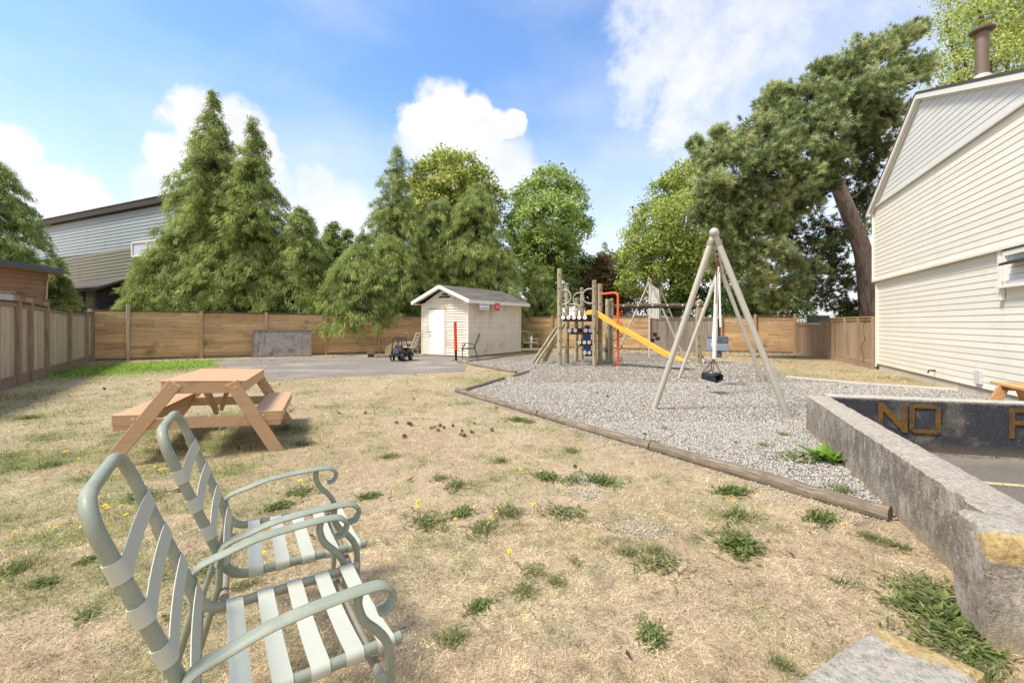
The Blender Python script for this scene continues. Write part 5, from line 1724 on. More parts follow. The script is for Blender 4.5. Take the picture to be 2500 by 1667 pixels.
    MB().prism(lip, (0, 0, .03)).build('slide_lip', M['slide_yellow'], sl, world=root, bevel=.008)
    MB().tube([pt(2.3, -1.28, 0), pt(2.3, -1.62, 0)], .03, 8).build('slide_foot', M['bolt_metal'], sl, True, world=root)
    # orange pole with spiral
    pb = Vector((3.41, 13.84, 0)); pole = bend([Vector((2.96, 14.30, 2.36)), Vector((3.41, 13.84, 2.38)), pb - Vector((0, 0, .1))], .16, 7)
    po = MB().tube(pole, .036, 14).build('climbing_pole', M['orange_paint'], root, True, world=root)
    H = []
    n = 110
    for k in range(n + 1):
        t = k / n; a = 2 * math.pi * 4.6 * t - .6
        H.append(pb + Vector((.125 * math.cos(a), .125 * math.sin(a), 1.78 - 1.74 * t)))
    MB().tube(H, .017, 8).build('spiral', M['orange_paint'], po, True, world=root)
    # climbing beam to the far post
    MB().log((3.55, 15.55, 2.0), (6.72, 14.72, 2.0), .085, 14, .03, 10, 4).build('climbing_beam', M['dark_log'], root, True, world=root)
    for k in range(6):
        q = Vector((4.0, 15.42, 2.02)).lerp(Vector((6.4, 14.8, 2.02)), k / 5); f = Vector((-q.x, -q.y, 0)).normalized() * .083
        MB().tube([q + f * .9, q + f * 1.16], .03, 8).build('bolt', M['log_end_paint'], root, True, world=root)
    fp = MB().box((6.42, 14.8, 1.02), (.19, .16, 2.24)).build('beam_post', PW, root, world=root, bevel=.03)
    MB().tube([(6.44, 14.78, 2.13), (6.44, 14.78, 2.19), (6.44, 14.78, 2.215)], [.09, .075, .03], 12).build('post_top', PW, fp, True, world=root)
    for z in (.3, .62, .85, .95, 1.2, 1.55, 1.95):
        MB().tube([(6.385, 14.73, z), (6.38, 14.71, z)], .024, 8).build('bolt', BM, fp, True, world=root)
    # leaning ladder poles and rungs on the left
    LA = [(Vector((.67, 14.93, 0)), Vector((1.52, 14.55, 1.28))), (Vector((.80, 14.80, 0)), Vector((1.60, 14.35, 1.2))), (Vector((1.19, 15.75, 0)), Vector((1.88, 15.2, 1.45))), (Vector((1.05, 15.7, 0)), Vector((1.8, 15.3, 1.35)))]
    for k, (a, b) in enumerate(LA):
        MB().log(a - Vector((0, 0, .05)), b, .05, 10, .05, 6, k).build('ladder_pole', PW, root, True, world=root)
    for k in range(4):
        t = .2 + k * .22; a = LA[0][0].lerp(LA[0][1], t); b = LA[2][0].lerp(LA[2][1], t)
        P = [a, a.lerp(b, .5) - Vector((0, 0, .1)), b]
        MB().tube(catmull(P, 5), .016, 8).build('net_rope', M['edging_wood'], root, True, world=root)
    # blue moulded panel under the platform
    c = Vector((2.69, 15.4, 0))
    bl = MB()
    bl.prism([c + ac * u + Vector((0, 0, z)) for u, z in ((-.13, .42), (.13, .42), (.13, 1.2), (.08, 1.32), (-.08, 1.32), (-.13, 1.2))], dk * .06)
    b = bl.build('play_panel', M['blue_plastic'], root, world=root, bevel=.015)
    for u in (-.085, -.028, .028, .085):
        MB().beam(c + ac * u - dk * .012 + Vector((0, 0, .95)), c + ac * u - dk * .012 + Vector((0, 0, 1.2)), .03, .02).build('panel_rib', M['blue_plastic'], b, world=root)
    MB().prism([c + ac * u - dk * .006 + Vector((0, 0, z)) for u, z in ((-.05, .66), (.05, .66), (.0, .55))], dk * .004).build('panel_mark', M['white_plastic'], b, world=root)
play()

p = G(1715, 886)
lg = thing('log_stub', 'short dark log with a white painted end beside the tall beam post', 'log', (p.x, p.y, .085), math.atan2(.9, .35))
MB().log((0, 0, 0), (1.0, 0, .06), .082, 14, .04, 6, 3).build('log', M['dark_log'], lg, True)
MB().tube([(-.012, 0, 0), (.01, 0, 0)], .076, 14).build('log_end', M['log_end_paint'], lg, True)

# ------------------------------------------------------------------ small things about the yard
def small_things():
    # plywood sheet leaning on the fence
    a = G(614, 872.5); b = G(761, 870); d = (b - a); L = d.length
    r = thing('plywood_sheet', 'stained grey plywood sheet leaning against the brown fence', 'board', (a.x, a.y, 0), math.atan2(d.y, d.x))
    r.rotation_euler = (R(-7), 0, math.atan2(d.y, d.x))
    MB().box((L / 2, 0, .56), (L, .025, 1.10)).build('sheet', M['grey_plywood'], r, bevel=.004)
    for x in (.02, L - .02): MB().box((x, -.02, .56), (.05, .02, 1.12)).build('edge_batten', M['edging_wood'], r)
    MB().box((L / 2, -.02, 1.10), (L, .02, .05)).build('edge_batten', M['edging_wood'], r)
    MB().box((L / 2, -.02, .025), (L, .02, .05)).build('edge_batten', M['edging_wood'], r)
    # orange marker post
    p = G(1113.5, 881)
    r = thing('marker_post', 'bright orange marker post with black foot standing before the shed', 'post', (p.x, p.y, 0))
    r.rotation_euler = (0, R(-1.5), 0)
    MB().box((0, 0, .20), (.085, .085, .42)).build('foot', M['black_plastic'], r, bevel=.006)
    MB().tube([(0, 0, .40), (0, 0, 1.43)], .058, 14).build('post', M['post_orange'], r, True)
    MB().tube([(0, 0, 1.43), (0, 0, 1.455)], [.058, .05], 14).build('post_top', M['post_orange'], r, True)
    # dark chair and pale chairs round the shed
    make_chair('dark green strap chair beside the shed wall under the signs', (-1.50, 17.0, 0), R(188), None, 'dark_chair', 'dark_chair', False)
    make_chair('cream strap chair left of the shed beside the toy car', (-4.12, 17.95, 0), R(172), None, 'cream_chair', 'cream_chair', False)
    make_chair('grey-brown strap chair half hidden by the left corner of the shed', (-4.62, 19.6, 0), R(20), None, 'worn_metal', 'worn_metal', False)
    make_chair('white strap chair peeping out behind the right end of the shed', (.80, 22.3, 0), R(40), None, 'cream_chair', 'cream_chair', False)
    st = thing('stake', 'short white stake in the grass behind the shed', 'stake', (1.02, 22.6, 0))
    MB().box((0, 0, .35), (.09, .05, .7)).build('stake_board', M['white_plastic'], st, bevel=.005)
    MB().box((0, 0, .71), (.07, .04, .03)).build('stake_tip', M['white_plastic'], st)
    # round table top leaning at the fence
    c = at(962, 862, 19.2)
    r = thing('tabletop', 'pale yellow half round tabletop leaning on the fence behind the toy car', 'tabletop', (-5.12, 19.15, 0), math.atan2(.41, .912))
    r.rotation_euler = (R(-8), 0, math.atan2(.41, .912))
    disc = [(.52 * math.cos(math.pi * k / 30), 0, .02 + .52 * math.sin(math.pi * k / 30)) for k in range(31)]
    outward(MB().prism(disc, (0, .03, 0)).build('disc', M['pale_tabletop'], r, bevel=.006))
    rim = [Vector(q) + Vector((0, -.004, 0)) for q in disc]; rim.append(rim[0]); rim.append(rim[1])
    MB().tube(rim, .012, 6, False).build('rim', M['pale_tabletop'], r, True)
    # timbers on the asphalt edge by the fence
    for k, (px0, px1, py, rr, lab) in enumerate(((917, 953, 873.5, .07, 'reddish squared timber lying at the foot of the fence by the toy car'), (898, 914, 872, .11, 'dark short log lying at the foot of the fence'))):
        a, b = G(px0, py), G(px1, py - .4); d = b - a
        q = thing('timber' if k == 0 else 'log', lab, 'timber' if k == 0 else 'log', (a.x, a.y, rr), math.atan2(d.y, d.x))
        if k == 0: MB().box((d.length / 2, 0, 0), (d.length, .16, .14)).build('timber', M['brown_board'], q, bevel=.012)
        else:
            MB().log((0, 0, 0), (d.length, 0, 0), rr, 12, .08, 5, 3).build('log', M['dark_log'], q, True)
            MB().tube([(-.008, 0, 0), (.004, 0, 0)], rr * .9, 12).build('log_end', M['brown_board'], q, True)
M['dark_chair'] = plain('dark_chair', S(74, 80, 74), .5, .4, 0, .1, 20, .02)
M['cream_chair'] = plain('cream_chair', S(206, 196, 178), .5, .4, 0, .08, 20, .02)
small_things()

def toy_car():
    r = thing('toy_car', 'black ride-on toy jeep with roll cage parked on the asphalt', 'toy car', (-4.12, 16.0, 0), R(-14))
    r.scale = (.86, .9, 1.04)
    BP, BR = M['black_plastic'], M['black_rubber']
    # local +y is the driving direction (away from the camera)
    prof = [(-.42, .17), (.48, .17), (.52, .25), (.50, .40), (.22, .47), (.12, .47), (.08, .34), (-.22, .34), (-.26, .47), (-.42, .46)]
    outward(MB().prism([(-.25, y, z) for y, z in prof], (.50, 0, 0)).build('body', BP, r, bevel=.018))
    for s in (-1, 1):
        for y in (-.27, .33):
            w = MB().tube([(s * .19, y, .125), (s * .22, y, .125), (s * .30, y, .125), (s * .32, y, .125)], [.10, .128, .128, .10], 16).build('wheel', BR, r, True, auto=50)
            MB().tube([(s * .318, y, .125), (s * .327, y, .125)], .06, 12).build('hub', M['grey_plastic'], w, True)
            P = [(s * .27, y + .18 * math.cos(t), .13 + .17 * math.sin(t)) for t in [math.pi * k / 8 for k in range(9)]]
            MB().tube(P, 1, 8, True, flat=(.016, .055), up=(1, 0, 0)).build('fender', BP, r, True)
        cage = bend([(s * .22, -.38, .44), (s * .20, -.30, .80), (s * .18, .02, .82), (s * .22, .20, .46)], .06, 5)
        MB().tube(cage, .022, 8).build('roll_bar', BP, r, True)
        MB().box((s * .285, .2, .53), (.07, .03, .07)).build('mirror', BP, r, bevel=.01)
    MB().tube([(-.20, -.30, .80), (.20, -.30, .80)], .022, 8).build('roll_bar', BP, r, True)
    MB().box((0, -.14, .815), (.36, .32, .03)).build('roof_panel', BP, r, bevel=.01)
    MB().tube([(-.18, .04, .815), (.18, .04, .815)], .02, 8).build('roll_bar', BP, r, True)
    MB().box((0, -.20, .44), (.36, .08, .26)).build('seat', M['dark_grey_plastic'], r, bevel=.02)
    sw = MB(); P = [(-.08 + .085 * math.cos(t), .10 + .04 * math.sin(t), .52 + .075 * math.sin(t)) for t in [2 * math.pi * k / 16 for k in range(18)]]
    sw.tube(P, .013, 6, False).tube([(-.08, .10, .52), (-.08, .17, .44)], .014, 6)
    sw.build('steering_wheel', M['trim_white'], r, True)
    MB().box((0, -.435, .36), (.28, .03, .16)).build('tailgate', M['dark_grey_plastic'], r, bevel=.012)
    MB().box((0, -.445, .21), (.54, .05, .07)).build('bumper', BP, r, bevel=.015)
    MB().box((0, .535, .22), (.54, .05, .08)).build('bumper', BP, r, bevel=.015)
    for s in (-1, 1): MB().box((s * .2, -.435, .40), (.05, .02, .07)).build('tail_light', M['sign_red'], r, bevel=.006)
    MB().box((-.16, -.46, .1), (.02, .02, .12)).build('reflector', M['trim_white'], r)
toy_car()

# ------------------------------------------------------------------ weeds, flowers, cones
def leafy(name, n, ln, wd, up0, up1, seed, green, lob=True, nseg=3, spread=.04):
    rd = np.random.default_rng(seed)
    V = []; T = []; C = []
    for i in range(n):
        az = rd.uniform(0, 6.283); L = ln * rd.uniform(.55, 1.2); tl = rd.uniform(up0, up1)
        d = np.array([math.cos(az), math.sin(az), 0]); s = np.array([-d[1], d[0], 0]); z = np.array([0, 0, 1.])
        p = np.array([rd.normal(0, spread) * (1 + .5 * math.sin(i * .7)), rd.normal(0, spread * .8), 0.]); b = len(V)
        for k in range(nseg + 1):
            t = k / nseg
            a = tl * (1 - .9 * t)
            w = wd * (math.sin(math.pi * min(1, t * .85 + .12)) ** .8) * (1 + (.35 * (-1) ** k if lob else 0)) * .5
            if k == nseg: w = wd * .06
            V += [p - s * w + z * .002 * k, p + s * w + z * .002 * k]
            p = p + (d * math.cos(a) + z * math.sin(a)) * L / nseg
        col = np.array(green[rd.integers(len(green))]) * rd.uniform(.7, 1.3)
        for k in range(nseg):
            q = b + 2 * k
            T += [(q, q + 1, q + 3), (q, q + 3, q + 2)]; C += [col, col]
    me = npmesh(name, np.array(V), np.array(T), M['leaf'], np.array(C))
    return me

WEED_G = [S(112, 126, 70)[:3], S(130, 144, 80)[:3], S(96, 112, 60)[:3], S(146, 152, 94)[:3]]
WEED_P = [S(162, 160, 120)[:3], S(181, 173, 134)[:3], S(141, 140, 101)[:3]]
PROTO = {'rosette': lambda k: leafy('leaves', 230, .055, .0105, .1, 1.1, 10 + k, WEED_G, True, 3, .050),
         'tuft': lambda k: leafy('leaves', 220, .062, .0042, .3, 1.45, 20 + k, WEED_G + WEED_P, False, 3, .042),
         'mat': lambda k: leafy('leaves', 240, .058, .0075, .1, .9, 30 + k, WEED_P + WEED_G, True, 3, .062),
         'lush': lambda k: leafy('leaves', 46, .26, .045, .45, 1.35, 40 + k, [S(124, 158, 66)[:3], S(146, 176, 80)[:3]], True, 4, .03)}
_made = {}
def weed(kind, px, py, size, label, group='weed clumps in the dry lawn'):
    p = G(px, py)
    r = thing('weed', label, 'weed', (p.x, p.y, .0), random.uniform(0, 6.28), group)
    size *= 1.22
    r.scale = (size * 1.0, size * random.uniform(.8, 1.1), size * random.uniform(.6, .9))
    key = (kind, len(bpy.data.objects) % 3)
    if key not in _made:
        o = PROTO[kind](key[1]); _made[key] = o; o.parent = r
    else:
        o = _made[key].copy(); COL.objects.link(o); o.parent = r
    return r
D = 2500 / 2352.0
def disp(x, y): return (x * D, y * D)
for kind, x, y, s, lab in [
    ('rosette', 1497, 1465, .62, 'toothed green rosette weed near the bottom edge, left of the concrete block'),
    ('rosette', 1099, 1395, .52, 'single dense green weed right of the nearest chair'),
    ('mat', 1205, 1357, .5, 'spreading weed just left of the pair of small grey-green weeds'),
    ('mat', 1223, 1312, .5, 'small grey-green weed in the middle of the bare lawn'),
    ('tuft', 1278, 1340, .6, 'loose green weed right of the spreading one in mid lawn'),
    ('tuft', 1036, 1470, .7, 'dull green tuft low in the picture right of the near chair arm'),
    ('mat', 1510, 1295, .85, 'broad olive weed mat below the green mats by the log'),
    ('tuft', 1503, 1270, .8, 'olive grass tuft on top of the broad weed mat'),
    ('rosette', 1700, 1258, 1.15, 'wide dark green weed mat in the lawn left of the concrete wall'),
    ('tuft', 1690, 1235, .9, 'yellow-green tuft at the back of the wide dark weed mat'),
    ('rosette', 1682, 1130, 1.1, 'bright leafy weed in front of the nearest edging log'),
    ('mat', 1697, 1185, .9, 'weed patch with small yellow flower between log and wide dark mat'),
    ('rosette', 1885, 1190, 1.0, 'bright weed tucked against the near end of the log'),
    ('mat', 1940, 1340, .45, 'small grey-green weed right of the bare lawn, near the wall'),
    ('tuft', 1440, 1270, .65, 'thin dry tuft left of the broad olive mat'),
    ('rosette', 1256, 1097, 1.0, 'bright green weed below the log, left of a pair'),
    ('rosette', 1383, 1107, 1.0, 'bright green weed below the log, rightmost of three'),
    ('mat', 1318, 1103, .9, 'pale weed between two bright ones below the log'),
    ('tuft', 1313, 1037, .9, 'fresh green tuft close under the log'),
    ('mat', 1322, 1290, .35, 'little low weed in the middle of the lawn'),
    ('mat', 985, 1200, 1.0, 'grey-green weed left of the yellow flowers in mid lawn'),
    ('rosette', 1060, 1180, .75, 'green weed with yellow flowers beside it in mid lawn'),
    ('mat', 1108, 1217, .85, 'weed with broad leaf and two yellow flowers'),
    ('tuft', 1165, 1180, 1.1, 'tall thin tuft with yellow flowers in mid lawn'),
    ('mat', 1300, 1180, 1.0, 'sparse green mat right of the tall thin tuft'),
    ('tuft', 1010, 1100, .9, 'dull green tuft in the lawn above the flower patch'),
    ('mat', 1050, 1115, .9, 'low weed right of the dull green tuft'),
    ('tuft', 895, 1050, 1.1, 'grass tuft between the picnic table and the pine cones'),
    ('tuft', 1150, 1060, 1.0, 'olive tuft below the pine cones'),
    ('rosette', 1190, 965, 1.2, 'weed hugging the first edging log'),
    ('tuft', 1215, 970, 1.0, 'light green tuft at the joint of the edging logs'),
    ('rosette', 640, 1165, .75, 'leafy weed seen just past the arm of the second chair'),
    ('mat', 690, 1130, .9, 'weed behind the arm of the second chair'),
    ('rosette', 850, 1140, .7, 'small green weed right of the second chair arm'),
    ('mat', 490, 1310, .75, 'dark weed mat under the second chair'),
    ('rosette', 520, 1235, .55, 'green weed under the rear leg of the second chair'),
    ('mat', 560, 1345, .5, 'weed seen between the seat straps of the chairs'),
    ('mat', 335, 1140, .9, 'weed patch behind the nearest chair back'),
    ('rosette', 205, 1285, .55, 'weed left of the nearest chair back'),
    ('tuft', 30, 1310, 1.0, 'dense grass clump at the left edge of the picture'),
    ('mat', 200, 1410, .5, 'pale wiry weed left of the nearest chair'),
    ('rosette', 95, 1340, .5, 'flat weed near the left edge below the grass clump'),
    ('tuft', 110, 1070, 1.3, 'grass clump left of the picnic table'),
    ('tuft', 70, 960, 1.6, 'grass clump at the foot of the left fence'),
    ('tuft', 700, 1020, 1.3, 'lush grass clump at the right foot of the picnic table'),
    ('tuft', 655, 985, 1.4, 'lush grass clump behind the right leg of the picnic table'),
    ('tuft', 500, 985, 1.4, 'grass clump in the shade under the picnic table'),
    ('lush', 1900, 1060, 1.0, 'bright dandelion weed growing at the foot of the concrete wall'),
    ('tuft', 1755, 1025, .8, 'small yellow-green weed in the gravel'),
    ('tuft', 1800, 1000, .9, 'weed in the gravel under the swing leg'),
    ('mat', 1830, 1055, 1.5, 'dry weed patch in the gravel by the wall'),
    ('tuft', 1930, 1130, 1.0, 'dry yellowish weed between wall and gravel'),
    ('tuft', 1525, 985, .8, 'flat olive weed in the gravel'),
    ('tuft', 1500, 1018, .8, 'small green weed just behind the edging log'),
    ('mat', 2120, 1350, .95, 'light green weed at the wall foot, top of the corner patch'),
    ('rosette', 2150, 1400, 1.25, 'dark leafy weed at the wall foot, middle of the corner patch'),
    ('rosette', 2190, 1450, 1.15, 'dark leafy weed between the wall and the concrete block'),
    ('rosette', 2230, 1500, .9, 'leafy weed in the gap beside the concrete block'),
    ('mat', 2195, 1405, 1.2, 'grey-green weed hard against the wall above the corner patch'),
    ('rosette', 2110, 1385, .9, 'dark leafy weed at the left edge of the corner patch'),
    ('mat', 2165, 1470, 1.1, 'fine leaved weed between corner patch and concrete block'),
    ('tuft', 2255, 1550, .8, 'grass tuft in the gap at the bottom right edge'),
    ('mat', 2060, 1255, .6, 'weed at the end of the nearest edging log'),
    ('tuft', 1800, 1530, .5, 'dull weed at the bottom edge left of the concrete block'),
    ('tuft', 2000, 1235, .8, 'dry grass against the near end of the log'),
    ('tuft', 2150, 870, 2.0, 'green grass at the foot of the house wall'),
    ('tuft', 2110, 862, 1.7, 'grass along the house foundation'),
    ]:
    weed(kind, x * D, y * D, s, lab)

def flowers():
    first = None
    rd = random.Random(11)
    spots = [(60, 1015), (125, 1022), (145, 1012), (180, 1050), (150, 1040), (35, 1230), (122, 1220), (190, 1215), (225, 1150), (240, 1175), (285, 1165), (290, 1195), (250, 1180), (310, 1098), (320, 1110), (300, 1105), (370, 1075), (380, 1082), (360, 1070),
             (330, 1160), (420, 1080), (565, 930), (545, 940), (600, 1285), (720, 1095), (760, 1110), (545, 1210), (690, 1110), (958, 1172), (965, 1160), (1045, 1195), (1130, 1195), (1138, 1180), (1195, 1080), (1225, 1170), (1228, 1162), (1174, 1275), (1240, 1090), (850, 985), (1690, 1163), (1945, 1215), (640, 1000)]
    for x, y in spots:
        p = G(x * D, y * D + 18)
        near = 'beside the nearest chair' if x < 340 and y > 1090 else 'behind the two chairs' if x < 800 and y > 1020 else 'near the picnic table' if x < 800 else 'in mid lawn' if x < 1500 else 'near the edging log'
        lab = 'small yellow dandelion flower ' + near
        if first is None:
            first = thing('dandelion', lab, 'flower', p, 0, 'yellow dandelion flowers')
            MB().tube([(0, 0, 0), (.008, 0, .06), (.004, .004, .105)], [.0022, .002, .002], 5).build('stem', M['stem_green'], first)
            V = [(.004, .004, .104)]; F = []
            mb = MB()
            for k in range(14):
                a = 6.283 * k / 14; c, s_ = math.cos(a), math.sin(a)
                for rr, zz in ((.019, .112), (.012, .120)):
                    mb.add([(.004, .004, .106), (.004 + rr * math.cos(a - .2), .004 + rr * math.sin(a - .2), zz), (.004 + rr * 1.12 * c, .004 + rr * 1.12 * s_, zz + .001), (.004 + rr * math.cos(a + .2), .004 + rr * math.sin(a + .2), zz)], [(0, 1, 2, 3)])
            mb.build('flower_head', M['flower_yellow'], first)
            o = first
        else:
            o = dup(first, lab, p, (rd.uniform(-.2, .2), rd.uniform(-.2, .2), rd.uniform(0, 6)))
        s = rd.uniform(.55, .85); o.scale = (s, s, s)
flowers()

def cones():
    rd = random.Random(5)
    spots = [(910, 973), (938, 975), (945, 978), (990, 985), (1000, 983), (1010, 980), (1005, 990), (1020, 985), (1040, 980), (1062, 992), (1065, 1003), (1057, 1000), (1090, 975), (1130, 990), (1085, 995), (1320, 880), (1372, 905), (1275, 833), (930, 1005), (840, 950), (1395, 912), (1320, 1075), (1480, 1000), (1690, 1020)]
    first = None
    lab = 'brown pine cone lying '
    for x, y in spots:
        p = G(x * D, y * D) + Vector((0, 0, .02))
        where = 'on the dry lawn before the gravel' if x < 1150 and y > 930 else 'on the gravel'
        if first is None:
            first = thing('pine_cone', lab + where, 'pine cone', p, 0, 'fallen pine cones')
            mb = MB()
            for ring in range(6):
                t = ring / 5; r = .028 * math.sin(math.pi * (.18 + .72 * t)); z = -.035 + .07 * t
                for k in range(8):
                    a = 6.283 * (k + .5 * (ring % 2)) / 8
                    c, s = math.cos(a), math.sin(a)
                    mb.add([(z, r * .5 * c, r * .5 * s), (z + .012, r * 1.1 * math.cos(a - .35), r * 1.1 * math.sin(a - .35)), (z + .016, r * 1.25 * c, r * 1.25 * s), (z + .012, r * 1.1 * math.cos(a + .35), r * 1.1 * math.sin(a + .35))], [(0, 1, 2, 3)])
            mb.build('scales', M['cone_brown'], first)
            MB().tube([(-.04, 0, 0), (.03, 0, 0)], [.008, .004], 6).build('core', M['cone_brown'], first)
            o = first
        else:
            o = dup(first, lab + where, p, (rd.uniform(0, 6), rd.uniform(-.3, .3), rd.uniform(0, 6)))
        s = rd.uniform(.5, .85); o.scale = (s, s, s)
cones()

def litter():
    "curled brown leaves and twigs, too many to count"
    n = 900
    y = np.sqrt(RNG.uniform(1.2, 21 ** 2, n)); x = RNG.uniform(-1.1, 1.1, n) * y
    # thick along the back fence behind the gravel
    m = 700
    u = RNG.uniform(2, 13.5, m); w = RNG.uniform(.2, 2.6, m) ** 1.2
    xb = .5 + .907 * u - .42 * w; yb = 25.5 - .42 * u - .907 * w
    x = np.concatenate([x, xb]); y = np.concatenate([y, yb])
    ok = ~inside(PARK, x, y) & (x < 10.98 - .456 * (12.9 - y) - .2); x = x[ok]; y = y[ok]; n = len(x)
    L = np.where(RNG.random(n) < .2, .05, .022) * RNG.uniform(.6, 1.3, n) * (1 + y * .04); a = RNG.uniform(0, 6.28, n)
    d = np.stack([np.cos(a), np.sin(a), RNG.uniform(0, .5, n)], 1) * L[:, None]; s = np.stack([-np.sin(a), np.cos(a), RNG.uniform(-.3, .5, n)], 1) * (L * .32)[:, None]
    b = np.stack([x, y, np.full(n, .022)], 1)
    V = np.stack([b - d, b + s, b + d, b - s], 1).reshape(-1, 3)
    T = (np.arange(n)[:, None, None] * 4 + np.array([[0, 1, 2], [0, 2, 3]])[None]).reshape(-1, 3)
    pal = np.array([S(110, 82, 58)[:3], S(84, 62, 48)[:3], S(150, 116, 78)[:3], S(70, 58, 46)[:3]])
    npmesh('leaf_litter', V, T, M['grass_blade'], np.repeat(pal[RNG.integers(0, 4, n)], 2, 0), kind='stuff')
    # crumbs of leaf in the corner of the parking
    n = 500
    t = RNG.uniform(.3, 5.5, n); o = np.abs(RNG.normal(0, .07, n)) + .02
    x = IN0.x + BDIR.x * t + BN.x * o; y = IN0.y + BDIR.y * t + BN.y * o
    a = RNG.uniform(0, 6.28, n); L = RNG.uniform(.008, .022, n)
    d = np.stack([np.cos(a), np.sin(a), RNG.uniform(-.2, .6, n)], 1) * L[:, None]; s = np.stack([-np.sin(a), np.cos(a), RNG.uniform(-.2, .5, n)], 1) * (L * .4)[:, None]
    b = np.stack([x, y, np.full(n, PARKZ + .012)], 1)
    V = np.stack([b - d, b + s, b + d, b - s], 1).reshape(-1, 3)
    T = (np.arange(n)[:, None, None] * 4 + np.array([[0, 1, 2], [0, 2, 3]])[None]).reshape(-1, 3)
    npmesh('leaf_crumbs', V, T, M['grass_blade'], np.repeat(pal[RNG.integers(0, 4, n)] * 1.3, 2, 0), kind='stuff')
litter()

# ------------------------------------------------------------------ trees
def unit(v): return v / np.maximum(np.linalg.norm(v, axis=-1, keepdims=True), 1e-9)
def rnd_dir(n, up=0.0):
    v = RNG.normal(0, 1, (n, 3)); v[:, 2] += up; return unit(v)

def fans(P, D_, S_, L, W, n, spread, droop):
    "n thin tapered fronds per point: P start, D_ main direction, S_ sideways; returns tris"
    m = len(P)
    k = np.linspace(-1, 1, n)[None, :] * spread + RNG.normal(0, .12, (m, n))
    d = unit(D_[:, None, :] * np.cos(k)[..., None] + S_[:, None, :] * np.sin(k)[..., None] + np.array([0, 0, -1.]) * (droop * RNG.uniform(.5, 1.4, (m, n)))[..., None])
    ln = L[:, None] * RNG.uniform(.6, 1.25, (m, n)) * (1 - .35 * np.abs(k / max(spread, .01)))
    st = P[:, None, :] + RNG.normal(0, .07, (m, n, 3)) + D_[:, None, :] * (RNG.uniform(0, .35, (m, n)) * L[:, None])[..., None]
    nrm = unit(np.cross(d, S_[:, None, :] + RNG.normal(0, .5, (m, n, 3))))
    sd = np.cross(d, nrm)
    wd = (W * RNG.uniform(.7, 1.3, (m, n)))[..., None]
    tip = st + d * ln[..., None] + np.array([0, 0, -.16]) * ln[..., None]
    V = np.stack([st - sd * wd * .55 + d * (ln * .12)[..., None], st + sd * wd * .55 + d * (ln * .12)[..., None], tip], 2).reshape(-1, 3, 3)
    return V

def quads_mesh(name, V, C, mat, parent):
    n = len(V)
    T = (np.arange(n)[:, None, None] * 4 + np.array([[0, 1, 2], [0, 2, 3]])[None]).reshape(-1, 3)
    return npmesh(name, V.reshape(-1, 3), T, mat, np.repeat(C, 2, 0), parent=parent)

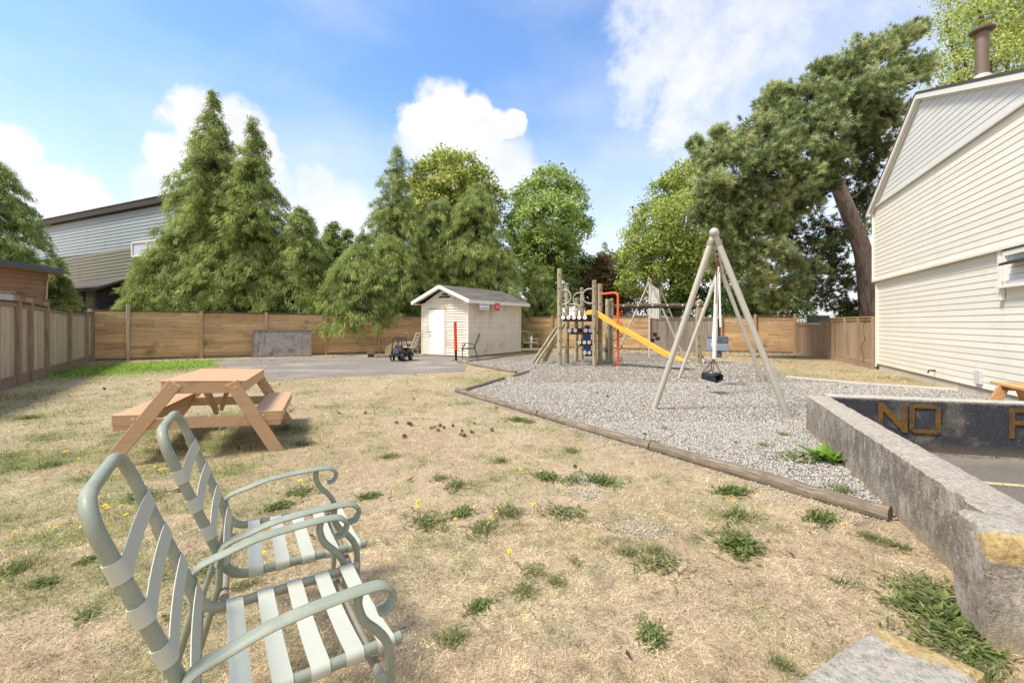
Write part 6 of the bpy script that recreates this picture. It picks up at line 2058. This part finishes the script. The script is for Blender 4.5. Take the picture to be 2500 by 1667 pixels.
CED_D = np.array(S(100, 116, 68)[:3]); CED_M = np.array(S(150, 164, 96)[:3]); CED_L = np.array(S(200, 208, 130)[:3])
def cedar(label, x, y, h, r, nb, seed, z0=.6, warm=.5, power=.8, dens=1.0, dead=0, group=None, fr=(.17, .34), W=.030, droop=.6, cat='tree', name='cedar_tree', tip=1.0):
    global RNG
    RNG = np.random.default_rng(seed)
    root = thing(name, label, cat, (x, y, 0), 0, group)
    t = RNG.random(nb) ** .9
    t = np.sort(t)
    z = z0 + (h - z0) * t
    Lb = r * ((1 - t) ** power) * RNG.uniform(.45, 1.15, nb) + .10
    # branches crowd into sprays at a few directions so that the outline is ragged
    az = RNG.uniform(0, 2 * np.pi, nb)
    lift = RNG.uniform(.05, .35, nb) + .5 * t
    Lb = Lb * (.70 + .75 * fbm(np.cos(az) * 1.3 + 9 + seed, z * .55 + np.sin(az) * 1.3 + 5, seed, 3))
    P = []; Dm = []; Sd = []; LL = []; WW = []; TT = []; WT = []
    ns = np.maximum(3, (Lb * 8.5 * dens).astype(int))
    bi = np.repeat(np.arange(nb), ns)
    s = RNG.random(len(bi)) ** .6
    L_ = Lb[bi]; d = np.stack([np.cos(az[bi]), np.sin(az[bi]), np.zeros(len(bi))], 1)
    sd = np.stack([-d[:, 1], d[:, 0], np.zeros(len(bi))], 1)
    wob = RNG.normal(0, .16, len(bi)) * L_ * s
    p = d * (L_ * s)[:, None] + sd * wob[:, None]
    p[:, 2] = z[bi] + L_ * s * lift[bi] - L_ * s * s * (lift[bi] + .30 + .2 * (1 - t[bi])) + RNG.normal(0, .06, len(bi))
    out = unit(d * .75 + sd * RNG.normal(0, .7, (len(bi), 1)) + np.array([0, 0, 1.]) * (.1 - .5 * s + .5 * (t[bi] > .93))[:, None])
    side = unit(np.cross(out, rnd_dir(len(bi))))
    ln = RNG.uniform(fr[0], fr[1], len(bi)) * np.clip(.45 + 1.1 * L_ / r, .45, 1.1)
    V = fans(p, out, side, ln, W, 19, .95, droop)
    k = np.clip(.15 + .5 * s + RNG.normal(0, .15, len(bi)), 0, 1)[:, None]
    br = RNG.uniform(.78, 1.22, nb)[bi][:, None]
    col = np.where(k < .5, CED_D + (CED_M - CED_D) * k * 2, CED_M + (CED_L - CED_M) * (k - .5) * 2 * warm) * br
    if dead:
        dd = (RNG.random(nb) < dead) & (t < .4)
        col[dd[bi] & (s > .8)] = np.array(S(168, 104, 60)[:3])
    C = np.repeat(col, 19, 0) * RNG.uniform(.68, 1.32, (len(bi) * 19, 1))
    # leader
    npmesh('foliage', V.reshape(-1, 3), np.arange(len(V) * 3).reshape(-1, 3), M['leaf'], C, parent=root)
    mb = MB().tube([(0, 0, -.1), (.02, 0, h * .3), (.03, .02, h * .65), (0, 0, h)], [.055 * r + .07, .045 * r + .05, .02 * r + .02, .008], 9)
    mb.build('trunk', M['bark'], root, True)
    bm_ = MB()
    for i in range(0, nb, 2):
        a = Vector((0, 0, z[i])); b = Vector((math.cos(az[i]), math.sin(az[i]), 0)) * Lb[i]
        q = [a, a + b * .45 + Vector((0, 0, Lb[i] * (.45 * lift[i] - .2 * (lift[i] + .4)))), a + b * .9 + Vector((0, 0, Lb[i] * (.9 * lift[i] - .81 * (lift[i] + .4))))]
        bm_.tube(q, [.012 + .012 * Lb[i], .010 + .004 * Lb[i], .004], 4, False)
    bm_.build('branches', M['bark'], root)['kind'] = 'stuff'
    return root

def crown_mesh(root, lobes, nclump, nleaf, leaf, seed, pal, upb=.25, inner=.55, spread=.24, name='crown', drop=0.0):
    global RNG
    RNG = np.random.default_rng(seed)
    lb = np.array(lobes, float)
    vol = (lb[:, 3] * lb[:, 4] + lb[:, 3] * lb[:, 5] + lb[:, 4] * lb[:, 5]); pr = vol / vol.sum()
    li = RNG.choice(len(lb), nclump, p=pr)
    d = rnd_dir(nclump, upb)
    rad = RNG.uniform(inner, 1.05, nclump) ** .7
    c = lb[li, :3] + d * rad[:, None] * lb[li, 3:6]
    cl = np.repeat(np.arange(nclump), nleaf); n = len(cl)
    off = RNG.normal(0, spread, (n, 3)); off[:, 2] *= .6
    p = c[cl] + off
    a = unit(RNG.normal(0, 1, (n, 3)) + d[cl] * .5 + np.array([0, 0, -drop - .2]))
    nr = unit(RNG.normal(0, .7, (n, 3)) + np.array([0, 0, .8]) + d[cl] * .5)
    s = unit(np.cross(a, nr))
    L = (leaf * RNG.uniform(.6, 1.3, n))[:, None]
    V = np.stack([p - a * L * .5, p + s * L * .27 + a * L * .05, p + a * L * .55, p - s * L * .27 + a * L * .05], 1)
    pal = np.array(pal)
    hue = np.clip(RNG.normal(.5, .28, nclump)[cl] + RNG.normal(0, .2, n), 0, .999)
    q = hue * (len(pal) - 1); i0 = q.astype(int); f = (q - i0)[:, None]
    C = (pal[i0] * (1 - f) + pal[np.minimum(i0 + 1, len(pal) - 1)] * f) * RNG.uniform(.82, 1.18, (n, 1))
    return quads_mesh(name, V, C, M['leaf'], root)

def broadleaf(label, x, y, lobes, nclump, nleaf, leaf, seed, pal, trunk_r=.2, fork=2.2, name='deciduous_tree', group=None, upb=.25, inner=.5, spread=.24, cat='tree', limbs=True, drop=0.):
    root = thing(name, label, cat, (x, y, 0), 0, group)
    crown_mesh(root, lobes, nclump, nleaf, leaf, seed, pal, upb, inner, spread, drop=drop)
    rd = random.Random(seed)
    MB().tube([(0, 0, -.1), (.03, 0, fork * .5), (.05, .03, fork)], [trunk_r * 1.3, trunk_r, trunk_r * .85], 10).build('trunk', M['bark'], root, True)
    if limbs:
        mb = MB()
        for (cx, cy, cz, rx, ry, rz) in lobes:
            e = Vector((cx, cy, cz + rz * .3)); a = Vector((.04, .02, fork * .95))
            m = a.lerp(e, .5) + Vector((rd.uniform(-.3, .3), rd.uniform(-.3, .3), rd.uniform(0, .4)))
            mb.tube(catmull([a, m, e], 5), [trunk_r * .55 * (1 - .85 * k / 10) + .01 for k in range(11)], 6, False)
            for q in range(5):
                t = rd.uniform(.4, .95); b = a.lerp(e, t) ; f = e + Vector((rd.uniform(-1, 1) * rx, rd.uniform(-1, 1) * ry, rd.uniform(-.2, .9) * rz)) * .8
                mb.tube([b, b.lerp(f, .5) + Vector((0, 0, .12)), f], [.03, .02, .006], 4, False)
        mb.build('limbs', M['bark'], root)
    return root

def lobes_px(x, y, items):
    "lobes given where they are seen: picture position, distance offset, radius in picture px"
    out = []
    for px, py, dy, rp in items:
        Y = y + dy; p = at(px, py, Y); r = rp / 1050 * Y
        out.append((p.x - x, p.y - y, p.z, r, r * 1.0, r * .9))
    return out
YG = [S(112, 124, 60)[:3], S(148, 164, 80)[:3], S(180, 192, 108)[:3], S(206, 212, 136)[:3]]
MG = [S(104, 124, 66)[:3], S(138, 160, 84)[:3], S(168, 188, 110)[:3], S(200, 212, 144)[:3]]
DG = [S(56, 81, 45)[:3], S(83, 110, 56)[:3], S(112, 137, 72)[:3]]
RG = [S(78, 67, 52)[:3], S(114, 87, 65)[:3], S(116, 116, 69)[:3], S(157, 110, 76)[:3]]

# left: dark cedar behind the outbuilding, with a blue-green young conifer in front
cedar('dark cedar behind the brown outbuilding at the left edge', -26.6, 22.0, 9.9, 3.7, 330, 21, z0=1.2, warm=.35, power=.62, dens=1.25)
p = at(140, 740, 20.2)
cedar('small blue-green conifer between the outbuilding and the pale house', p.x, p.y, 4.3, .95, 130, 22, z0=.8, warm=.2, power=.7, dens=1.6, fr=(.14, .24), W=.035, droop=.15)
# the double cedar
p = at(522, 700, 21.5)
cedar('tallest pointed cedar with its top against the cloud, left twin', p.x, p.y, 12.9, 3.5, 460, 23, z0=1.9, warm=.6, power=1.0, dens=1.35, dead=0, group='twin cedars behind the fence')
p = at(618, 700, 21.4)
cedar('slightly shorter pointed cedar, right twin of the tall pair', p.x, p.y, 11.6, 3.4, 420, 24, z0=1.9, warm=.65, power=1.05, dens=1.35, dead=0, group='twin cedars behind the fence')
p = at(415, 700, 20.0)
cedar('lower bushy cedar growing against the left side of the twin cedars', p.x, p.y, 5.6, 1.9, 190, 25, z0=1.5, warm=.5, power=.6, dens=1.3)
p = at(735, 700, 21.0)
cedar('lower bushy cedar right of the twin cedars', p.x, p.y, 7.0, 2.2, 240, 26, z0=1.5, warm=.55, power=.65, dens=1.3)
# clipped pointed cypresses
for px, Y, top, sd_ in ((775, 23.5, 590, 27), (815, 24, 546, 28), (848, 24, 562, 29), (884, 23, 574, 30)):
    p = at(px, 780, Y); h = CAMH + (790 - top) / 1050 * Y
    cedar('dense dark narrow cypress, %s of the row between the cedars' % {27: 'leftmost', 28: 'tallest', 29: 'third', 30: 'rightmost'}[sd_], p.x, p.y, h, 1.05, 190, sd_, z0=.6, warm=.3, power=.55, dens=1.8, fr=(.12, .24), W=.05, droop=.1, group='narrow cypresses behind the fence', name='cypress_tree')
p = at(880, 780, 20.9)
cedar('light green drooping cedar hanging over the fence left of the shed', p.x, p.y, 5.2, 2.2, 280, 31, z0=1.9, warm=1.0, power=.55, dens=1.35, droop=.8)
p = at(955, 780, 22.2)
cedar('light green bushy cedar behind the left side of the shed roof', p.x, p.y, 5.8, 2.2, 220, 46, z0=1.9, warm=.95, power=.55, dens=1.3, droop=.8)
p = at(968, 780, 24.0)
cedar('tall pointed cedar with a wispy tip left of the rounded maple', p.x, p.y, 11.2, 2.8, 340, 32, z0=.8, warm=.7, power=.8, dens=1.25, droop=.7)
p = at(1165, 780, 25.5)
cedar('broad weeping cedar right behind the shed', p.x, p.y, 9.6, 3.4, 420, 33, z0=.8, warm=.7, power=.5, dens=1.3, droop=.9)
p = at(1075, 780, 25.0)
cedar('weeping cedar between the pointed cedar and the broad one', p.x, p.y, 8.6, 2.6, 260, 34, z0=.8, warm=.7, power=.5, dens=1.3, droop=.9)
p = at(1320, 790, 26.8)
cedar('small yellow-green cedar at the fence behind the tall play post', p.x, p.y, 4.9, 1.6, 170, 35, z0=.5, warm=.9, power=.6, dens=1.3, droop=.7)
# broadleaved trees
x, y = at(1120, 780, 29).xy
broadleaf('rounded yellow-green maple rising behind the weeping cedars', x, y, lobes_px(x, y, [(1085, 400, 0, 38), (1130, 420, .5, 45), (1165, 450, 0, 40), (1040, 430, 0, 36), (1020, 470, .5, 38), (1100, 460, -1, 50), (1195, 490, .5, 40), (1060, 500, 0, 50), (1150, 520, 0, 60), (1030, 550, 1, 50)]), 700, 26, .24, 41, [S(112, 124, 62)[:3], S(148, 162, 80)[:3], S(184, 192, 108)[:3], S(202, 200, 122)[:3]], .25, 5, upb=.5, inner=.75, spread=.26)
x, y = at(1345, 780, 30).xy
broadleaf('tall mid-green rounded tree right of the shed', x, y, lobes_px(x, y, [(1345, 455, 0, 52), (1300, 490, .5, 50), (1390, 490, 0, 46), (1340, 540, -1.5, 75), (1285, 560, 0, 55), (1400, 560, .5, 45), (1330, 620, -1, 75), (1390, 640, 0, 50), (1280, 650, 0, 60), (1350, 700, -.5, 70)]), 1500, 26, .22, 42, MG, .28, 3.0, upb=.3, inner=.6)
x, y = at(1650, 790, 27).xy
broadleaf('large yellow-green locust tree left of the pine', x, y, lobes_px(x, y, [(1680, 445, 0, 55), (1640, 480, .5, 55), (1720, 440, 1, 50), (1600, 540, 0, 55), (1570, 590, .5, 48), (1680, 540, -1.5, 80), (1760, 500, 1, 70), (1620, 620, -1, 65), (1550, 640, .5, 45), (1700, 640, -1, 80), (1640, 690, -.5, 60), (1770, 640, 0, 70), (1560, 690, 0, 45)]), 1800, 26, .20, 43, YG, .2, 1.6, upb=.3, inner=.55, spread=.25)
x, y = at(1465, 790, 30).xy
broadleaf('dark red-brown leaved maple low behind the play structure', x, y, lobes_px(x, y, [(1490, 660, 0, 45), (1440, 665, .5, 40), (1465, 700, -.5, 55), (1510, 710, 0, 45), (1430, 720, 0, 45), (1480, 745, 0, 50), (1540, 740, .5, 40)]), 700, 22, .20, 44, RG, .18, 1.5, upb=.4, inner=.6)
p = at(1477, 790, 36)
cedar('small pointed conifer tip showing above the dark maple', p.x, p.y, 8.2, 1.5, 120, 45, z0=2, warm=.3, power=.8, dens=1.3)
x, y = at(2430, 790, 22).xy
broadleaf('airy yellow-green locust tree above the house roof, top right corner', x, y, lobes_px(x, y, [(2400, 60, 0, 75), (2470, 20, 1, 90), (2340, 120, .5, 60), (2420, 170, -1, 75), (2330, 190, 1, 55), (2520, 120, 0, 90), (2380, -30, 1, 80), (2310, 60, 1.5, 35), (2560, 30, 1, 90)]), 950, 20, .16, 47, YG, .3, 6.0, upb=.3, inner=.45, spread=.26, drop=.5)
x, y = at(1900, 790, 22.5).xy
broadleaf('dark leafy shrub behind the corner of the right fence', x, y, lobes_px(x, y, [(1870, 740, 0, 40), (1920, 735, .3, 42), (1950, 760, 0, 32), (1830, 755, .3, 36), (1780, 740, 0, 45)]), 420, 22, .14, 48, DG, .08, .8, name='shrub', cat='shrub', inner=.6, spread=.16)
x, y = at(2080, 790, 18).xy
broadleaf('small bright green shrub showing over the brown fence by the house', x, y, lobes_px(x, y, [(2085, 775, 0, 18), (2070, 772, .2, 14), (2105, 775, 0, 14)]), 70, 20, .13, 49, MG, .04, .8, name='shrub', cat='shrub', inner=.6, spread=.10, limbs=False)
x, y = at(1700, 790, 26).xy
broadleaf('dark shrub mass behind the grey fence boards', x, y, lobes_px(x, y, [(1650, 745, 0, 40), (1700, 740, .3, 45), (1750, 735, 0, 45), (1600, 760, .5, 25), (1800, 735, .5, 45)]), 420, 20, .16, 50, DG, .1, .8, name='shrub', cat='shrub', inner=.6, spread=.18)
x, y = at(650, 790, 21).xy
broadleaf('dark undergrowth shrub between the cedar stems behind the fence', x, y, lobes_px(x, y, [(560, 735, 1, 40), (640, 735, 1, 45), (720, 735, 1, 45), (800, 735, 1.5, 45), (880, 735, 2, 45), (470, 730, 1, 40), (960, 735, 2, 45)]), 500, 20, .15, 51, DG, .1, .8, name='shrub', cat='shrub', inner=.5, spread=.2)

# the leaning pine
def pine():
    global RNG
    RNG = np.random.default_rng(77)
    Y = 17.3
    base = at(2124, 768, Y); bx, by = base.x + .25, Y
    root = thing('pine_tree', 'big leaning pine with pale green needle clumps beside the house', 'tree', (bx, by, 0))
    O = Vector((bx, by, 0))
    tp = [Vector((bx + .12, by, -.1)) - O, at(2124, 768, Y) - O, at(2110, 631, Y) - O, at(2083, 548, Y) - O, at(2055, 477, Y) - O, at(2034, 425, Y + .1) - O, at(2020, 360, Y + .3) - O, at(2040, 280, Y + .5) - O, at(2090, 200, Y + .8) - O, at(2160, 130, Y + 1) - O]
    tr = [.40, .345, .31, .285, .26, .235, .2, .16, .11, .05]
    MB().tube(catmull(tp, 5), [np.interp(k / 45, np.linspace(0, 1, 10), tr) for k in range(46)], 14).build('trunk', M['pine_bark'], root, True)
    L = [(1735, 385, -1.0, 46), (1790, 375, -.6, 62), (1740, 455, -1.2, 52), (1800, 470, -1.0, 62), (1850, 330, -.4, 66), (1860, 420, -1.6, 72), (1915, 290, 0, 62), (1930, 370, -1.6, 76), (1985, 240, .2, 66), (1995, 320, -1.4, 74), (2050, 190, .4, 66), (2060, 270, -1.0, 74),
         (1960, 495, -.8, 44), (2010, 455, -.6, 42), (1900, 540, -.8, 46), (2165, 280, .1, 55), (2105, 335, .3, 50), (2110, 140, .6, 62), (2130, 220, -.6, 70), (2175, 120, .8, 52), (2215, 90, 1, 34), (2190, 190, .2, 60), (2240, 170, .6, 52), (2020, 400, -1.8, 60), (1960, 440, -1.8, 60), (1720, 520, -.8, 40), (1775, 545, -.6, 52), (1840, 520, -1.0, 52), (1890, 480, -1.2, 56), (1700, 350, -.6, 22),
         (1880, 225, .2, 26), (1870, 265, .2, 30), (2005, 170, .4, 30), (2240, 70, 1, 24), (1760, 330, -.3, 30), (1920, 200 + 30, .3, 30)]
    low = [(1850, 615, -1.0, 46), (1900, 610, -1.2, 40), (1815, 640, -.8, 36), (1870, 665, -.8, 42), (1930, 640, -1.0, 30), (1790, 590, -.6, 46), (1850, 700, -.4, 44), (1760, 640, -.2, 40), (1930, 700, -.4, 44), (1890, 740, .2, 40), (1980, 660, .2, 36), (1820, 560, -.8, 44)]
    bare = [(2110, 330, .6, 60), (2080, 410, .8, 55), (2120, 450, 1, 45), (1990, 560, .4, 60), (1950, 680, .6, 50), (2010, 720, .6, 50), (2060, 680, .8, 40), (1980, 620, 1, 50), (2030, 600, 1, 40), (2100, 560, 1.2, 45), (2150, 290, .4, 50), (2100, 290, .5, 50), (2160, 360, .6, 45), (2120, 390, .9, 50), (2075, 350, .7, 45), (2090, 480, 1.2, 40), (2055, 560, 1.0, 45), (1985, 690, .5, 45), (2040, 650, .7, 45), (1930, 590, .3, 50), (1900, 560, .4, 40), (2060, 740, .6, 35), (2125, 500, 1.4, 40)]
    limbs = MB(); twigs_a = []; twigs_b = []
    tips = []; tdir = []; ttone = []; ends = []
    rd = random.Random(4)
    tc_ = [Vector(q) for q in catmull(tp, 5)]
    def lobe(px, py, dy, rp, ntip, tone, flat=.75, upb=.55):
        c = Vector(at(px, py, Y + dy) - O); r = rp / 1050 * (Y + dy)
        # limb from a sensible place on the trunk
        best = min(tc_[6:] + ends, key=lambda q: (q - c).length * (1.0 if q in tc_ else .72) + max(0, q.z - c.z + (.9 if q in tc_ else .1)) * 2.6)
        ends.append(c)
        m = best.lerp(c, .5) + Vector((rd.uniform(-.2, .2), rd.uniform(-.2, .2), rd.uniform(-.35, .05)))
        ln = (c - best).length
        m2 = m.lerp(c, .5) + Vector((rd.uniform(-.25, .25), rd.uniform(-.25, .25), rd.uniform(-.2, .25)))
        limbs.tube(catmull([best, m, m2, c], 4), [(.014 + .009 * ln) * (1 - .85 * k / 12) for k in range(13)], 6, False)
        d = rnd_dir(ntip, upb)
        rr = RNG.uniform(.55, 1.08, ntip)[:, None]
        p = np.array(c)[None] + d * rr * np.array([r, r, r * flat])
        for a in p:
            twigs_a.append(np.array(c) + RNG.normal(0, r * .25, 3)); twigs_b.append(a)
        tips.append(p); tdir.append(unit(d + np.array([0, 0, .45]))); ttone.append(np.full(ntip, tone) + RNG.normal(0, .16) + RNG.normal(0, .20, ntip))
    for q in L: lobe(*q, int(14 + q[3] * .95), .50)
    for q in low: lobe(*q, int(10 + q[3] * .8), .70)
    for q in bare: lobe(*q, int(6 + q[3] * .42), .15, 1.0, .0)
    P = np.concatenate(tips); Dn = np.concatenate(tdir); tone = np.concatenate(ttone)
    # each shoot: a few tufts along the last stretch of its twig
    nt = 5
    k = np.tile(np.arange(nt), len(P)); pi_ = np.repeat(np.arange(len(P)), nt)
    base_ = P[pi_] - Dn[pi_] * (k * .085)[:, None] + RNG.normal(0, .10, (len(pi_), 3)) * (k > 0)[:, None] + RNG.normal(0, .03, (len(pi_), 3))
    dirs = unit(Dn[pi_] + RNG.normal(0, .45, (len(pi_), 3)))
    nn = 22
    ti = np.repeat(np.arange(len(base_)), nn); n = len(ti)
    d = unit(dirs[ti] * RNG.uniform(.1, 1.3, (n, 1)) + RNG.normal(0, .62, (n, 3)))
    ln = RNG.uniform(.13, .22, n)[:, None]
    s = unit(np.cross(d, RNG.normal(0, 1, (n, 3)))) * .0125
    a = base_[ti] + RNG.normal(0, .02, (n, 3))
    V = np.stack([a - s, a + s, a + d * ln], 1)
    pd = np.array(S(82, 95, 56)[:3]); pm = np.array(S(140, 153, 98)[:3]); pl = np.array(S(196, 206, 154)[:3]); pb = np.array(S(180, 168, 112)[:3])
    tn = np.clip(tone[pi_][ti] + RNG.normal(0, .10, len(pi_))[ti], 0, .86)[:, None]
    C = np.where(tn < .5, pd + (pm - pd) * tn * 2, np.where(tn < .8, pm + (pl - pm) * (tn - .5) / .3, pl + (pb - pl) * (tn - .8) / .2)) * RNG.uniform(.8, 1.2, (n, 1))
    npmesh('needles', V.reshape(-1, 3), np.arange(n * 3).reshape(-1, 3), M['leaf'], C, parent=root)
    limbs.build('limbs', M['pine_bark'], root, True)
    A = np.array(twigs_a); B = np.array(twigs_b); Mi = (A + B) / 2 + RNG.normal(0, .05, A.shape)
    tv = []; 
    for a, b, w0, w1 in ((A, Mi, .014, .010), (Mi, B, .010, .004)):
        d = unit(b - a); s1 = unit(np.cross(d, np.array([.3, .5, .8]))); s2 = np.cross(d, s1)
        for q in (s1, s2): tv.append(np.stack([a - q * w0, a + q * w0, b + q * w1, b - q * w1], 1))
    tv = np.concatenate(tv)
    quads_mesh('twigs', tv, np.tile(np.array(S(72, 58, 48)[:3]), (len(tv), 1)), M['leaf'], root)
pine()
